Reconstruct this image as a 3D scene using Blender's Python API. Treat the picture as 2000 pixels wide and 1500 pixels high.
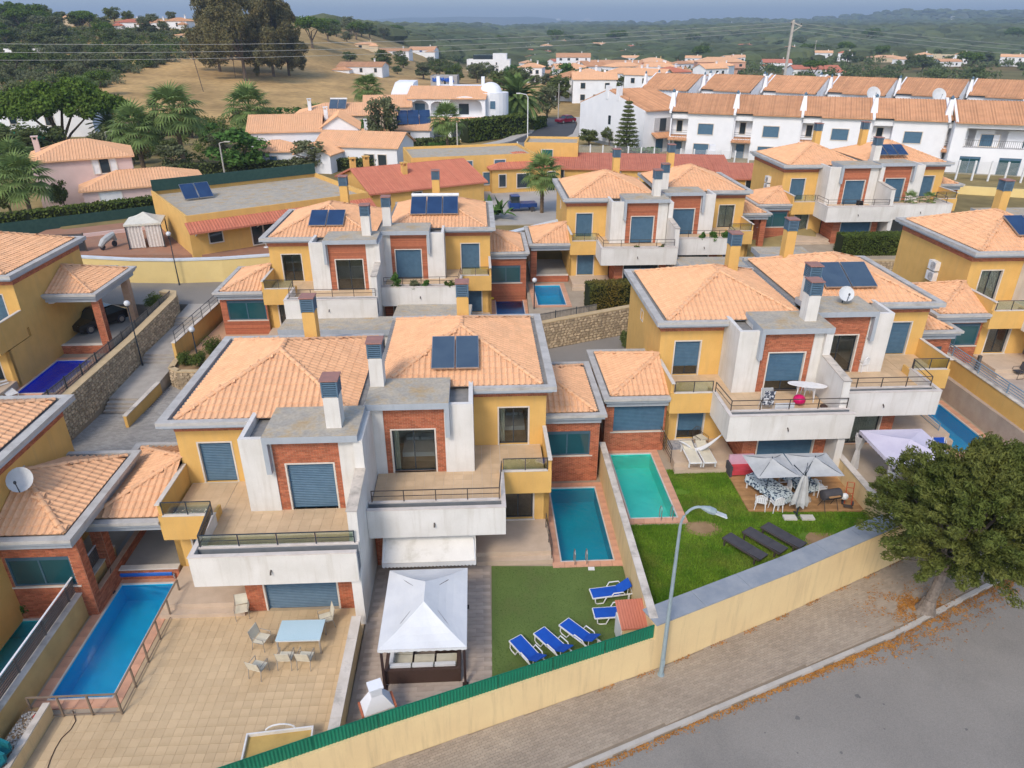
import bpy, bmesh, math, random
import numpy as np
from mathutils import Vector, Matrix, geometry as mgeo
R = math.radians
random.seed(7); RNG = np.random.default_rng(7)
SC = bpy.context.scene
COL = SC.collection
for o in list(bpy.data.objects): bpy.data.objects.remove(o)

# ------------------------------------------------------------------ camera, sky, sun, exposure
CAMH, FPX, HORIZON = 22.0, 1388.0, 60.0
PITCH = math.atan((750 - HORIZON) / FPX)
cam = bpy.data.cameras.new('camera'); cam.sensor_width = 36; cam.lens = FPX * 36 / 2000
cam.clip_start = .1; cam.clip_end = 60000
camo = bpy.data.objects.new('camera', cam); COL.objects.link(camo)
camo.location = (0, 0, CAMH); camo.rotation_euler = (math.pi / 2 - PITCH, 0, 0)
SC.camera = camo

SUN_AZ, SUN_EL = R(204), R(44)           # compass direction of the sun (behind the camera, to its left)
world = bpy.data.worlds.new('World'); SC.world = world; world.use_nodes = True
wn, wl = world.node_tree.nodes, world.node_tree.links
wn.clear()
sky = wn.new('ShaderNodeTexSky'); sky.sky_type = 'NISHITA'; sky.sun_disc = False
sky.sun_elevation = SUN_EL; sky.sun_rotation = SUN_AZ; sky.altitude = 50
sky.air_density = 1.0; sky.dust_density = 1.6; sky.ozone_density = 2.0
hs = wn.new('ShaderNodeMix'); hs.data_type = 'RGBA'; hs.blend_type = 'MULTIPLY'; hs.inputs[0].default_value = 1; hs.inputs[7].default_value = (1.06, 1.02, .97, 1)
bg = wn.new('ShaderNodeBackground'); bg.inputs['Strength'].default_value = .15
wo = wn.new('ShaderNodeOutputWorld')
wl.new(sky.outputs[0], hs.inputs[6]); wl.new(hs.outputs[2], bg.inputs[0]); wl.new(bg.outputs[0], wo.inputs[0])

sun = bpy.data.lights.new('sun', 'SUN'); sun.energy = 1.3; sun.angle = R(14); sun.color = (1, .89, .74)
suno = bpy.data.objects.new('sun', sun); COL.objects.link(suno)
sd = Vector((math.sin(SUN_AZ) * math.cos(SUN_EL), math.cos(SUN_AZ) * math.cos(SUN_EL), math.sin(SUN_EL)))
suno.rotation_euler = sd.to_track_quat('Z', 'Y').to_euler(); suno.location = (0, 0, 60)

vs = SC.view_settings
vs.view_transform = 'Standard'; vs.look = 'None'; vs.gamma = 1; vs.use_curve_mapping = False
vs.exposure = 0.74
SC.render.engine = 'CYCLES'
cy = SC.cycles
cy.max_bounces = 6; cy.diffuse_bounces = 3; cy.glossy_bounces = 3; cy.transmission_bounces = 4
cy.transparent_max_bounces = 12; cy.volume_bounces = 0
cy.use_denoising = True
try: cy.denoiser = 'OPENIMAGEDENOISE'
except Exception: pass

# ------------------------------------------------------------------ camera calibration helpers (pixels of the 2000 x 1500 photograph -> metres)
_S, _C = math.sin(PITCH), math.cos(PITCH)
def ray(u, v):
    x = (u - 1000) / FPX; y = (v - 750) / FPX
    return (x, _C - y * _S, -_S - y * _C)
def at(u, v, z):
    d = ray(u, v); t = (z - CAMH) / d[2]
    return Vector((d[0] * t, d[1] * t, z))
def ss(a, b, t):
    t = min(1, max(0, (t - a) / (b - a))); return t * t * (3 - 2 * t)

def hgt(x, y):
    """height of the open terrain"""
    h = .6 + 3.9 * ss(20, 62, y)
    h -= 6.5 * ss(190, 520, y) * ss(-120, -10, x)
    wl_ = ss(-20, -150, x)
    h += (6 * ss(110, 240, y) + 17 * ss(220, 430, y)) * wl_ * (1 - .9 * ss(520, 900, y))
    if y > 250:
        h += 2.5 * math.sin(x / 90 + 1.3) * math.sin(y / 130) * ss(250, 500, y)
        h += 20 * ss(600, 1500, y) + 5 * math.sin(x / 210 + y / 300) * ss(600, 1000, y)
        # wooded ridges across the valley
        h += 66 * math.exp(-((y - 3400 - .10 * x) / 950) ** 2) * ss(-300, 1900, x)
        h += 34 * math.exp(-((y - 2100) / 420) ** 2) * ss(300, 1500, x) * (.7 + .3 * math.sin(x / 260))
        h += 9 * math.sin(x / 310 + .7) * ss(2000, 3200, y) + 5 * math.sin(x / 120) * ss(2200, 3400, y)
        h += (120 + 30 * math.sin(x / 900 + 2.0)) * ss(6500, 9500, y) * (.55 + .45 * math.exp(-((x + 500) / 1900) ** 2))
        h += 60 * math.exp(-((y - 6500) / 900) ** 2) * math.exp(-((x - 4300) / 1300) ** 2)
    return h
def gp(u, v):
    """where the ray through a photograph pixel meets the terrain"""
    d = ray(u, v); t = 30.
    while t < 20000:
        z = CAMH + d[2] * t
        if z <= hgt(d[0] * t, d[1] * t): break
        t *= 1.004
    x, y = d[0] * t, d[1] * t
    return Vector((x, y, hgt(x, y)))

def span(p, wpx, v, hpx):
    """metres across and metres high of something at p that measures wpx by hpx pixels, its foot at row v"""
    k = (p.y * _C - (p.z - CAMH) * _S) / FPX; d = ray(1000, v - hpx)
    return wpx * k, CAMH + d[2] / d[1] * p.y - p.z
# ------------------------------------------------------------------ materials
MATS = {}
def mat(name, c1, c2=None, rough=.85, scale=3., bump=.0, bscale=60., isl=0., spec=.3, metal=0., stain=None, stain_scale=.6, stain_amt=.5, streak=False, fac_lo=.35, fac_hi=.65, transl=0., grain=.05, gscale=45.):
    if name in MATS: return MATS[name]
    m = bpy.data.materials.new(name); m.use_nodes = True
    n, l = m.node_tree.nodes, m.node_tree.links
    b = n['Principled BSDF']; b.inputs['Roughness'].default_value = rough
    b.inputs['Specular IOR Level'].default_value = spec; b.inputs['Metallic'].default_value = metal
    tc = n.new('ShaderNodeTexCoord'); co = tc.outputs['Object']
    c2 = c2 or tuple(x * .88 for x in c1)
    nz = n.new('ShaderNodeTexNoise'); nz.inputs['Scale'].default_value = scale; nz.inputs['Detail'].default_value = 6
    l.new(co, nz.inputs['Vector'])
    mr = n.new('ShaderNodeMapRange'); mr.inputs[1].default_value = fac_lo; mr.inputs[2].default_value = fac_hi
    l.new(nz.outputs[0], mr.inputs[0])
    mx = n.new('ShaderNodeMix'); mx.data_type = 'RGBA'
    mx.inputs[6].default_value = (*c1, 1); mx.inputs[7].default_value = (*c2, 1)
    l.new(mr.outputs[0], mx.inputs[0]); out = mx.outputs[2]
    if stain:
        n2 = n.new('ShaderNodeTexNoise'); n2.inputs['Scale'].default_value = stain_scale; n2.inputs['Detail'].default_value = 8; n2.inputs['Roughness'].default_value = .65
        if streak:
            mp = n.new('ShaderNodeMapping'); mp.inputs['Scale'].default_value = (6, 6, .5); l.new(co, mp.inputs[0]); l.new(mp.outputs[0], n2.inputs['Vector'])
        else: l.new(co, n2.inputs['Vector'])
        m2 = n.new('ShaderNodeMapRange'); m2.inputs[1].default_value = .5; m2.inputs[2].default_value = .72; m2.inputs[4].default_value = stain_amt
        l.new(n2.outputs[0], m2.inputs[0])
        x2 = n.new('ShaderNodeMix'); x2.data_type = 'RGBA'; x2.inputs[7].default_value = (*stain, 1)
        l.new(m2.outputs[0], x2.inputs[0]); l.new(out, x2.inputs[6]); out = x2.outputs[2]
    if isl:
        ge = n.new('ShaderNodeNewGeometry'); oi = n.new('ShaderNodeObjectInfo')
        ad = n.new('ShaderNodeMath'); ad.operation = 'ADD'; l.new(ge.outputs['Random Per Island'], ad.inputs[0]); l.new(oi.outputs['Random'], ad.inputs[1])
        fr = n.new('ShaderNodeMath'); fr.operation = 'FRACT'; l.new(ad.outputs[0], fr.inputs[0])
        vr = n.new('ShaderNodeMapRange'); vr.inputs[3].default_value = 1 - isl; vr.inputs[4].default_value = 1 + isl
        l.new(fr.outputs[0], vr.inputs[0])
        hv = n.new('ShaderNodeHueSaturation'); l.new(vr.outputs[0], hv.inputs['Value']); l.new(out, hv.inputs['Color']); out = hv.outputs[0]
    if grain:
        n4 = n.new('ShaderNodeTexNoise'); n4.inputs['Scale'].default_value = gscale; n4.inputs['Detail'].default_value = 3; l.new(co, n4.inputs['Vector'])
        g4 = n.new('ShaderNodeMapRange'); g4.inputs[1].default_value = .3; g4.inputs[2].default_value = .7; g4.inputs[3].default_value = 1 - grain; g4.inputs[4].default_value = 1 + grain; l.new(n4.outputs[0], g4.inputs[0])
        h4 = n.new('ShaderNodeHueSaturation'); l.new(g4.outputs[0], h4.inputs['Value']); l.new(out, h4.inputs['Color']); out = h4.outputs[0]
    l.new(out, b.inputs['Base Color'])
    if bump:
        n3 = n.new('ShaderNodeTexNoise'); n3.inputs['Scale'].default_value = bscale; n3.inputs['Detail'].default_value = 4
        l.new(co, n3.inputs['Vector'])
        bp = n.new('ShaderNodeBump'); bp.inputs['Strength'].default_value = bump; bp.inputs['Distance'].default_value = .02
        l.new(n3.outputs[0], bp.inputs['Height']); l.new(bp.outputs[0], b.inputs['Normal'])
    if transl:
        tb = n.new('ShaderNodeBsdfTranslucent'); l.new(out, tb.inputs[0])
        ms = n.new('ShaderNodeMixShader'); ms.inputs[0].default_value = transl
        l.new(b.outputs[0], ms.inputs[1]); l.new(tb.outputs[0], ms.inputs[2]); l.new(ms.outputs[0], n['Material Output'].inputs[0])
    MATS[name] = m; return m
def glassy(name, tint, gloss=.12, trans=1., rough=.03, ripple=0.):
    """clear sheet: tinted transparency with a fresnel mirror"""
    if name in MATS: return MATS[name]
    m = bpy.data.materials.new(name); m.use_nodes = True
    n, l = m.node_tree.nodes, m.node_tree.links
    n.remove(n['Principled BSDF'])
    tr = n.new('ShaderNodeBsdfTransparent'); tr.inputs[0].default_value = (*tint, 1)
    gl = n.new('ShaderNodeBsdfGlossy'); gl.inputs['Roughness'].default_value = rough
    lw = n.new('ShaderNodeFresnel'); lw.inputs[0].default_value = 1.4
    ad = n.new('ShaderNodeMath'); ad.operation = 'ADD'; ad.inputs[1].default_value = gloss; ad.use_clamp = True
    l.new(lw.outputs[0], ad.inputs[0])
    ms = n.new('ShaderNodeMixShader'); l.new(ad.outputs[0], ms.inputs[0]); l.new(tr.outputs[0], ms.inputs[1]); l.new(gl.outputs[0], ms.inputs[2])
    l.new(ms.outputs[0], n['Material Output'].inputs[0])
    if ripple:
        tc = n.new('ShaderNodeTexCoord'); nz = n.new('ShaderNodeTexNoise'); nz.inputs['Scale'].default_value = 3.5; nz.inputs['Detail'].default_value = 5
        l.new(tc.outputs['Object'], nz.inputs['Vector'])
        bp = n.new('ShaderNodeBump'); bp.inputs['Strength'].default_value = ripple; bp.inputs['Distance'].default_value = .05
        l.new(nz.outputs[0], bp.inputs['Height']); l.new(bp.outputs[0], gl.inputs['Normal']); l.new(bp.outputs[0], lw.inputs['Normal'])
    MATS[name] = m; return m

YEL = mat('ochre_render', (.69, .425, .135), (.635, .385, .12), .9, 1.2, .15, 90, stain=(.52, .34, .14), stain_scale=.6, stain_amt=.45, streak=True)
CRM = mat('cream_render', (.74, .56, .30), (.70, .52, .28), .9, .8, .15, 90, stain=(.50, .37, .21), stain_scale=.7, stain_amt=.6, streak=True)
WHT = mat('white_render', (.70, .68, .65), (.62, .60, .565), .85, .9, .12, 80, stain=(.47, .43, .37), stain_scale=.7, stain_amt=.45, streak=True)
CAP = mat('weathered_cap', (.60, .53, .45), (.47, .42, .36), .9, 2.5, .3, 40, stain=(.28, .25, .21), stain_scale=3, stain_amt=.7)
GREY = mat('blue_grey_paint', (.39, .425, .465), (.35, .385, .425), .7, 1.2, .05, 60, stain=(.27, .30, .34), stain_scale=.9, stain_amt=.4, streak=True)
CONC = mat('weathered_concrete', (.36, .335, .29), (.47, .41, .32), .95, 2.2, .4, 35, stain=(.42, .28, .12), stain_scale=1.1, stain_amt=.85, grain=.12, gscale=9)
GUT = mat('gutter_concrete', (.20, .20, .20), (.27, .265, .255), .95, 3, .3, 40)
CURB = mat('cornice_top', (.50, .485, .46), (.42, .405, .385), .95, 2, .3, 40, stain=(.26, .245, .225), stain_scale=1.5, stain_amt=.5)
TILE = mat('clay_tile', (.74, .43, .245), (.70, .395, .22), .8, 1.5, .25, 30, isl=.065, stain=(.50, .32, .22), stain_scale=.5, stain_amt=.35, grain=.06, gscale=12)
TILEU = mat('tile_underlay', (.36, .19, .11), None, .9)
TILEO = mat('old_clay_tile', (.50, .26, .14), (.58, .31, .17), .85, 1.0, .2, 30, isl=.16, stain=(.34, .19, .11), stain_scale=.4, stain_amt=.45)
TILER = mat('red_clay_tile', (.47, .16, .10), (.52, .19, .12), .85, 1.0, .2, 30, isl=.10)
BRK = mat('red_brick', (.38, .115, .06), (.44, .15, .075), .85, 5, .3, 90, isl=.24)
MORT = mat('brick_mortar', (.52, .34, .24), (.46, .30, .2), .95, 5)
SHUT = mat('blue_shutter', (.055, .125, .20), (.07, .15, .23), .45, 4, spec=.5)
FRM = mat('dark_frame', (.030, .042, .055), None, .4, spec=.5)
SURR = mat('window_surround', (.66, .60, .53), None, .8, 4)
PANE = glassy('window_glass', (.80, .85, .85), .05)
DGLS = mat('dark_glass', (.018, .03, .04), (.03, .045, .055), .06, .5, spec=.9)
TGLS = mat('teal_glass', (.012, .06, .075), (.018, .08, .095), .08, .6, spec=.8)
GBAL = glassy('green_glass', (.86, .93, .83), .13)
WATER = glassy('pool_water', (.93, .98, .99), .03, ripple=1.0)
STEEL = mat('brushed_steel', (.55, .54, .52), None, .35, metal=.9)
IRON = mat('brown_iron', (.075, .06, .05), None, .55, spec=.4)
BRONZE = mat('bronze_rail', (.20, .15, .11), (.24, .18, .13), .5, spec=.4)
FLOORT = mat('terrace_tile', (.60, .44, .28), (.55, .40, .25), .7, 2.5, .05, 40, isl=.05)
TILEBEI = mat('beige_floor_tile', (.60, .45, .275), (.56, .415, .25), .75, 1.0, .05, 40, isl=.06, stain=(.42, .29, .16), stain_scale=.45, stain_amt=.45)
GROUT = mat('tile_grout', (.47, .355, .225), None, .95)
COPE = mat('salmon_coping', (.62, .34, .22), (.56, .30, .20), .8, 2, .05, 40, isl=.08, stain=(.42, .26, .18), stain_scale=1.2, stain_amt=.4)
STONEP = mat('pale_stone_paving', (.47, .39, .325), (.42, .34, .285), .85, 1.6, .15, 30, isl=.09, stain=(.28, .23, .19), stain_scale=.7, stain_amt=.5)
PAVER = mat('tan_paving_block', (.36, .30, .235), (.315, .26, .205), .95, .5, .2, 60, isl=.10, stain=(.24, .195, .15), stain_scale=.3, stain_amt=.5)
PAVG = mat('grey_paving_block', (.37, .35, .32), (.31, .295, .272), .95, .5, .2, 60, isl=.12, stain=(.16, .155, .15), stain_scale=.3, stain_amt=.5)
ASPH = mat('asphalt', (.27, .25, .225), (.235, .218, .197), .95, .25, .4, 90, stain=(.18, .17, .155), stain_scale=.2, stain_amt=.6, grain=.13, gscale=28)
ASPHD = mat('dark_asphalt', (.075, .078, .085), (.065, .067, .072), .95, .3, .2, 100)
KERB = mat('kerb_stone', (.46, .43, .39), (.39, .365, .335), .9, 2, .2, 50, isl=.06)
STONE = mat('rubble_stone', (.54, .43, .29), (.42, .33, .225), .95, 3, .5, 25, isl=.30)
STMORT = mat('rubble_mortar', (.34, .27, .185), None, .95, 5)
TURF = mat('artificial_turf', (.13, .19, .05), (.105, .16, .04), .95, .7, .5, 200, stain=(.15, .165, .06), stain_scale=.7, stain_amt=.6)
LAWN = mat('lawn', (.085, .18, .016), (.12, .22, .02), .95, 1.2, .6, 120, stain=(.115, .145, .03), stain_scale=.4, stain_amt=.5)
BLADE = mat('grass_blade', (.10, .24, .014), (.23, .37, .035), .9, .9, isl=.3, transl=.25, stain=(.30, .27, .07), stain_scale=.55, stain_amt=.5)
SOIL = mat('bare_soil', (.33, .22, .12), (.27, .175, .09), .95, 2, .4, 40)
GREENS = mat('green_screen', (.004, .17, .095), (.004, .135, .075), .6, .8, spec=.35)
WPL = mat('white_plastic', (.76, .77, .78), None, .45, spec=.4)
WFAB = mat('white_canvas', (.66, .67, .68), (.60, .615, .64), .9, 1.5, .1, 30, stain=(.6, .58, .54), stain_scale=.8, stain_amt=.3)
LAVF = mat('lavender_canvas', (.62, .58, .68), (.57, .53, .64), .9, 1.5)
GRYF = mat('grey_canvas', (.46, .47, .47), (.40, .41, .41), .9, 2, stain=(.34, .33, .32), stain_scale=1.4, stain_amt=.4)
BLUF = mat('blue_mesh_fabric', (.008, .075, .42), (.01, .09, .48), .7, 3)
CRMF = mat('cream_fabric', (.66, .62, .50), None, .9, 4)
DARKF = mat('charcoal_fabric', (.055, .055, .065), (.075, .072, .08), .85, 3)
RATT = mat('brown_wicker', (.055, .032, .025), (.085, .05, .04), .7, 25, .6, 80)
WOOD = mat('deck_wood', (.42, .24, .11), (.34, .19, .085), .8, 3, .2, 20, isl=.15)
BARK = mat('bark', (.16, .12, .09), (.10, .075, .055), .95, 6, .8, 20)
PBARK = mat('pale_bark', (.34, .29, .25), (.24, .20, .17), .95, 5, .8, 15)
PALMT = mat('palm_trunk', (.20, .14, .09), (.12, .085, .055), .95, 8, .8, 20)
SOLAR = mat('solar_glass', (.012, .035, .10), (.018, .05, .13), .12, 1.2, spec=.8)
SOLARG = mat('grey_solar_glass', (.045, .075, .12), (.06, .095, .14), .15, 1.2, spec=.8)
LAMPG = mat('lamp_metal', (.27, .34, .37), (.24, .30, .33), .5, 4, spec=.5)
PINKW = mat('pink_render', (.66, .50, .47), (.61, .46, .43), .9, 1)
WHTB = mat('bright_white_render', (.78, .79, .82), (.73, .745, .78), .9, .5, .05, 40, stain=(.60, .60, .62), stain_scale=.4, stain_amt=.3)
RED = mat('red_paint', (.42, .02, .03), None, .35, spec=.5)
PINK = mat('magenta_plastic', (.55, .005, .11), None, .4)
ORNG = mat('orange_plastic', (.75, .16, .02), None, .5)
def leafm(name, a, b, isl=.28, tr=.25): return mat(name, a, b, .85, .45, isl=isl, transl=tr, spec=.2)
LF_PINE = leafm('umbrella_pine_needles', (.075, .135, .016), (.115, .175, .026))
LF_OAK = leafm('dark_oak_leaves', (.098, .130, .042), (.135, .162, .052))
LF_OLV = leafm('olive_leaves', (.165, .180, .095), (.125, .145, .065))
LF_GRN = leafm('fresh_green_leaves', (.065, .15, .03), (.10, .19, .042))
LF_EUC = leafm('eucalyptus_leaves', (.145, .142, .064), (.20, .170, .072))
LF_PALM = leafm('palm_leaves', (.13, .205, .06), (.185, .25, .085))
LF_TAM = leafm('feathery_leaves', (.082, .114, .022), (.155, .165, .040), .26)
LF_HEDGE = leafm('hedge_leaves', (.075, .115, .024), (.115, .15, .034))
LF_BRN = leafm('browning_hedge_leaves', (.18, .135, .03), (.10, .11, .028))
LF_FAR = leafm('far_tree_leaves', (.095, .135, .048), (.130, .165, .060), .3)
def pool_mat(name, c): return mat(name, c, tuple(x * .9 for x in c), .5, .6)

# ------------------------------------------------------------------ mesh helpers
class MB:
    def __init__(s, mir=1): s.v = []; s.f = []; s.m = []; s.mir = mir
    def add(s, vs_, fs, mi=0):
        k = len(s.v)
        if s.mir == 1:
            s.v += [tuple(p) for p in vs_]; s.f += [tuple(i + k for i in f) for f in fs]
        else:
            s.v += [(-p[0], p[1], p[2]) for p in vs_]; s.f += [tuple(i + k for i in reversed(f)) for f in fs]
        s.m += [mi] * len(fs); return s
    def box(s, x0, x1, y0, y1, z0, z1, mi=0, top=None):
        if x0 > x1: x0, x1 = x1, x0
        if y0 > y1: y0, y1 = y1, y0
        if z0 > z1: z0, z1 = z1, z0
        s.add([(x0, y0, z0), (x1, y0, z0), (x1, y1, z0), (x0, y1, z0), (x0, y0, z1), (x1, y0, z1), (x1, y1, z1), (x0, y1, z1)],
              [(0, 3, 2, 1), (4, 5, 6, 7), (0, 1, 5, 4), (1, 2, 6, 5), (2, 3, 7, 6), (3, 0, 4, 7)], mi)
        if top is not None: s.m[-5] = top
        return s
    def prism(s, poly, z0, z1, mi=0, top=None):
        a = sum(p[0] * q[1] - q[0] * p[1] for p, q in zip(poly, poly[1:] + poly[:1]))
        if a < 0: poly = poly[::-1]
        n = len(poly)
        s.add([(x, y, z0) for x, y in poly] + [(x, y, z1) for x, y in poly],
              [tuple(range(n))[::-1], tuple(range(n, 2 * n))] + [(i, (i + 1) % n, n + (i + 1) % n, n + i) for i in range(n)], mi)
        if top is not None: s.m[-(n + 1)] = top
        return s
    def extx(s, poly, x0, x1, mi=0):
        """polygon in (y, z) pushed along x"""
        if x0 > x1: x0, x1 = x1, x0
        a = sum(p[0] * q[1] - q[0] * p[1] for p, q in zip(poly, poly[1:] + poly[:1]))
        if a < 0: poly = poly[::-1]
        n = len(poly)
        return s.add([(x0, y, z) for y, z in poly] + [(x1, y, z) for y, z in poly],
                     [tuple(range(n))[::-1], tuple(range(n, 2 * n))] + [(i, (i + 1) % n, n + (i + 1) % n, n + i) for i in range(n)], mi)
    def exty(s, poly, y0, y1, mi=0):
        """polygon in (x, z) pushed along y"""
        if y0 > y1: y0, y1 = y1, y0
        a = sum(p[0] * q[1] - q[0] * p[1] for p, q in zip(poly, poly[1:] + poly[:1]))
        if a < 0: poly = poly[::-1]
        n = len(poly)
        return s.add([(x, y0, z) for x, z in poly] + [(x, y1, z) for x, z in poly],
                     [tuple(range(n)), tuple(range(n, 2 * n))[::-1]] + [(i, n + i, n + (i + 1) % n, (i + 1) % n) for i in range(n)], mi)
    def tube(s, pts, r, n=6, mi=0, cap=True):
        pts = [Vector(p) for p in pts]; rs = r if isinstance(r, (list, tuple)) else [r] * len(pts)
        vs_, fs = [], []
        for i, p in enumerate(pts):
            d = (pts[min(i + 1, len(pts) - 1)] - pts[max(i - 1, 0)]).normalized()
            a = Vector((0, 0, 1)) if abs(d.z) < .9 else Vector((1, 0, 0))
            u = d.cross(a).normalized(); w = d.cross(u)
            for k in range(n):
                t = 2 * math.pi * k / n
                vs_.append(p + (u * math.cos(t) + w * math.sin(t)) * rs[i])
        for i in range(len(pts) - 1):
            for k in range(n):
                fs.append((i * n + k, (i + 1) * n + k, (i + 1) * n + (k + 1) % n, i * n + (k + 1) % n))
        if cap: fs += [tuple(range(n)), tuple(range((len(pts) - 1) * n, len(pts) * n))[::-1]]
        return s.add(vs_, fs, mi)
    def bar(s, p, q, w, h, mi=0):
        """rectangular bar from p to q, w wide (horizontal) and h high"""
        p, q = Vector(p), Vector(q); d = (q - p).normalized()
        a = Vector((0, 0, 1)) if abs(d.z) < .95 else Vector((0, 1, 0))
        u = d.cross(a).normalized() * (w / 2); n_ = u.cross(d).normalized() * (h / 2)
        vs_ = [p - u - n_, p + u - n_, p + u + n_, p - u + n_, q - u - n_, q + u - n_, q + u + n_, q - u + n_]
        return s.add(vs_, [(3, 2, 1, 0), (4, 5, 6, 7), (0, 1, 5, 4), (1, 2, 6, 5), (2, 3, 7, 6), (3, 0, 4, 7)], mi)
    def cone(s, p, r0, r1, h, n=12, mi=0): return s.tube([p, (p[0], p[1], p[2] + h)], [r0, r1], n, mi)
    def ell(s, c, r, nu=12, nv=7, mi=0, half=False):
        vs_, fs = [], []
        for j in range(nv + 1):
            t = math.pi * (j / nv) * (.5 if half else 1)
            for k in range(nu):
                a = 2 * math.pi * k / nu
                vs_.append((c[0] + r[0] * math.sin(t) * math.cos(a), c[1] + r[1] * math.sin(t) * math.sin(a), c[2] + r[2] * math.cos(t)))
        for j in range(nv):
            for k in range(nu): fs.append((j * nu + k, (j + 1) * nu + k, (j + 1) * nu + (k + 1) % nu, j * nu + (k + 1) % nu))
        return s.add(vs_, fs, mi)
    def quad(s, *p, mi=0): return s.add(p, [tuple(range(len(p)))], mi)
    def build(s, name, mats, parent=None, loc=None, rz=0, smooth=False):
        me = bpy.data.meshes.new(name); me.from_pydata(s.v, [], s.f)
        if not isinstance(mats, (list, tuple)): mats = [mats]
        for m in mats: me.materials.append(m)
        if len(mats) > 1: me.polygons.foreach_set('material_index', s.m)
        if smooth: me.polygons.foreach_set('use_smooth', [True] * len(me.polygons))
        me.update()
        return obj(name, me, parent, loc, rz)
def obj(name, me, parent=None, loc=None, rz=0):
    o = bpy.data.objects.new(name, me); COL.objects.link(o)
    if parent is not None: o.parent = parent
    if loc is not None: o.location = loc
    if rz: o.rotation_euler = (0, 0, rz)
    return o
def tag(o, label=None, cat=None, group=None, kind=None):
    if label: o['label'] = label
    if cat: o['category'] = cat
    if group: o['group'] = group
    if kind: o['kind'] = kind
    return o
def thing(name, label, cat, loc=(0, 0, 0), rz=0, group=None):
    o = obj(name, None, None, loc, rz); o.empty_display_size = .3
    return tag(o, label, cat, group)
KIDS = {}
def copy_tree(root, loc=None, rz=None, label=None, group=None, parent=None, scale=None):
    c = root.copy(); COL.objects.link(c)
    if parent is not None: c.parent = parent
    if loc is not None: c.location = loc
    if rz is not None: c.rotation_euler = (0, 0, rz)
    if scale is not None: c.scale = (scale,) * 3 if not isinstance(scale, (tuple, list)) else scale
    if label: c['label'] = label
    if group: c['group'] = group
    for ch in root.children: copy_tree(ch, parent=c)
    return c
def np_mesh(name, V, F, mats, parent=None, loc=None, rz=0, mi=None):
    """mesh from numpy arrays; F is (n, k)"""
    me = bpy.data.meshes.new(name); n, k = F.shape
    me.vertices.add(len(V)); me.vertices.foreach_set('co', np.asarray(V, np.float32).ravel())
    me.loops.add(n * k); me.loops.foreach_set('vertex_index', F.astype(np.int32).ravel())
    me.polygons.add(n); me.polygons.foreach_set('loop_start', np.arange(0, n * k, k, dtype=np.int32))
    if not isinstance(mats, (list, tuple)): mats = [mats]
    for m in mats: me.materials.append(m)
    if mi is not None: me.polygons.foreach_set('material_index', mi.astype(np.int32))
    me.polygons.foreach_set('use_smooth', [False] * n)
    me.update(calc_edges=True)
    return obj(name, me, parent, loc, rz) if parent is not False else me
def sheet(name, outer, z, thick, mats, holes=(), parent=None, kind='structure', zf=None):
    """flat slab with holes; outer and holes are lists of (x, y)"""
    loops = [outer] + list(holes)
    tri = mgeo.tessellate_polygon([[Vector((x, y, 0)) for x, y in lp] for lp in loops])
    pts = [p for lp in loops for p in lp]
    zz = [zf(x, y) if zf else z for x, y in pts]
    n = len(pts); V = [(x, y, q) for (x, y), q in zip(pts, zz)] + [(x, y, q - thick) for (x, y), q in zip(pts, zz)]
    F = []
    for a, b, c in tri:
        ar = (pts[b][0] - pts[a][0]) * (pts[c][1] - pts[a][1]) - (pts[c][0] - pts[a][0]) * (pts[b][1] - pts[a][1])
        F.append((a, b, c) if ar > 0 else (a, c, b))
    k = 0
    for li, lp in enumerate(loops):
        m = len(lp); ar = sum(p[0] * q[1] - q[0] * p[1] for p, q in zip(lp, lp[1:] + lp[:1]))
        for i in range(m):
            a, b = k + i, k + (i + 1) % m
            if (ar > 0) != (li > 0): F.append((a + n, b + n, b, a))
            else: F.append((a, b, b + n, a + n))
        k += m
    me = bpy.data.meshes.new(name); me.from_pydata(V, [], F)
    for m_ in (mats if isinstance(mats, (list, tuple)) else [mats]): me.materials.append(m_)
    me.update(); o = obj(name, me, parent)
    if kind: o['kind'] = kind
    return o
def rect(x0, x1, y0, y1): return [(x0, y0), (x1, y0), (x1, y1), (x0, y1)]
def rrect(cx, cy, w, d, a):
    c, s_ = math.cos(a), math.sin(a)
    return [(cx + c * x - s_ * y, cy + s_ * x + c * y) for x, y in ((-w / 2, -d / 2), (w / 2, -d / 2), (w / 2, d / 2), (-w / 2, d / 2))]
YAW = R(2.8)
# ------------------------------------------------------------------ villa pieces
def minus(a0, a1, z0, z1, holes):
    """rectangle minus rectangular holes -> list of rectangles"""
    xs = sorted({a0, a1, *[min(max(h[i], a0), a1) for h in holes for i in (0, 1)]})
    out = []
    for x0, x1 in zip(xs, xs[1:]):
        if x1 - x0 < 1e-4: continue
        xm = (x0 + x1) / 2; cuts = sorted((h[2], h[3]) for h in holes if h[0] < xm < h[1])
        z = z0
        for c0, c1 in cuts:
            if c0 > z + 1e-4: out.append((x0, x1, z, min(c0, z1)))
            z = max(z, c1)
        if z < z1 - 1e-4: out.append((x0, x1, z, z1))
    return out
def wally(mb, x0, x1, z0, z1, y, th, holes=(), mi=0):
    for a, b, c, d in minus(x0, x1, z0, z1, holes): mb.box(a, b, y, y + th, c, d, mi)
def wallx(mb, y0, y1, z0, z1, x, th, holes=(), mi=0):
    for a, b, c, d in minus(y0, y1, z0, z1, holes): mb.box(x, x + th, a, b, c, d, mi)
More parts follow.
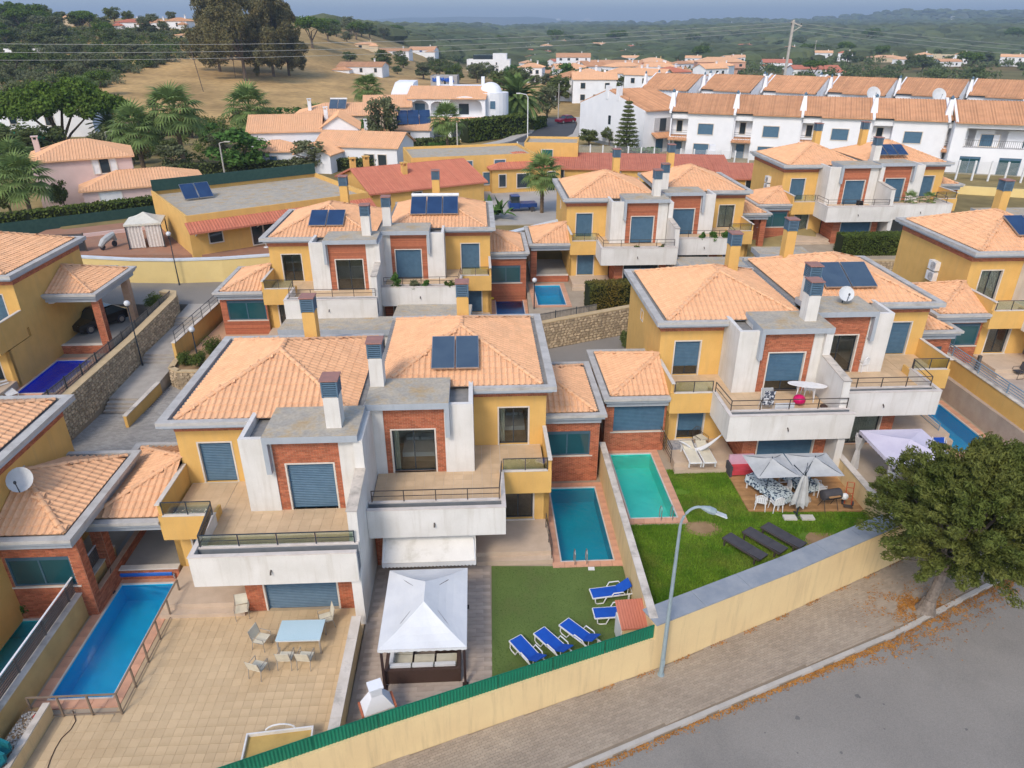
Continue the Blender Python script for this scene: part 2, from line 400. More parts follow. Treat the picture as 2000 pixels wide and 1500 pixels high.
def bricks(mb, axis, fix, sgn, a0, a1, z0, z1, holes=(), far=False):
    """courses of bricks standing proud of a mortar face; axis 'y': face at y=fix looking sgn*y, 'x' likewise"""
    h, L, g, p = .078, .235, .013, .012
    nrow = max(1, round((z1 - z0) / h)); h = (z1 - z0) / nrow
    for r in range(nrow):
        zb, zt = z0 + r * h + g / 2, z0 + (r + 1) * h - g / 2
        off = 0 if far else (L / 2 if r % 2 else 0)
        step = (a1 - a0) if far else L
        a = a0 - off
        while a < a1 - .02:
            b0, b1 = max(a, a0) + g / 2, min(a + step, a1) - g / 2
            a += step
            if b1 - b0 < .02: continue
            segs = [(b0, b1)]
            for q in holes:
                if q[2] < zt - .02 and q[3] > zb + .02:
                    ns = []
                    for s0, s1 in segs:
                        if q[1] <= s0 or q[0] >= s1: ns.append((s0, s1)); continue
                        if q[0] - s0 > .03: ns.append((s0, q[0]))
                        if s1 - q[1] > .03: ns.append((q[1], s1))
                    segs = ns
            for s0, s1 in segs:
                e = fix + sgn * (p + (0 if far else random.uniform(-.003, .003)))
                if axis == 'y': mb.box(s0, s1, fix, e, zb, zt)
                else: mb.box(fix, e, s0, s1, zb, zt)

def window(par, mir, x0, x1, z0, z1, y, mode='shutter', panes=2, sill=True, surround=True, room=None):
    """window set in a hole of a front wall whose face is at y; mode shutter / half / glass / curtain"""
    f = MB(mir)
    if surround:
        w = .07
        for a, b, c, d in ((x0, x0 + w, z0, z1), (x1 - w, x1, z0, z1), (x0 + w, x1 - w, z1 - w, z1)): f.box(a, b, y - .02, y + .17, c, d)
        if sill: f.box(x0 - .04, x1 + .04, y - .06, y + .17, z0 - .06, z0 - .001)
        x0 += w; x1 -= w; z1 -= w
    else: f.box(x0, x1, y + .1, y + .17, z0, z0 + .03)
    win = f.build('window', SURR, par)
    zs = {'shutter': z0, 'half': z0 + (z1 - z0) * .27}.get(mode, z1)
    if mode in ('shutter', 'half'):
        s = MB(mir); n = max(4, int((z1 - zs) / .085)); dz = (z1 - zs) / n
        for i in range(n):
            zb = zs + i * dz
            s.add([(x0, y + .135, zb), (x1, y + .135, zb), (x1, y + .115, zb + dz * .8), (x0, y + .115, zb + dz * .8), (x1, y + .135, zb + dz), (x0, y + .135, zb + dz)], [(0, 1, 2, 3), (3, 2, 4, 5)])
        s.box(x0, x1, y + .11, y + .14, zs - .03, zs)
        s.build('shutter', SHUT, win)
    if mode != 'shutter':
        fr = MB(mir); t = .05; zt = zs if mode == 'half' else z1; yy = y + .145
        fr.box(x0, x0 + t, yy, yy + .06, z0, zt); fr.box(x1 - t, x1, yy, yy + .06, z0, zt)
        fr.box(x0 + t, x1 - t, yy, yy + .06, z0, z0 + t); fr.box(x0 + t, x1 - t, yy, yy + .06, zt - t, zt)
        for k in range(1, panes):
            xm = x0 + (x1 - x0) * k / panes; fr.box(xm - t / 2, xm + t / 2, yy + .005, yy + .055, z0 + t, zt - t)
        fr.build('window_frame', FRM, win)
        for k in range(panes):
            a = x0 + (x1 - x0) * k / panes; b = x0 + (x1 - x0) * (k + 1) / panes
            MB(mir).box(a + t / 2, b - t / 2, yy + .025, yy + .031, z0 + t, zt - t).build('pane', PANE if mode in ('glass', 'curtain', 'half') else DGLS, win)
        rm = MB(mir); d = 2.6                                     # the room behind the glass
        rm.quad((x0 - .5, y + .3, z0), (x1 + .5, y + .3, z0), (x1 + .5, y + d, z0), (x0 - .5, y + d, z0), mi=1)
        rm.quad((x0 - .5, y + d, z0), (x1 + .5, y + d, z0), (x1 + .5, y + d, z1 + .2), (x0 - .5, y + d, z1 + .2))
        rm.quad((x0 - .5, y + .3, z0), (x0 - .5, y + d, z0), (x0 - .5, y + d, z1 + .2), (x0 - .5, y + .3, z1 + .2))
        rm.quad((x1 + .5, y + d, z0), (x1 + .5, y + .3, z0), (x1 + .5, y + .3, z1 + .2), (x1 + .5, y + d, z1 + .2))
        rm.quad((x0 - .5, y + d, z1 + .2), (x1 + .5, y + d, z1 + .2), (x1 + .5, y + .3, z1 + .2), (x0 - .5, y + .3, z1 + .2))
        rm.build('room', [CRMF, WOOD], win)
        if room == 'bed':
            b = MB(mir); b.box(x0 + .3, x1 - .1, y + .9, y + 2.5, z0 + .02, z0 + .32, 1); b.box(x0 + .3, x1 - .1, y + .85, y + 2.5, z0 + .32, z0 + .55)
            b.box(x0 + .4, x0 + 1., y + 2.0, y + 2.4, z0 + .55, z0 + .7); b.box(x0 + 1.1, x1 - .2, y + 2.0, y + 2.4, z0 + .55, z0 + .7)
            b.build('bed', [WFAB, WOOD], win)
        if mode == 'curtain' or room == 'bed':
            c = MB(mir); spans = [(x0, x1)] if mode == 'curtain' else [(x0, x0 + .28)]
            for a, b in spans:
                n = int((b - a) / .07); ps = [(a + (b - a) * i / n, y + .26 + (.03 if i % 2 else -.03)) for i in range(n + 1)]
                for p, q in zip(ps, ps[1:]): c.quad((p[0], p[1], z0 + .03), (q[0], q[1], z0 + .03), (q[0], q[1], zt), (p[0], p[1], zt))
            c.build('curtain', CRMF, win)
    return win

# ---- roof tiles
def tile_mesh(name, w=.28, L=.44):
    prof = [(-.14, .012), (-.115, .05), (-.07, .075), (-.025, .05), (0, .016), (.07, .004), (.14, .012)]
    k = w / .28; V = []
    for yy, dz in ((0, .026), (L, 0)):
        V += [(x * k, yy, z + dz) for x, z in prof]
    V += [(x * k, 0, -.005) for x, z in prof]
    n = len(prof); F = []
    for i in range(n - 1):
        F.append((i, i + 1, n + i + 1, n + i)); F.append((2 * n + i, 2 * n + i + 1, i + 1, i))
    me = bpy.data.meshes.new(name); me.from_pydata(V, [], F); me.materials.append(TILE); me.update(); return me, np.array(V), np.array(F)
TILE_ME, TILE_V, TILE_F = tile_mesh('roof_tile')
def cap_mesh():
    V, F, n = [], [], 6
    for yy, r, dz in ((0, .12, .02), (.45, .10, .0)):
        for i in range(n + 1):
            t = math.pi * i / n; V.append((-r * math.cos(t), yy, r * .8 * math.sin(t) + dz))
    for i in range(n): F.append((i, i + 1, n + 2 + i, n + 1 + i))
    V.append((0, 0, 0)); F += [(i + 1, i, len(V) - 1) for i in range(n)]
    me = bpy.data.meshes.new('ridge_cap'); me.from_pydata(V, [], F); me.materials.append(TILE); me.update()
    return me, V, F
CAP_ME, CAP_V, CAP_F = cap_mesh()
def face_tiles(poly, sw=.28, sl=.38):
    """tile placements (4x4) on a planar roof face; poly[0]->poly[1] is the eave"""
    P = [Vector(p) for p in poly]
    u = (P[1] - P[0]).normalized(); nrm = (P[1] - P[0]).cross(P[2] - P[0]).normalized()
    if nrm.z < 0: u = -u; P = [P[1], P[0]] + P[2:][::-1]; nrm = -nrm
    v = nrm.cross(u).normalized(); o = P[0]
    Q = [((p - o).dot(u), (p - o).dot(v)) for p in P]
    W = max(q[0] for q in Q); x0_ = min(q[0] for q in Q); Hh = max(q[1] for q in Q); out = []
    def inside(a, b):
        c = False
        for (xa, ya), (xb, yb) in zip(Q, Q[1:] + Q[:1]):
            if (ya > b) != (yb > b) and a < (xb - xa) * (b - ya) / (yb - ya) + xa: c = not c
        return c
    nr = int(Hh / sl) + 1
    for j in range(nr):
        nc = int((W - x0_) / sw) + 1
        for i in range(nc):
            a, b = x0_ + sw * (i + .5), sl * j
            if inside(a, b + .12) or (inside(a - .1, b + .2) and inside(a + .1, b + .1)):
                M = Matrix((u, v, nrm)).transposed().to_4x4(); M.translation = o + u * a + v * (b - .03) + nrm * .012
                out.append(M)
    return out
def line_caps(p, q):
    p, q = Vector(p), Vector(q); d = (q - p).normalized(); L = (q - p).length; n = max(1, round(L / .40))
    u = d.cross(Vector((0, 0, 1))).normalized(); w = u.cross(d)
    out = []
    for i in range(n):
        M = Matrix((u, d, w)).transposed().to_4x4(); M.translation = p + d * (L * i / n) + w * .03; out.append(M)
    return out
def joined(name, mats_, V0, F0, material, parent):
    V0 = np.array(V0); A = np.array([np.array(m) for m in mats_])
    V = np.einsum('nij,kj->nki', A[:, :3, :3], V0) + A[:, None, :3, 3]
    me = bpy.data.meshes.new(name); k = len(V0)
    if all(len(f) == len(F0[0]) for f in F0):
        F = (np.array(F0)[None] + (np.arange(len(A)) * k)[:, None, None]).reshape(-1, len(F0[0]))
        o = np_mesh(name, V.reshape(-1, 3), F, material, parent)
    else:
        F = [tuple(i + k * a for i in f) for a in range(len(A)) for f in F0]
        me.from_pydata(V.reshape(-1, 3).tolist(), [], F); me.materials.append(material); me.update(); o = obj(name, me, parent)
    return o
def tiled_roof(par, faces, lines, mir, world0, mode='parts', limit=300, under=None):
    """roof underlay with real clay tiles and ridge caps; the tiles nearest the street become single parts"""
    mp = lambda p: (mir * p[0], p[1], p[2])
    faces = [[mp(p) for p in f] for f in faces]; lines = [(mp(a), mp(b)) for a, b in lines]
    V, F = [], []
    for f in faces:
        P = [Vector(p) for p in f]
        nz = (P[1] - P[0]).cross(P[2] - P[0]).z
        k = len(V); V += [tuple(p) for p in P]; F.append(tuple(range(k, k + len(P))) if nz > 0 else tuple(range(k, k + len(P)))[::-1])
    me = bpy.data.meshes.new('roof'); me.from_pydata(V, [], F); me.materials.append(TILEU); me.update()
    roof = obj('roof', me, par)
    T = [m for f in faces for m in face_tiles(f)]
    cw = Vector((0, 0, CAMH)) - Vector(world0)
    T.sort(key=lambda m: (m.translation - cw).length)
    caps = [m for a, b in lines for m in line_caps(a, b)]
    if mode == 'parts':
        for m in T[:limit]:
            o = bpy.data.objects.new('roof_tile', TILE_ME); o.matrix_local = m; o.parent = roof; COL.objects.link(o)
        for m in caps:
            o = bpy.data.objects.new('ridge_cap', CAP_ME); o.matrix_local = m; o.parent = roof; COL.objects.link(o)
        T = T[limit:]
    else:
        joined('ridge_caps', caps, CAP_V, CAP_F, TILE, roof)
    if T: joined('roof_tiles', T, TILE_V, TILE_F, TILE, roof)['kind'] = 'stuff'
    return roof
def hip(x0, x1, y0, y1, z, h, axis='y'):
    """hip roof faces and ridge lines"""
    if axis == 'y':
        r = (x1 - x0) / 2; xm = (x0 + x1) / 2; A, B = (xm, y0 + r, z + h), (xm, y1 - r, z + h)
        a, b, c, d = (x0, y0, z), (x1, y0, z), (x1, y1, z), (x0, y1, z)
        return [[a, b, A], [b, c, B, A], [c, d, B], [d, a, A, B]], [(a, A), (b, A), (c, B), (d, B), (A, B)]
    r = (y1 - y0) / 2; ym = (y0 + y1) / 2; A, B = (x0 + r, ym, z + h), (x1 - r, ym, z + h)
    a, b, c, d = (x0, y0, z), (x1, y0, z), (x1, y1, z), (x0, y1, z)
    return [[a, b, B, A], [b, c, B], [c, d, A, B], [d, a, A]], [(a, A), (b, B), (c, B), (d, A), (A, B)]
def railing(par, pts, h=.95, mid=1, mat_=None, name='railing', post=1.4, r=.02, mir=1, glass=None, base=0.):
    """posts and rails along a polyline of (x, y, z); glass gives sheets between the posts"""
    mat_ = mat_ or IRON
    rl = MB(mir); posts = []
    for p, q in zip(pts, pts[1:]):
        p, q = Vector(p), Vector(q); L = (q - p).length; n = max(1, round(L / post))
        for i in range(n + 1): posts.append(tuple(p.lerp(q, i / n)))
        rl.bar(p + Vector((0, 0, h)), q + Vector((0, 0, h)), r * 2, r * 1.6)
        for k in range(mid):
            zz = h * (k + 1) / (mid + 1); rl.bar(p + Vector((0, 0, zz)), q + Vector((0, 0, zz)), r * 1.2, r * 1.2)
    o = rl.build(name, mat_, par); seen = set()
    for p in posts:
        k = tuple(round(c, 2) for c in p)
        if k in seen: continue
        seen.add(k); MB(mir).box(p[0] - r, p[0] + r, p[1] - r, p[1] + r, p[2] - .02 + base, p[2] + h + .01).build('post', mat_, o)
    if glass:
        for p, q in zip(pts, pts[1:]):
            p, q = Vector(p), Vector(q); L = (q - p).length; n = max(1, round(L / post))
            for i in range(n):
                a, b = p.lerp(q, (i + .03) / n), p.lerp(q, (i + .97) / n)
                d = (b - a).normalized().cross(Vector((0, 0, 1))) * .005; z0, z1 = Vector((0, 0, .06)), Vector((0, 0, h - .03))
                g = MB(mir); vv = [a + d + z0, b + d + z0, b - d + z0, a - d + z0, a + d + z1, b + d + z1, b - d + z1, a - d + z1]
                g.add(vv, [(0, 3, 2, 1), (4, 5, 6, 7), (0, 1, 5, 4), (1, 2, 6, 5), (2, 3, 7, 6), (3, 0, 4, 7)]); g.build('glass_panel', glass, o)
    return o
def chimney(par, mir, x, y, z0, z1, w=.62, d=.62, m=YEL, louv=True):
    c = MB(mir).box(x - w / 2, x + w / 2, y - d / 2, y + d / 2, z0, z1).build('chimney', m, par)
    l = MB(mir); lw, ld = w / 2 + .02, d / 2 + .02; n = 7; H = .72
    for sx in (-1, 1):
        for sy in (-1, 1): l.box(x + sx * lw, x + sx * (lw - .06), y + sy * ld, y + sy * (ld - .06), z1, z1 + H)
    for i in range(n):
        za = z1 + .04 + i * (H - .05) / n
        l.box(x - lw + .012, x + lw - .012, y - ld + .012, y + ld - .012, za, za + (H - .05) / n * .62)
    l.build('chimney_louvre', SHUTL, c)
    MB(mir).box(x - lw - .04, x + lw + .04, y - ld - .04, y + ld + .04, z1 + H, z1 + H + .06).build('chimney_lid', mat('faded_red_lid', (.36, .18, .15), (.28, .16, .14), .9, 3), c)
    return c
SHUTL = mat('louvre_blue', (.085, .15, .22), (.10, .17, .24), .6, 4)
def solar(par, mir, x, y, z, n, w=1.0, h=2.0, slope=.43, m=SOLAR, tank=False, tilt=None):
    """row of collectors lying on the front slope, lower edge centre at (x, y, z)"""
    tilt = tilt if tilt is not None else math.atan(slope)
    s = MB(mir); c_, s_ = math.cos(tilt), math.sin(tilt); W = n * (w + .06)
    f = lambda a, b, e: (x + a, y + b * c_ - e * s_, z + b * s_ + e * c_)
    def slab(mb, a0, a1, b0, b1, e0, e1):
        v = [f(a, b, e) for e in (e0, e1) for a, b in ((a0, b0), (a1, b0), (a1, b1), (a0, b1))]
        mb.add(v, [(0, 3, 2, 1), (4, 5, 6, 7), (0, 1, 5, 4), (1, 2, 6, 5), (2, 3, 7, 6), (3, 0, 4, 7)])
    for k in range(n):
        a = -W / 2 + k * (w + .06)
        q = MB(mir); slab(q, a, a + w, 0, h, .06, .15); fr = q.build('solar_panel', STEEL, par)
        q = MB(mir); slab(q, a + .03, a + w - .03, .03, h - .03, .151, .156); q.build('solar_glass', m, fr)
    if tank:
        q = MB(mir); q.tube([f(-W / 2, h + .16, .16), f(W / 2, h + .16, .16)], .14, 12); q.build('water_tank', WPL, par)
def aircon(par, mir, x, y, z, side):
    """outdoor unit hung on the side wall"""
    a = MB(mir).box(x, x + .34, y - .42, y + .42, z, z + .62).build('air_conditioner', WPL, par)
    q = MB(mir)
    for k in range(5): q.tube([(x + .345, y - .12 + .26 * math.cos(t) * (k + 1) / 5, z + .31 + .26 * math.sin(t) * (k + 1) / 5) for t in np.linspace(0, 2 * math.pi, 13)], .008, 4)
    q.build('fan_grille', IRON, a)
    return a

def villa(label, X, Y, Z0, mir, stagger=2.6, fin=True, near=True, tiles='parts', ywin='shutter', bay='shutter', gf='shutter', gy='shutter', rail='metal', trail='metal', wing=None, sol=None, room=None, wchim=(.55, 1.3), ychim=(2.2, 7.0), plants=False, group='semi-detached ochre villas', side_ac=0, wing_tiles=None, porch=True, back=True):
    V = thing('villa', label, 'house', (X, Y, Z0), YAW, group); far = not near
    m = mir; g, F1 = .4, 3.72
    # --- ochre walls
    w = MB(m)
    yw = (5.85, 7.4, F1, 5.85); yg = (5.95, 7.5, .95, 2.85)
    wally(w, 4.7, 8.2, F1 - .2, 6.4, 2.25, .25, [yw])
    wally(w, 4.7, 8.2, g, 2.9, -.1, .25, [yg])
    sw = [(6.6, 7.15, 5.3, 5.9)] if not side_ac else []
    wallx(w, -.1, 10.6, g, 2.9, 7.95, .25); wallx(w, 2.5, 10.6, 2.9, 6.4, 7.95, .25, sw)
    if back: wally(w, .1, 7.95, g, 6.4, 10.35, .25)
    w.build('wall', YEL, V)
    if sw:
        q = MB(m); q.box(8.19, 8.23, 6.55, 6.6, 5.25, 5.95); q.box(8.19, 8.23, 7.15, 7.2, 5.25, 5.95); q.box(8.19, 8.23, 6.6, 7.15, 5.9, 5.95); q.box(8.19, 8.23, 6.6, 7.15, 5.25, 5.3)
        wn_ = q.build('window', SURR, V); MB(m).box(8.08, 8.1, 6.6, 7.15, 5.3, 5.9).build('pane', DGLS, wn_)
    # --- brick bay, bands and ground floor brick front
    hb = (.95, 3.0, F1, 6.05); hg = (.85, 3.9, g + .02, 2.62)
    b = MB(m); bk = MB(m); wally(b, .7, 3.4, F1 - .2, 7.2, 0, .25, [hb]); bricks(bk, 'y', 0, -1, .7, 3.4, F1, 7.2, [hb], far)
    bk.build('bricks', BRK, b.build('brick_bay', MORT, V))['kind'] = 'stuff'
    b = MB(m); bk = MB(m); wally(b, .25, 4.6, g, 2.9, -2.5, .25, [hg]); wallx(b, -2.25, -.1, g, 2.9, 4.4, .2)
    bricks(bk, 'y', -2.5, -1, .25, 4.6, g, 2.9, [hg], far); bricks(bk, 'x', 4.6, 1, -2.5, -.1, g, 2.9, (), far)
    bk.build('bricks', BRK, b.build('brick_base', MORT, V))['kind'] = 'stuff'
    b = MB(m); bk = MB(m); wally(b, 4.7, 8.215, 6.4, 7.0, 2.235, .25); wallx(b, 2.485, 10.6, 6.4, 7.0, 7.965, .25)
    bricks(bk, 'y', 2.235, -1, 4.7, 8.215, 6.4, 6.78, (), far); bricks(bk, 'x', 8.215, 1, 2.235, 10.6, 6.4, 6.78, (), far)
    bk.build('bricks', BRK, b.build('brick_band', MORT, V))['kind'] = 'stuff'
    # --- white piers and party wall
    p = MB(m)
    p.box(-.12, .7, -.06, .5, F1 - .1, 7.2); p.build('white_pier', WHT, V)
    p = MB(m); p.box(3.4, 4.7, -.06, .15, F1 - .1, 7.26); p.box(4.5, 4.7, .15, 2.24, F1 - .1, 7.26); p.box(3.4, 3.6, .15, 2.24, 6.9, 7.26)
    p.build('white_pier', WHT, V)
    if fin:
        s = stagger
        p = MB(m).extx([(.2, g), (-s - 3.5, g), (-s - 3.5, 2.95), (-s - 3.0, 2.95), (-s - 2.85, 5.6), (-s - .3, 5.85), (-s - .3, 7.2), (.2, 7.2)], -.16, .22)
        p.build('party_wall', WHT, V)
        MB(m).extx([(-s - 2.9, 5.615), (-s - .3, 5.865), (-s - .3, 5.90), (-s - 2.93, 5.65)], -.19, .25).build('wall_cap', CAP, V)
    # --- canopy with its drop leg
    c = MB(m); c.box(.0 if fin else -.16, 3.65, -.38, 2.2, 7.2, 7.5, 0, 1); c.box(3.45, 3.65, -.38, .95, 5.75, 7.2)
    c.add([(3.44, -.38, 5.75), (3.64, -.38, 5.75), (3.64, .95, 5.75), (3.44, .95, 5.75)], [])
    c.build('canopy', [GREY, CONC], V)
    # --- terrace over the ground floor
    t = MB(m); t.box(.25, 5.9, -3.0, 2.24, 2.9, F1 - .02); t.box(5.9, 7.95, -.7, 2.24, 2.95, F1 - .02)
    t.build('terrace_slab', WHT, V)
    fl = MB(m)
    nx = 13
    for i in range(nx):
        for j in range(12):
            xa, ya = .25 + i * .435, -2.85 + j * .425
            if xa < 4.25 and ya > -.07: continue
            fl.box(xa + .004, xa + .431, ya + .004, ya + .421, F1 - .02, F1)
    for i in range(5):
        for j in range(7): fl.box(5.92 + i * .405, 5.92 + i * .405 + .4, -.68 + j * .41, -.68 + j * .41 + .405, F1 - .02, F1)
    fl.build('floor_tiles', FLOORT, V)['kind'] = 'stuff'
    x0 = .0 if fin else -.3
    if fin: x0 = .23
    q = MB(m); q.box(x0, 6.0, -3.65, -3.5, 2.85, 4.25); q.box(5.85, 6.0, -3.5, -.86, 2.85, 4.25); q.box(x0, 5.85, -3.05, -2.93, 2.95, 4.2); q.box(x0, 5.85, -3.5, -3.05, 2.9, 3.1)
    q.build('parapet', WHT, V)
    q = MB(m); q.box(x0, 6.02, -3.67, -3.48, 4.25, 4.29); q.box(5.83, 6.02, -3.48, -.86, 4.25, 4.29); q.box(x0, 5.83, -3.07, -2.91, 4.2, 4.24)
    q.build('wall_cap', mat('parapet_cap', (.66, .60, .55), (.56, .50, .45), .9, 2, stain=(.42, .37, .32), stain_scale=1.5), V)
    MB(m).box(x0, 5.85, -3.5, -3.05, 3.1, 3.85).box(x0 + .02, 5.83, -3.075, -3.051, 3.85, 4.17).build('planter_lining', SOIL if plants else mat('planter_grey', (.16, .18, .20), (.20, .215, .23), .9, 2), V)
    for xs in (3.0,):
        MB(m).tube([(xs, -3.64, 3.55), (xs, -3.74, 3.5), (xs, -3.78, 3.42)], .035, 6).build('drain_spout', IRON, V)
    yel = MB(m); yel.box(5.9, 8.2, -.86, -.72, 2.96, 4.15); yel.box(8.05, 8.2, -.72, 2.25, 2.96, 4.72); yel.box(5.9, 6.02, -.72, -.1, F1 - .02, 4.15)
    yel.build('balcony_wall', YEL, V)
    q = MB(m); q.box(5.88, 8.03, -.88, -.70, 4.15, 4.19); q.box(8.03, 8.22, -.88, 2.23, 4.72, 4.76); q.build('wall_cap', SURR, V)
    railing(V, [(6.0, -.79, 4.19), (8.0, -.79, 4.19)], .62, 0, FRM, 'balustrade', 1.0, .018, m, GBAL)
    gl = GBAL if trail == 'glass' else None
    railing(V, [(x0 + .15, -2.99, 4.24), (5.75, -2.99, 4.24), (5.92, -1.0, 4.29)], .55, 1, IRON if not gl else FRM, 'railing', 1.4, .02, m, gl)
    # --- windows
    window(V, m, *yw, 2.25, ywin, 2, room=room); window(V, m, *hb, 0, bay, 2, room=room)
    window(V, m, *hg, -2.5, gf, 2, sill=False); window(V, m, *yg, -.1, gy, 2)
    # --- porch
    if porch:
        q = MB(m); q.box(4.72, 8.1, -2.45, -.1, g - .3, .9); q.box(4.72, 8.15, -2.8, -2.45, g - .3, .66)
        q.build('porch', mat('porch_stone', (.56, .44, .33), (.50, .39, .29), .8, 2, isl=.04), V)
    # --- cornice, gutter and roof
    c = MB(m)
    c.box(4.7, 8.42, 1.78, 10.9, 6.78, 6.94); c.prism([(4.72, 1.55), (8.62, 1.55), (8.62, 11.15), (.05, 11.15), (.05, 2.25), (4.72, 2.25)], 6.94, 7.05)
    c.build('cornice', GREY, V)
    c = MB(m); c.box(4.72, 8.62, 1.55, 1.85, 7.05, 7.2, 0); c.box(8.22, 8.62, 1.85, 10.85, 7.05, 7.2); c.box(.05, 8.62, 10.85, 11.15, 7.05, 7.2)
    c.build('cornice_curb', CURB, V)
    MB(m).prism([(4.72, 1.85), (8.22, 1.85), (8.22, 10.85), (.05, 10.85), (.05, 2.25), (4.72, 2.25)], 7.051, 7.055).box(3.62, 4.48, .16, 2.23, 6.86, 6.9).build('gutter', GUT, V)
    fcs, lns = hip(.35, 7.95, 2.0, 10.75, 7.12, 1.52)
    tiled_roof(V, fcs, lns, m, (X, Y, Z0), tiles)
    if wchim: chimney(V, m, wchim[0], wchim[1], 7.4, 8.9, .62, .75, WHT)
    if ychim: chimney(V, m, ychim[0], ychim[1], 7.4, 9.55, .62, .70, YEL)
    if sol: solar(V, m, **sol)
    for k in range(side_ac): aircon(V, m, 8.21, 5.6, 4.1 + k * .75, 1)
    # --- side wing
    if wing:
        hi = m > 0
        if 'hi' in wing: hi = wing['hi']
        zt = wing.get('zt', 4.75 if hi else 3.95); yw0 = wing.get('y', 3.75 if hi else -.35); wx = wing.get('w', 2.95 if hi else 3.3); dl = 5.6
        x1 = 8.2 + wx; ty0 = yw0 - .45 + .1
        wg = MB(m)
        if wing.get('kind', 'room') == 'room':
            sill = zt - 2.7 if hi else zt - 2.3
            wh = (8.3, x1 - .45, sill, zt - 1.22 if hi else zt - .78)
            wb = MB(m); wally(wb, 8.2, x1, g, zt - .6, yw0, .22, [wh]); wb.box(x1 - .4, x1, yw0 + .22, yw0 + .45, g, zt - .6); wb.box(x1 - .4, x1, yw0 + 4.9, yw0 + 5.3, g, zt - .6); wallx(wb, yw0 + .45, yw0 + 4.9, g, g + .9, x1 - .22, .22)
            pw = wb.build('wing_wall', MORT, V)
            bb = MB(m); bricks(bb, 'y', yw0, -1, 8.2, x1, g, zt - .62, [wh], far); bricks(bb, 'x', x1, 1, yw0, yw0 + .45, g, zt - .62, (), far); bricks(bb, 'x', x1, 1, yw0 + .45, yw0 + 5.3, g, g + .88, (), far)
            bb.build('bricks', BRK, pw)['kind'] = 'stuff'
            wm = wing.get('win', 'teal')
            q = MB(m)
            if wm == 'shutter':
                n = 18; dz = (wh[3] - wh[2]) / n
                for i in range(n):
                    zb = wh[2] + i * dz; q.add([(wh[0], yw0 + .07, zb), (wh[1], yw0 + .07, zb), (wh[1], yw0 + .05, zb + dz * .8), (wh[0], yw0 + .05, zb + dz * .8), (wh[1], yw0 + .07, zb + dz), (wh[0], yw0 + .07, zb + dz)], [(0, 1, 2, 3), (3, 2, 4, 5)])
                q.build('shutter', SHUT, V)
            else:
                q.box(wh[0], wh[1], yw0 + .04, yw0 + .1, wh[3] - .22, wh[3]); q.box(wh[0], wh[1], yw0 + .04, yw0 + .1, wh[2], wh[2] + .07)
                for xx in (wh[0], (wh[0] + wh[1]) / 2 - .04, wh[1] - .07): q.box(xx, xx + .07, yw0 + .04, yw0 + .1, wh[2] + .07, wh[3] - .22)
                wn_ = q.build('window', mat('blue_frame', (.06, .12, .17), None, .5), V)
                xm = (wh[0] + wh[1]) / 2
                for a, bb_ in ((wh[0] + .07, xm - .04), (xm + .03, wh[1] - .07)): MB(m).box(a, bb_, yw0 + .06, yw0 + .07, wh[2] + .07, wh[3] - .22).build('pane', TGLS, wn_)
            MB(m).box(8.2, x1 - .3, yw0 - .05, yw0 + .2, sill - .07, sill - .005).build('window_sill', SURR, V)
        else:                                                      # open carport on brick pillars with a low brick wall
            lw = MB(m); lw.box(8.2, x1, yw0, yw0 + .22, g - .1, 1.0)
            lw.box(x1 - .5, x1, yw0, yw0 + .5, 1.0, zt - .6); lw.box(x1 - .5, x1, yw0 + 4.4, yw0 + 4.9, g, zt - .6)
            pw = lw.build('carport_wall', MORT, V); bb = MB(m)
            bricks(bb, 'y', yw0, -1, 8.2, x1, g - .1, .98, (), far); bricks(bb, 'y', yw0, -1, x1 - .5, x1, 1.0, zt - .62, (), far)
            bricks(bb, 'x', x1, 1, yw0, yw0 + .5, g - .1, zt - .62, (), far); bricks(bb, 'x', x1 - .5, -1, yw0, yw0 + .5, 1.0, zt - .62, (), far)
            bb.build('bricks', BRK, pw)['kind'] = 'stuff'
            MB(m).box(8.2, x1 - .5, yw0 - .04, yw0 + .26, 1.0, 1.06).build('wall_cap', SURR, V)
            fz = wing.get('floor', 1.0)
            MB(m).box(8.2, x1, yw0 + .24, yw0 + 5.4, fz - .3, fz).build('carport_floor', PAVG, V)
        q = MB(m); q.box(8.2, x1 + .02, yw0 - .28, yw0 + dl, zt - .62, zt - .3); q.box(8.2, x1 + .16, yw0 - .5, yw0 + dl + .2, zt - .3, zt - .15)
        q.build('wing_cornice', GREY, V)
        q = MB(m); q.box(8.2, x1 + .25, yw0 - .6, yw0 - .3, zt - .149, zt); q.box(x1 - .08, x1 + .25, yw0 - .3, yw0 + dl + .05, zt - .149, zt); q.box(8.2, x1 + .25, yw0 + dl + .05, yw0 + dl + .3, zt - .149, zt)
        q.build('cornice_curb', CURB, V)
        MB(m).box(8.2, x1 - .08, yw0 - .3, yw0 + dl + .05, zt - .148, zt - .12).build('gutter', GUT, V)
        xa, xb, ya, yb, zz, hh = 8.2, x1 - .22, yw0 - .12, yw0 + dl - .15, zt - .06, 1.15
        A = (xa, (ya + yb) / 2, zz + hh); a, b_, c_, d_ = (xa, ya, zz), (xb, ya, zz), (xb, yb, zz), (xa, yb, zz)
        tiled_roof(V, [[a, b_, A], [b_, c_, A], [c_, d_, A]], [(b_, A), (c_, A)], m, (X, Y, Z0), wing_tiles or tiles)
    return V
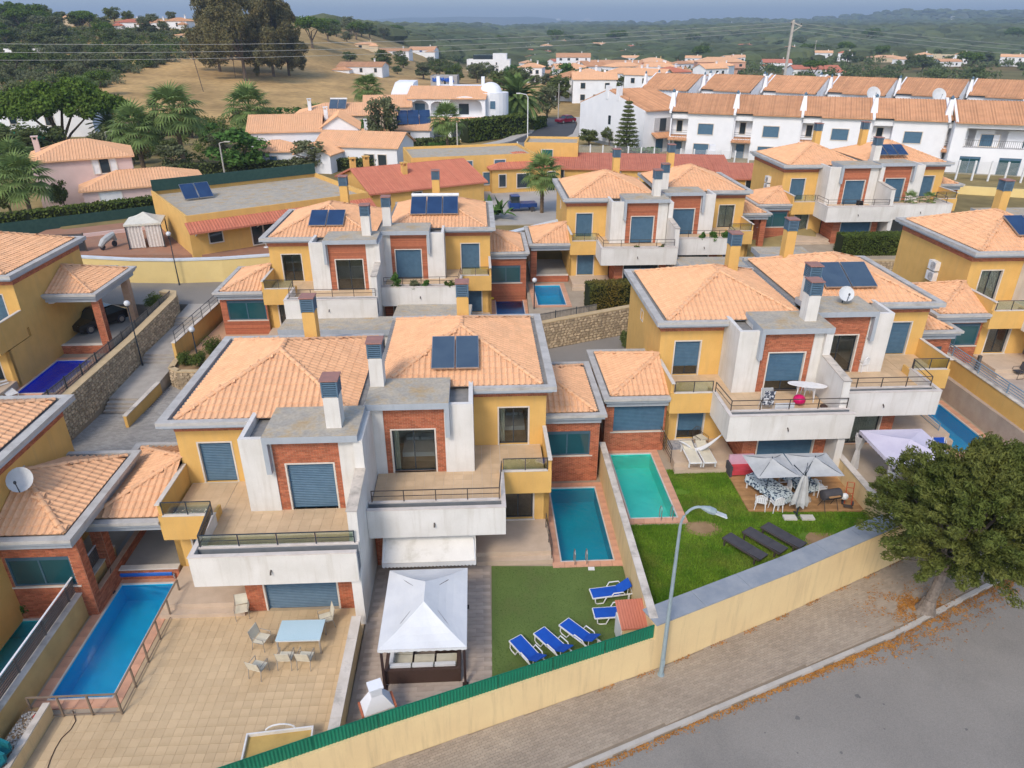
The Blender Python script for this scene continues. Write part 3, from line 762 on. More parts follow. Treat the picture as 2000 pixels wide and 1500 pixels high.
# ------------------------------------------------------------------ ground, street, gardens
def lerp(a, b, t): return a + (b - a) * t
def poly_y(P, x):
    for (x0, y0), (x1, y1) in zip(P, P[1:]):
        if x0 <= x <= x1: return lerp(y0, y1, (x - x0) / (x1 - x0))
    (x0, y0), (x1, y1) = (P[0], P[1]) if x < P[0][0] else (P[-2], P[-1])
    return lerp(y0, y1, (x - x0) / (x1 - x0))
BW = [(-30, 5.0), (-12, 12.45), (-4.3, 15.69), (5.35, 19.55), (11.5, 22.5), (17.6, 25.68), (24, 29.1), (34, 34.6)]     # foot of the street wall
KB = [(-30, 1.2), (-5, 12.15), (2.39, 15.56), (9.56, 18.7), (15.62, 21.34), (22.38, 24.82), (34, 31.0)]               # outer edge of the kerb
def shear(x, y): return x - .049 * (y - 27)

# open terrain: one polar sheet to the horizon
def terrain():
    rs = [0, 8, 16, 24] + list(np.geomspace(30, 13000, 150)); na = 300
    V, F = [], []
    for r in rs:
        for k in range(na):
            a = 2 * math.pi * k / na; x, y = r * math.sin(a), r * math.cos(a)
            h = hgt(x, y)
            if -48 < x < 70 and y < 64: h = min(h, -1.7)          # the estate stands on its own terraces
            elif -58 < x < 80 and y < 70: h -= 1.2
            elif y < 40: h -= 1.7
            V.append((x, y, h))
    for i in range(len(rs) - 1):
        for k in range(na):
            F.append((i * na + k, i * na + (k + 1) % na, (i + 1) * na + (k + 1) % na, (i + 1) * na + k))
    me = bpy.data.meshes.new('terrain'); me.from_pydata(V, [], [f[::-1] for f in F]); 
    me.polygons.foreach_set('use_smooth', [True] * len(F))
    # colour zones: dry grass on the rise to the left, scrub green in the valley, red earth cuttings far off
    ca = me.color_attributes.new('zone', 'FLOAT_COLOR', 'POINT')
    def ns(x, y, s): return .5 + .5 * math.sin(x / s + 1.7 * math.sin(y / s * .7)) * math.cos(y / s * 1.1 + math.sin(x / s * .6))
    cols = []
    for x, y, z in V:
        dry, grn, red = np.array((.46, .30, .13)), np.array((.075, .088, .032)), np.array((.42, .16, .07))
        far = ss(450, 700, y)
        t = .25 + .5 * ns(x, y, 37) * ns(x + 40, y, 90)
        c = lerp(dry, grn, t * .8)
        if -130 < x < 8 and 150 < y < 330: c = lerp(c, dry, .85)
        f = lerp(grn * 1.25, np.array((.26, .20, .10)), .75 * ns(x, y, 170) * ns(y, x, 60)); c = lerp(c, f, far)
        if 480 < y < 2600 and ns(x + 300, y, 210) > .80: c = lerp(c, red, .65)
        if y < 150: c = lerp(c, np.array((.175, .155, .075)), .7)
        if y > 150 and x > 20: c = lerp(c, np.array((.10, .11, .045)), .75)
        cols += [*c, 1]
    ca.data.foreach_set('color', cols)
    m = bpy.data.materials.new('terrain_scrub'); m.use_nodes = True; n, l = m.node_tree.nodes, m.node_tree.links; b = n['Principled BSDF']; b.inputs['Roughness'].default_value = 1; b.inputs['Specular IOR Level'].default_value = .1
    at_ = n.new('ShaderNodeVertexColor'); at_.layer_name = 'zone'; tc = n.new('ShaderNodeTexCoord')
    out = at_.outputs[0]
    for sc, lo, hi in ((.05, .72, 1.3), (.6, .8, 1.2)):
        nz = n.new('ShaderNodeTexNoise'); nz.inputs['Scale'].default_value = sc; nz.inputs['Detail'].default_value = 8; l.new(tc.outputs['Object'], nz.inputs['Vector'])
        mr = n.new('ShaderNodeMapRange'); mr.inputs[1].default_value = .3; mr.inputs[2].default_value = .7; mr.inputs[3].default_value = lo; mr.inputs[4].default_value = hi; l.new(nz.outputs[0], mr.inputs[0])
        hv = n.new('ShaderNodeHueSaturation'); l.new(mr.outputs[0], hv.inputs['Value']); l.new(out, hv.inputs['Color']); out = hv.outputs[0]
    l.new(out, b.inputs['Base Color']); me.materials.append(m); me.update()
    obj('terrain', me)['kind'] = 'structure'
terrain()

# street
road = [(-30, -30), (60, -30), (60, 45)] + [(x, y) for x, y in KB[::-1]]
sheet('road', [(x, y - .02) if (x, y) in KB else (x, y) for x, y in road], -.13, .5, ASPH)
random.seed(17)
for k in range(16):                                                # oil spots and patches worn into the road
    x = random.uniform(3, 26); y = poly_y(KB, x) - random.uniform(1.2, 9); r = random.choice((.03, .04, .06, .08, .1)); q = [(x + r * random.uniform(.6, 1.2) * math.cos(a), y + r * random.uniform(.6, 1.2) * math.sin(a)) for a in np.linspace(0, 5.7, 11)]
    sheet('road_stain', q, -.13 + .003 + .0004 * k, .002, mat('oil_spot', (.12, .115, .11), (.15, .145, .14), .9, 3))
sheet('pavement', KB + BW[::-1], -.03, .5, mat('paving_bed', (.27, .22, .165), None, .95))
kb = bpy.data.objects['pavement']
# kerb stones, 1 m each
pts = []
for (x0, y0), (x1, y1) in zip(KB, KB[1:]):
    L = math.hypot(x1 - x0, y1 - y0); n = int(L / .98)
    for i in range(n): pts.append((lerp(x0, x1, (i + .5) / n), lerp(y0, y1, (i + .5) / n), math.atan2(y1 - y0, x1 - x0), L / n))
kme = MB().box(-.495, .495, 0, .17, -.16, 0.02); ko = None
for x, y, a, L in pts:
    if not (-14 < x < 30): continue
    if ko is None: ko = kme.build('kerb_stone', KERB, kb, (x, y, 0), a)
    else:
        o = bpy.data.objects.new('kerb_stone', ko.data); o.scale = (L / .992, 1, 1); o.location = (x, y, random.uniform(-.006, .006)); o.rotation_euler = (0, 0, a + random.uniform(-.006, .006)); o.parent = kb; COL.objects.link(o)
# paving blocks in running bond
def blocks(par, test, org, ang, bw, bh, nx, ny, z, th, m, name, limit, gap=.008, bond=.5, jit=.004):
    """rectangular paving units laid in courses; those nearest the camera become single parts, the rest one part"""
    c, s = math.cos(ang), math.sin(ang); P = []
    for j in range(ny):
        for i in range(nx):
            lx, ly = (i + bond * (j % 2)) * bw, j * bh; x, y = org[0] + c * lx - s * ly, org[1] + s * lx + c * ly
            if test(x, y): P.append((x, y))
    P.sort(key=lambda p: p[0] ** 2 + p[1] ** 2)
    w2, h2 = bw / 2 - gap / 2, bh / 2 - gap / 2
    vb = [(-w2, -h2, -th), (w2, -h2, -th), (w2, h2, -th), (-w2, h2, -th), (-w2, -h2, 0), (w2, -h2, 0), (w2, h2, 0), (-w2, h2, 0)]
    fb = [(4, 5, 6, 7), (0, 1, 5, 4), (1, 2, 6, 5), (2, 3, 7, 6), (3, 0, 4, 7)]
    me = bpy.data.meshes.new(name); me.from_pydata(vb, [], fb); me.materials.append(m); me.update()
    M = []
    for k, (x, y) in enumerate(P):
        a = ang + random.uniform(-.01, .01); zz = z + random.uniform(-jit, jit)
        if k < limit:
            o = bpy.data.objects.new(name, me); o.location = (x, y, zz); o.rotation_euler = (0, 0, a); o.parent = par; COL.objects.link(o)
        else: M.append(Matrix.Translation((x, y, zz)) @ Matrix.Rotation(a, 4, 'Z'))
    if M: joined(name + 's', M, vb, fb, m, par)['kind'] = 'stuff'
def kerbin(x): return poly_y(KB, x) + .27
blocks(kb, lambda x, y: -12 < x < 25 and kerbin(x) + .03 < y < poly_y(BW, x) - .03, (-14, 4.6), R(24.5), .20, .10, 230, 120, 0., .06, PAVER, 'paving_block', 300, .0075)

# garden terraces (slabs with holes for the pools)
GA, GB = .4, 1.2
POOLS = {}
def pool(key, label, cx, cy, w, d, z, colour, depth=.95, cope=.38, ang=YAW, ladder=None, level=.09, group=None, stones=True):
    t = thing('swimming_pool', label, 'pool', (cx, cy, z), ang, 'garden swimming pools')
    mtl = pool_mat('pool_lining_' + key, colour)
    b = MB(); x, y = w / 2, d / 2
    b.quad((-x, -y, -depth), (x, -y, -depth), (x, y, -depth), (-x, y, -depth))
    for p, q in (((-x, -y), (x, -y)), ((x, -y), (x, y)), ((x, y), (-x, y)), ((-x, y), (-x, -y))):
        b.quad((*p, -depth), (*q, -depth), (*q, .02), (*p, .02)); b.f[-1] = b.f[-1][::-1]
    b.build('basin', mtl, t)
    MB().quad((-x, -y, -level), (x, -y, -level), (x, y, -level), (-x, y, -level)).build('water', WATER, t)
    # white waterline band
    q = MB()
    for a0, a1, b0, b1 in ((-x - .03, x + .03, -y - .03, -y + .03), (-x - .03, x + .03, y - .03, y + .03), (-x - .03, -x + .03, -y + .03, y - .03), (x - .03, x + .03, -y + .03, y - .03)): q.box(a0, a1, b0, b1, -.03, .035)
    q.build('pool_edge', mat('pool_edge_white', (.62, .58, .53), None, .6), t)
    sh = {}
    def stone(a0, a1, b0, b1):
        k = (round(a1 - a0, 3), round(b1 - b0, 3))
        if k not in sh: sh[k] = MB().box(-k[0] / 2 + .006, k[0] / 2 - .006, -k[1] / 2 + .006, k[1] / 2 - .006, -.03, .03).build('coping_stone', COPE, t, ((a0 + a1) / 2, (b0 + b1) / 2, 0)).data
        else:
            o = bpy.data.objects.new('coping_stone', sh[k]); o.parent = t; o.location = ((a0 + a1) / 2, (b0 + b1) / 2, random.uniform(-.003, .003)); COL.objects.link(o)
    X, Y = x + .03, y + .03
    n = max(2, round((2 * X + 2 * cope) / .5)); s = (2 * X + 2 * cope) / n
    for i in range(n):
        for sy in (-1, 1): stone(-X - cope + i * s, -X - cope + (i + 1) * s, min(sy * Y, sy * (Y + cope)), max(sy * Y, sy * (Y + cope)))
    n = max(2, round(2 * Y / .5)); s = 2 * Y / n
    for i in range(n):
        for sx in (-1, 1): stone(min(sx * X, sx * (X + cope)), max(sx * X, sx * (X + cope)), -Y + i * s, -Y + (i + 1) * s)
    if ladder is not None:
        for dx in (-.27, .27):
            l = MB().tube([(ladder + dx, -y - .25, 0), (ladder + dx, -y - .25, .62), (ladder + dx, -y - .15, .74), (ladder + dx, -y + .02, .70), (ladder + dx, -y + .1, .5), (ladder + dx, -y + .1, -.8)], .022, 7)
            if dx < 0:
                for k in range(3): l.tube([(ladder - .27, -y + .1, -.25 - .28 * k), (ladder + .27, -y + .1, -.25 - .28 * k)], .022, 6)
            l.build('ladder_rail', STEEL, t)
    POOLS[key] = rrect(cx, cy, w + .05, d + .05, ang)
    return t
pool('deep_teal', 'deep teal pool beside the artificial turf, ladder at its near end', 3.30, 28.25, 2.42, 5.8, GA, (.0, .52, .66), ladder=-.35)
pool('turquoise', 'turquoise pool between the cream wall and the real lawn', 6.62, 30.35, 2.28, 5.75, GB, (.10, .93, .78), ladder=.55)
pool('bright_blue', 'bright blue pool inside the bronze railing on the beige terrace', -15.72, 20.9, 2.28, 6.0, GA, (.02, .62, .95), ladder=None)
pool('pale_teal', 'pale teal pool cut by the frame below the slatted fence', -19.95, 18.6, 2.3, 6.3, GA, (.10, .80, .86))
pool('cobalt', 'cobalt blue pool under the carport with the black car', -29.85, 41.9, 2.4, 5.0, 1.75, (.01, .10, .90))
pool('mid_blue', 'blue pool just behind the roof of the nearest villa', -.2, 55.6, 2.3, 5.4, 1.75, (.02, .44, .85))
pool('sky_blue', 'sky blue pool behind the bamboo screen above the rubble wall', 3.1, 56.3, 2.3, 5.0, 2.3, (.02, .62, .90))
pool('corner_blue', 'blue pool along the tall ochre wall with the lifebuoy', 25.55, 36.2, 2.4, 5.6, GB, (.02, .55, .88), ladder=.6)
GBED = mat('garden_bed_concrete', (.40, .33, .25), (.34, .28, .21), .95, 1)
frontA = [(-17.0 + .05, poly_y(BW, -17) + .1), *[(x, y + .1) for x, y in BW if -17 < x < 5.2], (5.2, poly_y(BW, 5.2) + .1), (4.75, 33), (4.4, 43), (-18.3, 43)]
sheet('garden_ground', frontA, GA - .02, 2.5, GBED, [POOLS['deep_teal'], POOLS['bright_blue']])
sheet('garden_ground', [(-60, -2), (-17.05, poly_y(BW, -17.05) + .1), (-18.2, 33), (-24, 33.0), (-60, 33)], GA - .02, 2.5, GBED, [POOLS['pale_teal']])
sheet('garden_ground', [(5.3, poly_y(BW, 5.3) + .3), *[(x, y + .3) for x, y in BW if 5.35 < x < 27.6], (27.6, poly_y(BW, 27.6) + .3), (27.0, 44), (4.5, 44)], GB - .02, 2.6, GBED, [POOLS['turquoise'], POOLS['corner_blue']])
sheet('garden_ground', [(27.65, poly_y(BW, 27.7) + .3), (70, poly_y(BW, 70) + .3), (70, 62), (26.6, 62), (26.9, 44)], 2.6, 4, STONEP)
sheet('garden_ground', [(-20.9, 43.9), (1.35, 45.6), (.8, 70), (-20.9, 70)], 1.73, 4, GBED, [POOLS['mid_blue']])
sheet('garden_ground', [(1.4, 48.0), (9.5, 51.6), (26.5, 57.5), (26, 80), (.85, 80)], 2.28, 4, GBED, [POOLS['sky_blue']])
sheet('garden_ground', [(26.6, 62.1), (75, 62.1), (75, 80), (50, 88.5), (26.2, 101)], 3.5, 5, GBED)
sheet('garden_ground', [(-60, 33.1), (-26.1, 33.1), (-26.1, 52.5), (-60, 52.5)], 1.73, 4, GBED, [POOLS['cobalt']])
sheet('street_behind', [(-21, 43.05), (4.6, 43.05), (27, 43.05), (26.6, 57.4), (9.5, 51.5), (1.4, 47.9), (1.3, 45.5), (-21, 43.8)], .9, 2.5, ASPH)
sheet('upper_road', [(-60, 52.6), (-21, 52.6), (-19.5, 54.8), (-19.5, 61), (-60, 61)], 2.82, 4, ASPH)
# --- villas
villa('nearest ochre villa on the left, beige tiled garden and glass-railed terrace in front', -6.41, 24.98, -.05, -1, fin=False, near=True, gf='shutter', bay='shutter', ywin='shutter', gy='shutter', trail='glass', wing=dict(kind='carport', floor=.9), wchim=(.85, .65), ychim=(3.3, 8.6))
villa('nearest ochre villa on the right, sloping awning and white gazebo before it', -6.43, 27.6, -.05, 1, near=True, gf='glass', bay='glass', ywin='glass', gy='glass', room='bed', wing=dict(kind='room', win='teal'), wchim=(.35, 1.75), ychim=(4.2, 7.9), sol=dict(x=3.9, y=2.75, z=7.62, n=2, w=1.1, h=2.1, m=SOLARG))
villa('ochre villa behind the bright lawn, oval table on its terrace', 16.5, 34.4, .8, -1, fin=False, ywin='half', bay='half', gf='shutter', gy='half', wing=dict(kind='room', win='shutter'), wchim=(.75, 1.0), ychim=(2.6, 8.2))
villa('ochre villa with a satellite dish on its canopy, lavender gazebo below', 16.35, 36.5, .85, 1, bay='glass', ywin='shutter', gf='curtain', gy='shutter', stagger=2.1, wing=dict(kind='room', win='teal'), wchim=(.35, 1.4), ychim=(2.2, 9.2), sol=dict(x=3.6, y=2.9, z=7.7, n=2, w=1.5, h=2.2, m=SOLARG))
MID = dict(near=False, tiles='joined')
villa('ochre villa above the ramped path, two collectors on its roof', -9.75, 49.8, 1.28, -1, fin=False, **MID, ywin='glass', bay='glass', gf='glass', gy='glass', wing=dict(kind='room', win='dark'), wchim=(.7, 1.2), ychim=(3.4, 8.8), sol=dict(x=4.0, y=3.0, z=7.65, n=2, w=1.25, h=1.9))
villa('ochre villa with three dark blue collectors and planted parapet', -9.8, 52.3, 1.25, 1, **MID, ywin='shutter', bay='shutter', gf='dark', gy='shutter', stagger=2.4, plants=True, wing=dict(kind='room', win='dark'), wchim=(.4, 1.6), ychim=(3.8, 8.8), sol=dict(x=3.9, y=3.3, z=7.8, n=3, w=1.2, h=2.3, tank=True))
villa('ochre villa beside the brown hedge above the rubble wall', 13.1, 60.6, 1.85, -1, fin=False, **MID, ywin='shutter', bay='shutter', gf='dark', gy='shutter', plants=True, wing=dict(kind='carport', floor=1.), wchim=(.7, 1.2), ychim=(2.9, 8.6))
villa('ochre villa with round shrubs along its parapet and a striped curtain', 13.3, 63.3, 1.85, 1, **MID, ywin='curtain', bay='shutter', gf='dark', gy='shutter', plants=True, wing=dict(kind='carport', floor=1.), wchim=(.35, 1.5), ychim=(2.6, 8.6))
villa('ochre villa at the back with a deck chair on its terrace', 35.3, 70.6, 3.0, -1, fin=False, **MID, ywin='shutter', bay='shutter', gf='shutter', gy='curtain', wing=dict(kind='room', win='teal'), wchim=None, ychim=(2.6, 8.6), side_ac=2)
villa('ochre villa at the back with potted palms on its terrace', 35.6, 71.2, 3.05, 1, **MID, stagger=.6, ywin='shutter', bay='shutter', gf='dark', gy='shutter', plants=True, wing=dict(kind='room', win='dark'), wchim=(.3, 1.6), ychim=(2.4, 8.6), sol=dict(x=2.6, y=2.4, z=7.75, n=3, w=1.0, h=1.9))
villa('ochre villa at the right edge with two stacked cooling units on its side', 38.1, 42.9, 2.2, -1, fin=False, near=True, tiles='joined', ywin='curtain', bay='shutter', gf='teal', gy='glass', wing=dict(kind='room', win='teal', hi=False), wchim=(.7, 1.2), ychim=(2.4, 9.0), side_ac=2, sol=dict(x=3.6, y=3.2, z=7.75, n=2, w=1.3, h=2.1))
villa('ochre villa at the left edge with a large dish above its side roof', -28.0, 17.2, -.02, 1, near=True, tiles='joined', ywin='shutter', bay='shutter', gf='shutter', gy='shutter', wing=dict(kind='room', win='dark', y=4.3, w=3.0), wing_tiles='parts', ychim=None, wchim=None, fin=False)
villa('ochre villa behind the cobalt pool, black car under its carport', -39.3, 39.9, 1.35, 1, near=True, tiles='joined', ywin='shutter', bay='shutter', gf='shutter', gy='teal', wing=dict(kind='carport', y=5.2, w=3.3, zt=4.9, floor=1.0), ychim=None, wchim=None, fin=False, side_ac=1)
# ------------------------------------------------------------------ walls, fences and screens of the front gardens
def line_wall(par, pts, z0, z1, th, m, name='wall', off=0.):
    """wall along a polyline; off moves it sideways (left of the direction)"""
    w = MB()
    for (x0, y0), (x1, y1) in zip(pts, pts[1:]):
        d = Vector((x1 - x0, y1 - y0)).normalized(); nrm = Vector((-d.y, d.x))
        a, b = nrm * off, nrm * (off + th)
        w.prism([(x0 + a.x, y0 + a.y), (x1 + a.x, y1 + a.y), (x1 + b.x, y1 + b.y), (x0 + b.x, y0 + b.y)], z0, z1)
    return w.build(name, m, par)
sw_l = [(x, y) for x, y in BW if -31 < x < 5.4]; sw_r = [(5.35, 19.55)] + [(x, y) for x, y in BW if x > 5.4]
t = thing('boundary_wall', 'long cream street wall topped by a green corrugated screen', 'wall')
line_wall(t, sw_l, -.1, 1.62, .22, CRM)
n_ = 0
for (x0, y0), (x1, y1) in zip(sw_l, sw_l[1:]):
    L = math.hypot(x1 - x0, y1 - y0); d = Vector(((x1 - x0) / L, (y1 - y0) / L)); k = max(1, round(L / 2.0)); s = L / k
    for i in range(k):
        q = MB(); n = int(s / .055); V = []
        for j in range(n + 1):
            a = i * s + j * s / n; e = .10 + (.012 if j % 2 else -.012)
            x, y = x0 + d.x * a - d.y * e, y0 + d.y * a + d.x * e
            V += [(x, y, 1.58), (x, y, 2.24)]
        q.add(V, [(2 * j, 2 * j + 2, 2 * j + 3, 2 * j + 1) for j in range(n)])
        e = .13; a0, a1 = i * s, (i + 1) * s
        q.bar((x0 + d.x * a0 - d.y * e, y0 + d.y * a0 + d.x * e, 2.22), (x0 + d.x * a1 - d.y * e, y0 + d.y * a1 + d.x * e, 2.22), .03, .03)
        q.build('screen_panel', GREENS, t)
t = thing('boundary_wall', 'cream street wall with a broad grey slab along its top', 'wall')
line_wall(t, sw_r, -.1, 2.28, .22, CRM)
m_ = mat('grey_slab', (.23, .26, .30), (.29, .315, .35), .8, 1.5, .1, stain=(.36, .37, .38), stain_scale=1.1, stain_amt=.6)
rr = [(x, y) for x, y in sw_r if x < 17.5] + [(17.2, poly_y(BW, 17.2))]
for (x0, y0), (x1, y1) in zip(rr, rr[1:]):
    L = math.hypot(x1 - x0, y1 - y0); k = max(1, round(L / 2.4))
    for i in range(k):
        a = (lerp(x0, x1, i / k), lerp(y0, y1, i / k)); b = (lerp(x0, x1, (i + .995) / k), lerp(y0, y1, (i + .995) / k))
        line_wall(t, [a, b], 2.281, 2.33, .92, m_, 'coping_slab', -.02)
def divider(label, pts, z0, z1, th, m, capm=CAP, capw=.05, cat='wall', name='garden_wall'):
    t = thing(name, label, cat); line_wall(t, pts, z0, z1, th, m)
    for (x0, y0), (x1, y1) in zip(pts, pts[1:]):
        L = math.hypot(x1 - x0, y1 - y0); k = max(1, round(L / 1.2))
        for i in range(k): line_wall(t, [(lerp(x0, x1, i / k), lerp(y0, y1, i / k)), (lerp(x0, x1, (i + .99) / k), lerp(y0, y1, (i + .99) / k))], z1, z1 + .05, th + 2 * capw, capm, 'cap_stone', -capw)
    return t
WCAP = mat('pale_wall_cap', (.66, .60, .53), (.55, .49, .42), .9, 1.6, .2, 30, stain=(.22, .20, .17), stain_scale=1.2, stain_amt=.75)
divider('tall cream wall between the deep teal pool and the turquoise pool', [(5.42, 19.9), (4.92, 32.6)], .2, 2.3, .22, CRM, WCAP)
divider('low cream wall between the beige tiles and the gazebo paving', [(-5.72, 15.2), (-5.98, 21.0)], .2, 1.32, .28, CRM, WCAP)
divider('cream wall between the dark loungers lawn and the lavender gazebo', [(17.35, 25.8), (17.0, 32.2)], 1.0, 2.35, .24, CRM, WCAP)
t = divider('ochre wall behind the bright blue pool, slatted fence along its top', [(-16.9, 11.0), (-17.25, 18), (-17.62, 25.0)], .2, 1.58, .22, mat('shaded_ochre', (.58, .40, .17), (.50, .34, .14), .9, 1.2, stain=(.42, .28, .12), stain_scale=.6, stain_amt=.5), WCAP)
fence = thing('slatted_fence', 'dark slatted fence on the wall behind the bright blue pool', 'fence')
P = [(-17.1, 11.0), (-17.45, 18), (-17.82, 25.0)]
SLAT = mat('dark_grey_slat', (.085, .08, .08), (.12, .11, .105), .8, 3)
for (x0, y0), (x1, y1) in zip(P, P[1:]):
    n = 4
    for i in range(n):
        a, b = (lerp(x0, x1, i / n), lerp(y0, y1, i / n)), (lerp(x0, x1, (i + 1) / n), lerp(y0, y1, (i + 1) / n))
        MB().box(a[0] - .03, a[0] + .03, a[1] - .03, a[1] + .03, 1.6, 2.36).build('fence_post', SLAT, fence)
        for k in range(6): MB().bar((*a, 1.70 + k * .105), (*b, 1.70 + k * .105), .02, .075).build('slat', SLAT, fence)
        MB().bar((*a, 2.37), (*b, 2.37), .07, .03).build('top_rail', WHTB, fence)
divider('tall ochre wall beside the pool with the lifebuoy', [(28.1, 30.2), (27.55, 43.3)], 1.0, 3.72, .25, YEL, WCAP)
t = thing('metal_railing', 'blue grey railing on top of the tall ochre wall', 'railing')
railing(t, [(28.0, 30.4, 3.8), (27.45, 43.2, 3.8)], .6, 3, mat('blue_grey_rail', (.22, .30, .38), None, .5), 'rails', 2.4, .03)

# ------------------------------------------------------------------ beige tiled garden (left)
tt = sheet('tiled_terrace', [(-15.85, poly_y(BW, -15.85) + .3), (-12, 12.45 + .3), (-5.72, poly_y(BW, -5.72) + .3), (-5.98, 22.3), (-14.6, 22.6), (-14.0, 17.2), (-16.05, 17.15)], GA + .003, .02, GROUT)
blocks(tt, lambda x, y: (-13.75 - .04 * (y - 18) if y > 17.1 else -15.7) < x < -6.15 - .045 * (y - 18) and poly_y(BW, x) + .42 < y < 22.25 - .02 * (x + 6), (-16.2, 9.5), YAW, .34, .34, 34, 40, GA + .016, .02, TILEBEI, 'floor_tile', 300, .008, 0, .001)
t = thing('pool_railing', 'bronze pool railing around two sides of the bright blue pool', 'railing')
z = GA
railing(t, [(-16.75, 17.12, z), (-13.75, 17.28, z), (-14.05, 23.0, z)], 1.0, 0, BRONZE, 'rails', 1.08, .028)
lowb = MB(); lowb.bar((-16.75, 17.12, z + .1), (-13.75, 17.28, z + .1), .03, .03); lowb.bar((-13.75, 17.28, z + .1), (-14.05, 23.0, z + .1), .03, .03); lowb.build('bottom_rail', BRONZE, t)
MB().box(-14.4, -13.8, 17.3, 17.9, GA, GA + .03).build('skimmer_cover', KERB, t) if False else None
t = thing('planter', 'low walled bed of white pebbles in the lower left corner', 'planter', (0, 0, 0))
line_wall(t, [(-15.85, 13.0), (-16.1, 17.2)], GA - .1, .98, .2, CRM, 'planter_wall'); line_wall(t, [(-15.87, 13.0), (-16.12, 17.25)], .98, 1.02, .24, WCAP, 'wall_cap')
MB().prism([(-16.05, 13.0), (-16.3, 17.2), (-16.95, 17.2), (-16.9, 12.4)], GA, .84).build('soil', SOIL, t)
pv = []
for k in range(900):
    y = random.uniform(13.2, 17.0); x = random.uniform(-16.85, -16.2) - .05 * (y - 15) * .5; pv.append(Matrix.Translation((x, y, .86)) @ Matrix.Rotation(random.uniform(0, 6), 4, 'Z') @ Matrix.Scale(random.uniform(.6, 1.5), 4))
joined('pebbles', pv, [(-.03, -.02, 0), (.03, -.02, 0), (.03, .02, 0), (-.03, .02, 0), (0, 0, .03)], [(0, 1, 4), (1, 2, 4), (2, 3, 4), (3, 0, 4)], mat('white_pebble', (.62, .58, .52), (.40, .36, .32), .9, 5, isl=.3), t)['kind'] = 'stuff'
tag(MB().ell((0, 0, 0), (.12, .12, .05)).build('flying_disc', RED, None, (-16.35, 16.8, .9)), 'small red disc lying on the white pebbles', 'disc')
for k, (x, y) in enumerate(((-16.55, 15.3), (-16.45, 14.9))):
    c = thing('garden_chair', ('teal padded seat on the pebbles, the one nearer the pool', 'teal padded seat on the pebbles, the one cut by the frame edge')[k], 'seat', (x, y, .86), R(-20), 'teal seats on the pebble bed')
    MB().box(-.3, .3, -.16, .16, .25, .33).build('cushion', mat('teal_pad', (.01, .16, .20), None, .7), c); MB().box(-.3, .3, .12, .2, .33, .6).build('backrest', MATS['teal_pad'], c)
    for sx in (-1, 1): MB().box(sx * .27 - .02, sx * .27 + .02, -.14, .14, 0, .25).build('leg', IRON, c)
h_ = MB(); pts = [at(u, v, GA + .03) for u, v in ((143, 1390), (148, 1408), (138, 1425), (120, 1442), (108, 1462), (98, 1485), (90, 1510))]
tag(h_.tube([pts[0] + Vector((0, 0, .05))] + pts, .018, 6).build('garden_hose', mat('brown_hose', (.10, .06, .04), None, .6), None), 'thin brown hose snaking from the railing over the beige tiles', 'hose')
t = thing('pool_roller', 'rolled blue pool cover on a roller behind the bright blue pool', 'pool cover', (-16.05, 24.25, GA), YAW)
MB().tube([(-1.15, 0, .28), (1.15, 0, .28)], .15, 12).build('rolled_cover', mat('cover_blue', (.01, .10, .42), (.015, .13, .5), .5, 2), t)
for s in (-1, 1): MB().box(s * 1.25 - .03, s * 1.25 + .03, -.2, .2, 0, .36).build('stand', STEEL, t)
t = thing('brush', 'black brush standing at the far corner of the bright blue pool', 'brush', (-17.15, 23.3, GA)); MB().tube([(0, 0, 0), (.05, .3, 1.1)], .014, 6).build('handle', IRON, t); MB().box(-.12, .12, -.08, .08, 0, .09).build('head', DARKF, t)

def sling_chair(proto=[None]):
    t = thing('sling_chair', 'c', 'chair')
    for sx in (-1, 1):
        f = MB(); x = sx * .26
        f.tube([(x, -.24, 0), (x, -.26, .62), (x, .20, .64)], .016, 6); f.tube([(x, .30, 0), (x, .22, .42), (x, .34, .92)], .016, 6); f.tube([(x, -.24, .42), (x, .22, .40)], .014, 6)
        f.build('side_frame', mat('taupe_metal', (.34, .31, .27), None, .5), t)
    MB().box(-.25, .25, -.24, .22, .40, .425).build('seat', CRMF, t)
    q = MB(); q.add([(-.25, .225, .46), (.25, .225, .46), (.25, .335, .90), (-.25, .335, .90), (-.25, .245, .46), (.25, .245, .46), (.25, .355, .90), (-.25, .355, .90)], [(0, 1, 2, 3), (5, 4, 7, 6), (3, 2, 6, 7), (0, 4, 5, 1), (1, 5, 6, 2), (4, 0, 3, 7)]); q.build('backrest', CRMF, t)
    return t
sc0 = sling_chair(); G_ = 'cream sling chairs on the beige terrace'
for k, (x, y, a, lab) in enumerate([(-11.05, 21.95, 15, 'cream sling chair against the brick front, apart from the table'), (-9.75, 20.35, 75, 'cream sling chair at the left end of the pale blue table'), (-9.45, 19.0, 165, 'cream sling chair nearest the street, turned away from the table'),
        (-8.55, 19.45, 180, 'cream sling chair at the near long side of the table, left one'), (-7.8, 19.45, 175, 'cream sling chair at the near long side of the table, right one'), (-7.5, 21.45, -65, 'cream sling chair at the far right corner of the table')]):
    c = sc0 if k == 0 else copy_tree(sc0); c.location = (x, y, GA + .02); c.rotation_euler = (0, 0, R(a)); tag(c, lab, None, G_)
t = thing('dining_table', 'pale blue glass dining table on the beige tiles', 'table', (-8.2, 20.45, GA + .02), R(2))
MB().box(-.85, .85, -.52, .52, .72, .76).build('tabletop', mat('pale_blue_glass', (.45, .62, .70), (.48, .64, .72), .12, 1, spec=.6), t)
q = MB(); [q.box(a, b, c_, d, .66, .72) for a, b, c_, d in ((-.83, .83, -.5, -.46), (-.83, .83, .46, .5), (-.83, -.79, -.46, .46), (.79, .83, -.46, .46))]; q.build('apron', WPL, t)
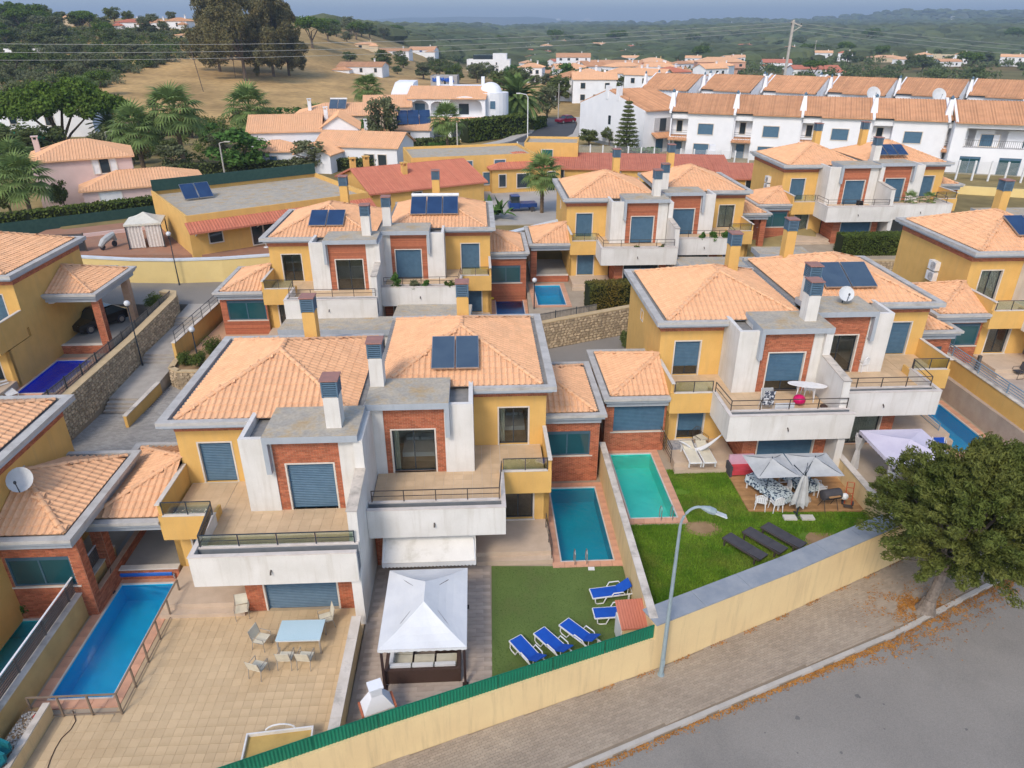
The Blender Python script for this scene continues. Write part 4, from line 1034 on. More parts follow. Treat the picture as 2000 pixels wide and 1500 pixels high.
for sx in (-1, 1):
    for sy in (-1, 1): MB().box(sx * .80 - .03, sx * .80 + .03, sy * .47 - .03, sy * .47 + .03, 0, .66).build('leg', mat('taupe_metal', (.34, .31, .27), None, .5), t)
t = thing('sand_table', 'white rimmed shallow tray with a hooped handle by the green screen', 'tray', (-7.75, 15.75, GA), R(8))
q = MB(); q.box(-1.05, 1.05, -.5, .5, .28, .34, 1)
for a, b, c_, d in ((-1.1, 1.1, -.55, -.5), (-1.1, 1.1, .5, .55), (-1.1, -1.05, -.5, .5), (1.05, 1.1, -.5, .5)): q.box(a, b, c_, d, .22, .48)
q.build('tray', [WPL, mat('mustard_lining', (.52, .36, .12), (.44, .30, .10), .9, 2)], t)
MB().tube([(-.3 + .5 * math.cos(x) + .3, .56, .42 + .3 * math.sin(x)) for x in np.linspace(0, math.pi, 9)], .03, 6).build('hoop', WPL, t)
for sx in (-1, 1): MB().box(sx * .95 - .04, sx * .95 + .04, -.4, .4, 0, .22).build('leg', WPL, t)
t = thing('pot_plant', 'small leafy pot plant against the brick wall at the left edge', 'plant', (-19.95, 21.95, GA)); MB().cone((0, 0, 0), .14, .19, .28).build('pot', mat('terracotta', (.42, .17, .09), None, .8), t)
PLANTS = [t]

# ------------------------------------------------------------------ gazebo garden (middle)
pv_ = sheet('paved_terrace', [(-5.72, poly_y(BW, -5.72) + .3), (-.72, poly_y(BW, -.72) + .3), (-.95, 25.1), (-6.15, 25.0)], GA + .003, .02, mat('paving_joint', (.40, .335, .28), (.35, .29, .24), .95))
blocks(pv_, lambda x, y: -5.42 - .045 * (y - 17) < x < -.95 - .02 * (y - 17) and poly_y(BW, x) + .42 < y < 24.85, (-6.4, 14.6), YAW, .62, .21, 10, 54, GA + .016, .02, STONEP, 'paving_slab', 300, .008, .5, .0015)
sheet('artificial_turf', [(-.70, poly_y(BW, -.7) + .3), (5.15, poly_y(BW, 5.15) + .3), (4.98, 25.0), (-.92, 25.0)], GA + .02, .03, TURF)
tv = []
for k in range(26000):
    y = random.uniform(17.5, 25.0); x = random.uniform(-.75, 5.1)
    if y > poly_y(BW, x) + .32 and x > -.70 - .03 * (y - 17) and x < 5.15 - .02 * (y - 19): tv.append((x, y))
tv = np.array(tv); n = len(tv); a = RNG.uniform(0, 6.28, n); hh = RNG.uniform(.012, .028, n)
V = np.zeros((n, 3, 3)); V[:, 0, 0] = tv[:, 0] - .012 * np.cos(a); V[:, 0, 1] = tv[:, 1] - .012 * np.sin(a); V[:, 1, 0] = tv[:, 0] + .012 * np.cos(a); V[:, 1, 1] = tv[:, 1] + .012 * np.sin(a)
V[:, 2, 0] = tv[:, 0] + RNG.uniform(-.015, .015, n); V[:, 2, 1] = tv[:, 1] + RNG.uniform(-.015, .015, n); V[:, :2, 2] = GA + .02; V[:, 2, 2] = GA + .02 + hh
np_mesh('turf_pile', V.reshape(-1, 3), np.arange(3 * n).reshape(n, 3), mat('turf_fibre', (.075, .145, .03), (.06, .12, .025), .95, .6, isl=.2))['kind'] = 'stuff'
tag(bpy.data.objects['turf_pile'], 'short artificial grass pile of the turf square', 'artificial turf')

def gazebo(label, x, y, z, w, d, h, rise, cloth, posts, rz=YAW, ridge=0., val=.12, curtains=None, cm=None):
    t = thing('gazebo', label, 'gazebo', (x, y, z), rz)
    X, Y = w / 2, d / 2; q = MB(); r = ridge / 2
    # canopy, slightly sagging between the hips
    def pt(a, b):
        return (a, b)
    A = [(-X, -Y, h), (X, -Y, h), (X, Y, h), (-X, Y, h)]; T = [(0, -r, h + rise), (0, r, h + rise)]
    n = 6
    def surf(c0, c1, t0, t1):
        V = []
        for j in range(n + 1):
            f = j / n
            for i in range(n + 1):
                g = i / n; lo = Vector(c0).lerp(Vector(c1), g); hi = Vector(t0).lerp(Vector(t1), g); p = lo.lerp(hi, f)
                p.z -= .16 * math.sin(math.pi * f) * (.55 + .45 * math.sin(math.pi * g)) * min(1, rise); V.append(p)
        q.add(V, [(j * (n + 1) + i, j * (n + 1) + i + 1, (j + 1) * (n + 1) + i + 1, (j + 1) * (n + 1) + i) for j in range(n) for i in range(n)])
    surf(A[0], A[1], T[0], T[0]); surf(A[1], A[2], T[0], T[1]); surf(A[2], A[3], T[1], T[1]); surf(A[3], A[0], T[1], T[0])
    q.build('canopy', cloth, t, smooth=False)
    v = MB()
    for p, s in zip(A, A[1:] + A[:1]):
        p, s = Vector(p), Vector(s); L = (s - p).length; k = max(4, int(L / .25)); dn = (s - p).normalized().cross(Vector((0, 0, 1))) * .006
        for i in range(k):
            a, b = p.lerp(s, i / k) + dn, p.lerp(s, (i + 1) / k) + dn; c = (a + b) / 2
            v.add([a, b, b - Vector((0, 0, val)), c - Vector((0, 0, val + .035)), a - Vector((0, 0, val))], [(0, 4, 3, 2, 1)])
    v.build('valance', cloth, t)
    for sx in (-1, 1):
        for sy in (-1, 1):
            px, py = sx * (X - .1), sy * (Y - .1)
            MB().box(px - .045, px + .045, py - .045, py + .045, 0, h - .03).build('post', posts, t); MB().box(px - .11, px + .11, py - .11, py + .11, 0, .04).build('post_foot', posts, t)
            if curtains and (sx, sy) in curtains:
                k = MB(); m = 10; ring = lambda zz, rad: [(px + rad * (1 + .25 * (i % 2)) * math.cos(6.283 * i / m), py + rad * (1 + .25 * (i % 2)) * math.sin(6.283 * i / m), zz) for i in range(m)]
                rings = [ring(.02, .20), ring(.9, .12), ring(1.15, .09), ring(h - .25, .26)]
                k.add([p for r_ in rings for p in r_], [(j * m + i, j * m + (i + 1) % m, (j + 1) * m + (i + 1) % m, (j + 1) * m + i) for j in range(3) for i in range(m)]); k.build('curtain', cm or cloth, t)
    q = MB()
    for p in ((-X + .1, -Y + .1), (X - .1, -Y + .1), (X - .1, Y - .1), (-X + .1, Y - .1)): q.tube([(*p, h - .04), (0, 0, h + rise - .1)], .018, 5)
    q.build('roof_frame', posts, t)
    return t
gazebo('white canvas gazebo on dark posts over the wicker sofa', -3.28, 20.42, GA, 3.15, 4.15, 2.02, .75, WFAB, mat('dark_brown_post', (.05, .03, .028), None, .6), ridge=1.05, val=.10)
# wicker sofa, low U open towards the house
t = thing('wicker_sofa', 'U shaped dark wicker sofa with white cushions under the white gazebo', 'sofa', (-3.3, 19.15, GA + .02), YAW)
for x0, x1, y0, y1 in ((-1.25, -.42, -.42, .42), (-.41, .41, -.42, .42), (.42, 1.25, -.42, .42), (-1.25, -.42, .43, 1.6)):
    MB().box(x0, x1, y0, y1, .02, .32).build('seat_base', RATT, t); MB().box(x0 + .05, x1 - .02, y0 + (.14 if y0 < 0 else .02), y1 - .02, .32, .44).build('seat_cushion', CRMF, t)
for a, b, c_, d in ((-1.25, 1.25, -.56, -.42), (-1.39, -1.25, -.56, 1.6), (1.25, 1.39, -.56, .45)): MB().box(a, b, c_, d, .02, .66).build('back_panel', RATT, t)
for k in range(3): MB().box(-1.2 + k * .82, -.44 + k * .82, -.41, -.26, .44, .74).build('back_cushion', WFAB, t)
for k in range(2): MB().box(-1.24, -1.1, -.2 + k * .85, .6 + k * .85, .44, .74).build('back_cushion', WFAB, t)
t = thing('coffee_table', 'wicker coffee table inside the U shaped sofa', 'table', (-2.55, 20.25, GA + .02), YAW)
MB().box(-.42, .42, -.3, .3, .02, .36).build('base', RATT, t); MB().box(-.43, .43, -.31, .31, .36, .38).build('tabletop', WOOD, t)
# awning over the ground floor door
t = thing('awning', 'dirty white sloping awning with a wavy edge above the gazebo', 'awning', (-3.55, 24.2, 0), YAW)
q = MB(); n = 12
V = []
for j in range(4):
    for i in range(n + 1): V.append((-2.0 + 4.0 * i / n, .95 - 1.45 * j / 3, 2.84 - .36 * j - .03 * math.sin(math.pi * j / 3)))
q.add(V, [(j * (n + 1) + i, (j + 1) * (n + 1) + i, (j + 1) * (n + 1) + i + 1, j * (n + 1) + i + 1) for j in range(3) for i in range(n)])
q.build('awning_cloth', mat('awning_cloth', (.74, .72, .68), (.68, .66, .62), .9, 1.5, stain=(.33, .30, .22), stain_scale=.9, stain_amt=.6), t)
q = MB()
for i in range(26):
    a, b = -2.0 + 4.0 * i / 26, -2.0 + 4.0 * (i + 1) / 26
    q.add([(a, -.51, 1.76), (b, -.51, 1.76), (b, -.51, 1.56), ((a + b) / 2, -.51, 1.50), (a, -.51, 1.56)], [(0, 4, 3, 2, 1)])
q.build('scalloped_edge', WFAB, t)
MB().tube([(-2.05, .98, 2.84), (2.05, .98, 2.84)], .06, 8).build('roller', WPL, t)
for sx in (-1, 1): MB().tube([(sx * 1.9, .9, 2.3), (sx * 1.9, .2, 2.35), (sx * 1.95, -.48, 1.8)], .025, 6).build('arm', WPL, t)
# white masonry barbecue
t = thing('barbecue_oven', 'white masonry barbecue with a chimney hood behind the green screen', 'barbecue', (-4.65, 17.05, GA), R(24)); t.scale = (.95, .95, .80)
q = MB(); q.box(-.55, -.45, -.35, .35, 0, .9); q.box(.45, .55, -.35, .35, 0, .9); q.box(-.45, .45, .25, .35, 0, .9); q.box(-.55, .55, -.35, .35, .9, .98); q.build('hearth', WHT, t)
q = MB(); a, b = [(-.55, -.35, .98), (.55, -.35, .98), (.55, .35, .98), (-.55, .35, .98)], [(-.2, -.15, 1.65), (.2, -.15, 1.65), (.2, .2, 1.65), (-.2, .2, 1.65)]
q.add(a + b, [(0, 1, 5, 4), (1, 2, 6, 5), (2, 3, 7, 6), (3, 0, 4, 7), (4, 5, 6, 7)]); q.box(-.2, .2, -.15, .2, 1.65, 2.05); q.box(-.26, .26, -.2, .25, 2.05, 2.13); q.build('hood', WHTB, t)
for s in (-1, 1): MB().box(s * .56, s * .64, -.35, .35, .9, 1.0).build('side_brick', BRK, t)
# blue loungers
def lounger(frame, fab, label='x', back=35, arms=True):
    t = thing('sun_lounger', label, 'sun lounger')
    f = MB()
    for sx in (-1, 1):
        x = sx * .31
        f.bar((x, -.95, .33), (x, .95, .33), .05, .05)
        if arms:
            f.tube([(x, -.85, .33), (x * 1.1, -.82, .08), (x * 1.1, -.72, .02), (x * 1.1, -.45, .02), (x, -.3, .33)], .028, 6); f.tube([(x * 1.15, -.1, .35), (x * 1.2, 0, .55), (x * 1.2, .45, .55), (x * 1.1, .6, .33)], .028, 6)
        else: f.box(x - .03, x + .03, -.85, -.78, 0, .33)
        f.box(x - .03, x + .03, .72, .79, 0, .33)
    f.bar((-.31, -.95, .33), (.31, -.95, .33), .05, .05); f.bar((-.31, .95, .33), (.31, .95, .33), .05, .05)
    f.build('frame', frame, t)
    MB().box(-.285, .285, -.93, .28, .345, .375).build('seat', fab, t)
    b = R(back); c, s = math.cos(b), math.sin(b); q = MB(); L = .72
    q.add([(-.285, .29, .35), (.285, .29, .35), (.285, .29 + L * c, .35 + L * s), (-.285, .29 + L * c, .35 + L * s), (-.285, .29 - .03 * s, .35 + .03 * c), (.285, .29 - .03 * s, .35 + .03 * c), (.285, .29 + L * c - .03 * s, .35 + L * s + .03 * c), (-.285, .29 + L * c - .03 * s, .35 + L * s + .03 * c)],
          [(0, 3, 2, 1), (4, 5, 6, 7), (0, 1, 5, 4), (1, 2, 6, 5), (2, 3, 7, 6), (3, 0, 4, 7)]); q.build('backrest', fab, t)
    if back > 5:
        q = MB(); [q.tube([(sx * .27, .29 + L * .7 * c, .35 + L * .7 * s), (sx * .27, .7, .33)], .015, 5) for sx in (-1, 1)]; q.build('prop', frame, t)
    return t
bl = lounger(WPL, BLUF); G_ = 'blue and white sun loungers on the turf'
for k, (x, y, a, lab) in enumerate([(.62, 19.75, 215, 'blue sun lounger nearest the gazebo, in the row of three by the screen'), (1.62, 20.18, 219, 'middle blue sun lounger in the row of three by the screen'), (2.68, 20.68, 223, 'blue sun lounger of the row of three closest to the little shed'),
        (4.2, 23.05, -80, 'blue sun lounger with raised back beside the cream wall, farthest from the street'), (4.2, 21.85, -85, 'blue sun lounger half hidden behind the little red roofed shed')]):
    c = bl if k == 0 else copy_tree(bl); c.location = (x, y, GA + .02); c.rotation_euler = (0, 0, R(a)); c.scale = (.92,) * 3; tag(c, lab, None, G_)
# pump shed with a red tiled top
t = thing('garden_shed', 'small ochre pump shed with a red ribbed roof by the street wall', 'shed', (4.76, 20.75, GA), R(6))
q = MB().box(-.56, .56, -.5, .5, 0, 1.15); q.build('wall', CRM, t); MB().box(-.62, -.565, -.42, .42, .02, 1.05).build('door', WPL, t)
q = MB(); n = 24
V = []
for i in range(n + 1):
    x = -.66 + 1.32 * i / n; dz = .02 if i % 2 else 0
    V += [(x, -.62, 1.17 + dz), (x, .58, 1.52 + dz)]
q.add(V, [(2 * i, 2 * i + 2, 2 * i + 3, 2 * i + 1) for i in range(n)]); q.extx([(-.6, 1.1), (.56, 1.44), (.56, 1.50), (-.6, 1.16)], -.64, .64); q.build('roof', TILER, t)
tag(MB().box(-.14, .14, -.1, .1, 0, .03).build('skimmer_lid', WPL, None, (3.55, 24.8, GA + .03)), 'small white skimmer lid at the end of the deep teal pool', 'lid')
t = thing('porch_railing', 'short brown railing on the porch beside the deep teal pool', 'railing'); railing(t, [(1.78, 25.0, .9), (1.6, 27.2, .9)], .8, 2, IRON, 'rails', 1.1, .016)
# ------------------------------------------------------------------ lawn garden (right) and its things
lawn = [(5.62, poly_y(BW, 5.62) + .95), (11.5, 22.5 + .95), (17.2, 25.45 + .95), (17.0, 28.0), (11.4, 28.2), (11.2, 31.7), (8.1, 31.4), (8.15, 27.0), (5.35, 27.0)]
lawn = [(5.62, 20.5), (11.5, 23.3), (17.2, 26.3), (17.05, 31.5), (8.15, 31.6), (8.35, 27.0), (5.32, 26.9)]
sheet('lawn', lawn, GB + .01, .04, LAWN)
def inpoly(P, x, y):
    c = False
    for (xa, ya), (xb, yb) in zip(P, P[1:] + P[:1]):
        if (ya > y) != (yb > y) and x < (xb - xa) * (y - ya) / (yb - ya) + xa: c = not c
    return c
def grass(name, label, poly, z, n, h0, h1, m, skip=None, w=.012):
    xs = [p[0] for p in poly]; ys = [p[1] for p in poly]; P = []
    while len(P) < n:
        x, y = random.uniform(min(xs), max(xs)), random.uniform(min(ys), max(ys))
        if inpoly(poly, x, y) and not (skip and skip(x, y)): P.append((x, y))
    P = np.array(P); a = RNG.uniform(0, 6.28, n); clump = .6 + .4 * np.sin(P[:, 0] * 1.9 + 1) * np.sin(P[:, 1] * 1.5) 
    hh = RNG.uniform(h0, h1, n) * (.7 + .5 * clump); V = np.zeros((n, 3, 3))
    for i, s in ((0, -1), (1, 1)): V[:, i, 0] = P[:, 0] + s * w * np.cos(a); V[:, i, 1] = P[:, 1] + s * w * np.sin(a); V[:, i, 2] = z
    V[:, 2, 0] = P[:, 0] + RNG.normal(0, .03, n); V[:, 2, 1] = P[:, 1] + RNG.normal(0, .03, n); V[:, 2, 2] = z + hh
    o = np_mesh(name, V.reshape(-1, 3), np.arange(3 * n).reshape(n, 3), m); return tag(o, label, 'grass', None, 'stuff')
bare = [((14.35, 25.55), 1.15), ((8.85, 26.7), .8), ((8.45, 29.6), .45), ((13.6, 26.1), .5)]
def skip(x, y):
    if 11.35 < x and y > 27.9: return True
    return any(math.hypot((x - c[0]) * .8, (y - c[1]) * 1.3) < r * random.uniform(.55, 1.1) for c, r in bare)
grass('grass', 'thick bright green grass of the real lawn', lawn, GB + .01, 90000, .05, .13, BLADE, skip, .016)
for k, ((x, y), r) in enumerate(bare[:2]):
    pts = [(x + r * random.uniform(.75, 1.1) * 1.25 * math.cos(t), y + r * random.uniform(.75, 1.1) * .77 * math.sin(t)) for t in np.linspace(0, 6.1, 16)]
    sheet('bare_earth', pts, GB + .018, .02, SOIL)
# deck
dk = thing('wooden_deck', 'weathered plank deck under the two grey parasols', 'deck')
for k in range(26):
    y = 27.95 + k * .145; x0 = shear(11.45, y); x1 = shear(17.05, y)
    if k >= 24: x0 += .1
    MB().box(x0, x1, y, y + .135, GB - .02, GB + .09).build('deck_plank', WOOD, dk)
ZD = GB + .09
def plastic_chair():
    t = thing('plastic_chair', 'x', 'chair')
    for sx in (-1, 1):
        for sy in (-1, 1): MB().tube([(sx * .25, sy * .24, 0), (sx * .21, sy * .2, .43)], [.02, .03], 6).build('leg', WPL, t)
        MB().tube([(sx * .25, -.2, .43), (sx * .27, -.16, .64), (sx * .27, .2, .66)], .02, 6).build('armrest', WPL, t)
    MB().box(-.23, .23, -.23, .22, .42, .45).build('seat', WPL, t)
    q = MB()
    for k in range(5): x = -.18 + k * .09; q.box(x - .03, x + .03, .22, .245, .45, .80 + .06 * math.cos((k - 2) * .5))
    q.tube([(-.25, .235, .45), (-.23, .25, .8), (0, .26, .92), (.23, .25, .8), (.25, .235, .45)], .022, 6); q.build('backrest', WPL, t)
    return t
pc = plastic_chair(); G_ = 'white plastic chairs of the lawn villa'
for k, (x, y, z, a, lab) in enumerate([(12.0, 28.15, ZD, 160, 'white plastic chair at the near left corner of the patterned tablecloth'), (12.7, 28.0, ZD, 190, 'white plastic chair at the near end of the patterned tablecloth'), (13.45, 29.15, ZD, -90, 'white plastic chair at the right side of the patterned tablecloth'),
        (15.3, 29.3, ZD, 100, 'white plastic chair behind the barrel barbecue'), (15.75, 33.75, 4.55, 180, 'white plastic chair under the oval terrace table'), (19.95, 36.75, 4.6, 205, 'white plastic chair alone on the terrace beside the dividing wall')]):
    c = pc if k == 0 else copy_tree(pc); c.location = (x, y, z); c.rotation_euler = (0, 0, R(a)); tag(c, lab, None, G_)
CLOTH = mat('patterned_cloth', (.50, .58, .62), (.03, .06, .11), .8, 9, fac_lo=.52, fac_hi=.56)
for lab, x, y, a, l_ in (('long table under a blue and black patterned cloth, on the deck', 12.7, 29.1, 27, 2.3), ('second cloth covered table behind the closed parasol', 14.35, 29.8, 20, 1.8)):
    t = thing('covered_table', lab, 'table', (x, y, ZD), R(a), 'cloth covered tables on the deck')
    MB().box(-.45, .45, -l_ / 2, l_ / 2, .70, .74).build('tabletop', WPL, t)
    q = MB(); q.box(-.47, .47, -l_ / 2 - .02, l_ / 2 + .02, .742, .75)
    n = 40
    per = [(-.475, -l_ / 2), (.475, -l_ / 2), (.475, l_ / 2), (-.475, l_ / 2)]
    for p, s in zip(per, per[1:] + per[:1]):
        L = math.hypot(s[0] - p[0], s[1] - p[1]); k = int(L / .12); d = ((s[0] - p[0]) / L, (s[1] - p[1]) / L)
        V = []
        for i in range(k + 1):
            e = .03 if i % 2 else 0.; V += [(lerp(p[0], s[0], i / k), lerp(p[1], s[1], i / k), .75), (lerp(p[0], s[0], i / k) + d[1] * (.05 + e), lerp(p[1], s[1], i / k) - d[0] * (.05 + e), .38 + .02 * (i % 3))]
        q.add(V, [(2 * i, 2 * i + 1, 2 * i + 3, 2 * i + 2) for i in range(k)])
    q.build('tablecloth', CLOTH, t)
    for sx in (-1, 1):
        for sy in (-1, 1): MB().box(sx * .4 - .03, sx * .4 + .03, sy * (l_ / 2 - .1) - .03, sy * (l_ / 2 - .1) + .03, 0, .70).build('leg', WPL, t)
def parasol(label, x, y, z, w, d, h, a, tilt=0):
    t = thing('parasol', label, 'parasol', (x, y, z), R(a), 'square grey parasols over the deck')
    q = MB(); A = [(-w / 2, -d / 2, h), (w / 2, -d / 2, h), (w / 2, d / 2, h), (-w / 2, d / 2, h)]; T = (0, 0, h + .42); n = 5
    for p, s in zip(A, A[1:] + A[:1]):
        V = []
        for j in range(n + 1):
            for i in range(n + 1):
                c = Vector(p).lerp(Vector(s), i / n).lerp(Vector(T), j / n); c.z -= .10 * math.sin(math.pi * j / n) * (.5 + .5 * math.sin(math.pi * i / n)); V.append(c)
        q.add(V, [(j * 6 + i, j * 6 + i + 1, (j + 1) * 6 + i + 1, (j + 1) * 6 + i) for j in range(n) for i in range(n)])
    q.build('canopy', GRYF, t)
    q = MB()
    for p in A: q.tube([(p[0] * .97, p[1] * .97, h - .015), (0, 0, h + .38)], .012, 5)
    q.build('rib', FRM, t); MB().tube([(0, 0, 0), (0, 0, h + .5)], .024, 8).build('pole', FRM, t); MB().cone((0, 0, 0), .26, .22, .1).build('base', KERB, t)
    return t
parasol('faded grey square parasol over the patterned tablecloth', 12.4, 28.75, ZD, 2.05, 2.05, 2.05, 4)
parasol('faded grey square parasol over the barbecue corner', 14.5, 28.85, ZD, 2.1, 2.05, 2.05, 2)
t = thing('closed_parasol', 'folded grey cantilever parasol on a cross foot with slabs', 'parasol', (13.6, 27.62, GB))
MB().tube([(0, 0, .0), (0, 0, 2.5)], .04, 8).build('pole', FRM, t)
q = MB(); n = 14; rings = []
for zz, r in ((2.35, .07), (2.1, .15), (1.7, .20), (1.2, .27), (.95, .33), (.78, .30)):
    rings.append([((r * (1.22 if i % 2 else .78)) * math.cos(6.283 * i / n), (r * (1.22 if i % 2 else .78)) * math.sin(6.283 * i / n), zz - (.12 if (i % 2 and zz < .9) else 0)) for i in range(n)])
q.add([p for r_ in rings for p in r_], [(j * n + i, (j + 1) * n + i, (j + 1) * n + (i + 1) % n, j * n + (i + 1) % n) for j in range(5) for i in range(n)]); q.build('folded_canopy', GRYF, t)
q = MB(); [q.tube([(0, 0, 2.3), (math.cos(a) * .55, math.sin(a) * .3 + .15, 2.75)], .016, 5) for a in (2.7, 2.9, .9, 1.2)]; q.build('rib', FRM, t)
q = MB(); q.box(-.6, .6, -.05, .05, .02, .07); q.box(-.05, .05, -.35, .35, .02, .07); q.build('foot', FRM, t)
for s in (-1, 1): MB().box(s * .12, s * .72, -.42, -.07, .07, .16).build('weight_slab', mat('pale_slab', (.62, .60, .55), None, .9), t)
t = thing('barrel_barbecue', 'charcoal barrel barbecue on trestle legs at the deck edge', 'barbecue', (15.3, 28.15, ZD), R(12))
MB().tube([(-.48, 0, .82), (-.45, 0, .82), (.45, 0, .82), (.48, 0, .82)], [.1, .26, .26, .1], 14).build('barrel', DARKF, t)
for s in (-1, 1):
    q = MB(); q.tube([(s * .35, -.3, 0), (s * .32, 0, .62)], .018, 5); q.tube([(s * .35, .3, 0), (s * .32, 0, .62)], .018, 5); q.build('leg', IRON, t)
MB().box(-.3, .3, -.34, -.24, .84, .88).build('shelf', WOOD, t)
tag(MB().ell((0, 0, 0), (.17, .15, .18)).build('charcoal_bag', WPL, None, (15.95, 28.1, ZD + .72)), 'white plastic bag hanging beside the barrel barbecue', 'bag')
t = thing('hand_trolley', 'red hand trolley leaning at the cream wall by the barbecue', 'trolley', (16.35, 28.45, ZD), R(-15))
q = MB(); [q.tube([(s * .16, -.12, .1), (s * .16, .22, 1.15)], .018, 6) for s in (-1, 1)]; [q.tube([(-.16, -.12 + .34 * f, .1 + 1.05 * f), (.16, -.12 + .34 * f, .1 + 1.05 * f)], .014, 5) for f in (.25, .5, .75, 1)]; q.build('frame', mat('trolley_red', (.50, .06, .02), None, .5), t)
MB().box(-.2, .2, -.36, -.1, .05, .07).build('toe_plate', IRON, t)
for s in (-1, 1): MB().tube([(s * .2, -.02, .12), (s * .26, -.02, .12)], .12, 12).build('wheel', DARKF, t)
# sofa with pink back
t = thing('garden_sofa', 'small garden sofa with a pink back and a red cushion by the brick', 'sofa', (12.0, 31.15, ZD), R(4))
MB().box(-.65, .65, -.3, .3, .12, .40).build('base', mat('red_cushion', (.55, .06, .08), None, .8), t); MB().box(-.65, .65, .3, .42, .12, .95).build('backrest', mat('pink_cloth', (.62, .40, .50), (.58, .36, .47), .9, 5), t)
for s in (-1, 1): MB().box(s * .65, s * .76, -.3, .4, 0, .62).build('arm', DARKF, t)
tag(MB().box(-.09, .09, -.09, .09, 0, .16).build('bucket', WPL, None, (12.05, 30.2, ZD)), 'small white tub on the deck before the pink sofa', 'tub')
# dark loungers
dl = lounger(IRON, DARKF, back=3, arms=False); G_ = 'charcoal sun loungers on the real lawn'
for k, (x, y, lab) in enumerate([(10.28, 24.95, 'charcoal sun lounger on the lawn nearest the turquoise pool'), (11.3, 25.38, 'middle one of three charcoal sun loungers on the lawn'), (12.25, 25.72, 'charcoal sun lounger on the lawn nearest the bare patch')]):
    c = dl if k == 0 else copy_tree(dl); c.location = (x, y, GB + .04); c.rotation_euler = (0, 0, R(-142)); tag(c, lab, None, G_)
# porch of the lawn villa
ZP = 1.7
cl = lounger(WPL, CRMF, back=12, arms=False); G_ = 'cream sun loungers on the porch'
for k, (x, y, lab) in enumerate([(9.45, 31.95, 'white framed cream lounger on the porch, the one nearer the pool'), (10.2, 31.98, 'white framed cream lounger on the porch, the one nearer the brick')]):
    c = cl if k == 0 else copy_tree(cl); c.location = (x, y, ZP); c.rotation_euler = (0, 0, R(3)); tag(c, lab, None, G_)
t = thing('hammock', 'white net hammock slung from the brick corner over the porch', 'hammock')
q = MB(); n = 14; V = []
for i in range(n + 1):
    f = i / n; x, y = lerp(10.95, 8.9, f), lerp(31.75, 32.6, f); z = lerp(3.45, 2.45, min(1, f * 1.7)) - .25 * math.sin(math.pi * min(1, f * 1.2)); w = .06 + .34 * math.sin(math.pi * f)
    V += [(x, y - w * .4, z - w * .5), (x, y, z - w), (x, y + w * .4, z - w * .5)]
q.add(V, [(3 * i + j, 3 * i + 3 + j, 3 * i + 4 + j, 3 * i + 1 + j) for i in range(n) for j in (0, 1)]); q.build('net', WFAB, t)
t = thing('porch_railing', 'brown iron railing along the porch beside the turquoise pool', 'railing'); railing(t, [(8.32, 31.6, ZP), (8.1, 34.0, ZP)], .95, 4, IRON, 'rails', 1.2, .018)
t = thing('wire_arch', 'brown bamboo arch standing on the porch railing corner', 'trellis', (8.35, 33.2, ZP), R(85))
q = MB(); [q.tube([(-r, 0, 0), (-r, 0, 1.35)] + [(-r * math.cos(a), 0, 1.35 + .55 * math.sin(a)) for a in np.linspace(.3, 2.84, 7)] + [(r, 0, 1.35), (r, 0, 0)], .022, 5) for r in (.34, .26, .18)]; q.build('hoop', mat('bamboo', (.30, .18, .06), None, .7), t)
t = thing('iron_armchair', 'brown iron armchair with a pale cushion by the half open shutter', 'chair', (10.25, 33.35, ZP), R(30))
MB().box(-.28, .28, -.28, .26, .40, .50).build('cushion', CRMF, t)
q = MB()
for sx in (-1, 1): q.tube([(sx * .3, -.3, 0), (sx * .3, -.3, .6), (sx * .3, .28, .62), (sx * .3, .3, 0)], .018, 5)
for k in range(6): q.tube([(-.3 + .12 * k, .28, .4), (-.28 + .112 * k, .36, .95 - .03 * abs(k - 2.5))], .012, 4)
q.tube([(-.3, .28, .62), (-.28, .36, .86), (0, .37, 1.), (.28, .36, .86), (.3, .28, .62)], .018, 5); q.build('frame', IRON, t)
tag(sheet('rug', rrect(9.3, 33.35, 1.5, .95, R(4)), ZP + .012, .012, mat('striped_rug', (.40, .40, .42), (.22, .23, .27), .95, 6), kind=None), 'grey patterned rug before the half open shutter on the porch', 'rug')
# terrace of the lawn villa
ZT = 4.53
t = thing('oval_table', 'white oval table on the terrace over the lawn', 'table', (15.35, 33.05, ZT), R(-14))
q = MB().prism([(.98 * math.cos(a), .34 * math.sin(a)) for a in np.linspace(0, 2 * math.pi, 25)[:-1]], .98, 1.02); q.build('tabletop', WPL, t)
for s in (-1, 1): MB().tube([(s * .45, 0, 0), (s * .4, 0, .98)], .03, 6).build('leg', WPL, t)
tag(MB().ell((0, 0, 0), (.32, .32, .28), 16, 9).build('exercise_ball', PINK, None, (14.95, 32.75, ZT + .28), 0, True), 'magenta ball under the white oval table', 'ball')
t = thing('drying_rack', 'folding rack hung with black and white clothes on the terrace', 'drying rack', (13.05, 32.2, ZT), R(5))
q = MB(); [q.tube([(s * .3, -.25, 0), (s * .3, .2, 1.15)], .014, 5) for s in (-1, 1)]; [q.tube([(s * .3, .25, 0), (s * .3, -.2, 1.15)], .014, 5) for s in (-1, 1)]; q.build('frame', WPL, t)
LAUN = mat('printed_laundry', (.66, .67, .70), (.06, .07, .10), .9, 7, fac_lo=.45, fac_hi=.52)
for k, (yy, z0, z1) in enumerate(((-.2, .35, 1.15), (.2, .5, 1.15), (.0, .3, .8))): MB().box(-.28, .28, yy - .01, yy + .01, z0, z1).build('laundry', LAUN if k != 1 else GRYF, t)
tag(MB().box(-.5, .5, -.03, .03, -.42, .06).build('towel', WFAB, None, (13.75, 31.6, 5.55 - .4), R(4)), 'white towel hung over the terrace railing', 'towel')
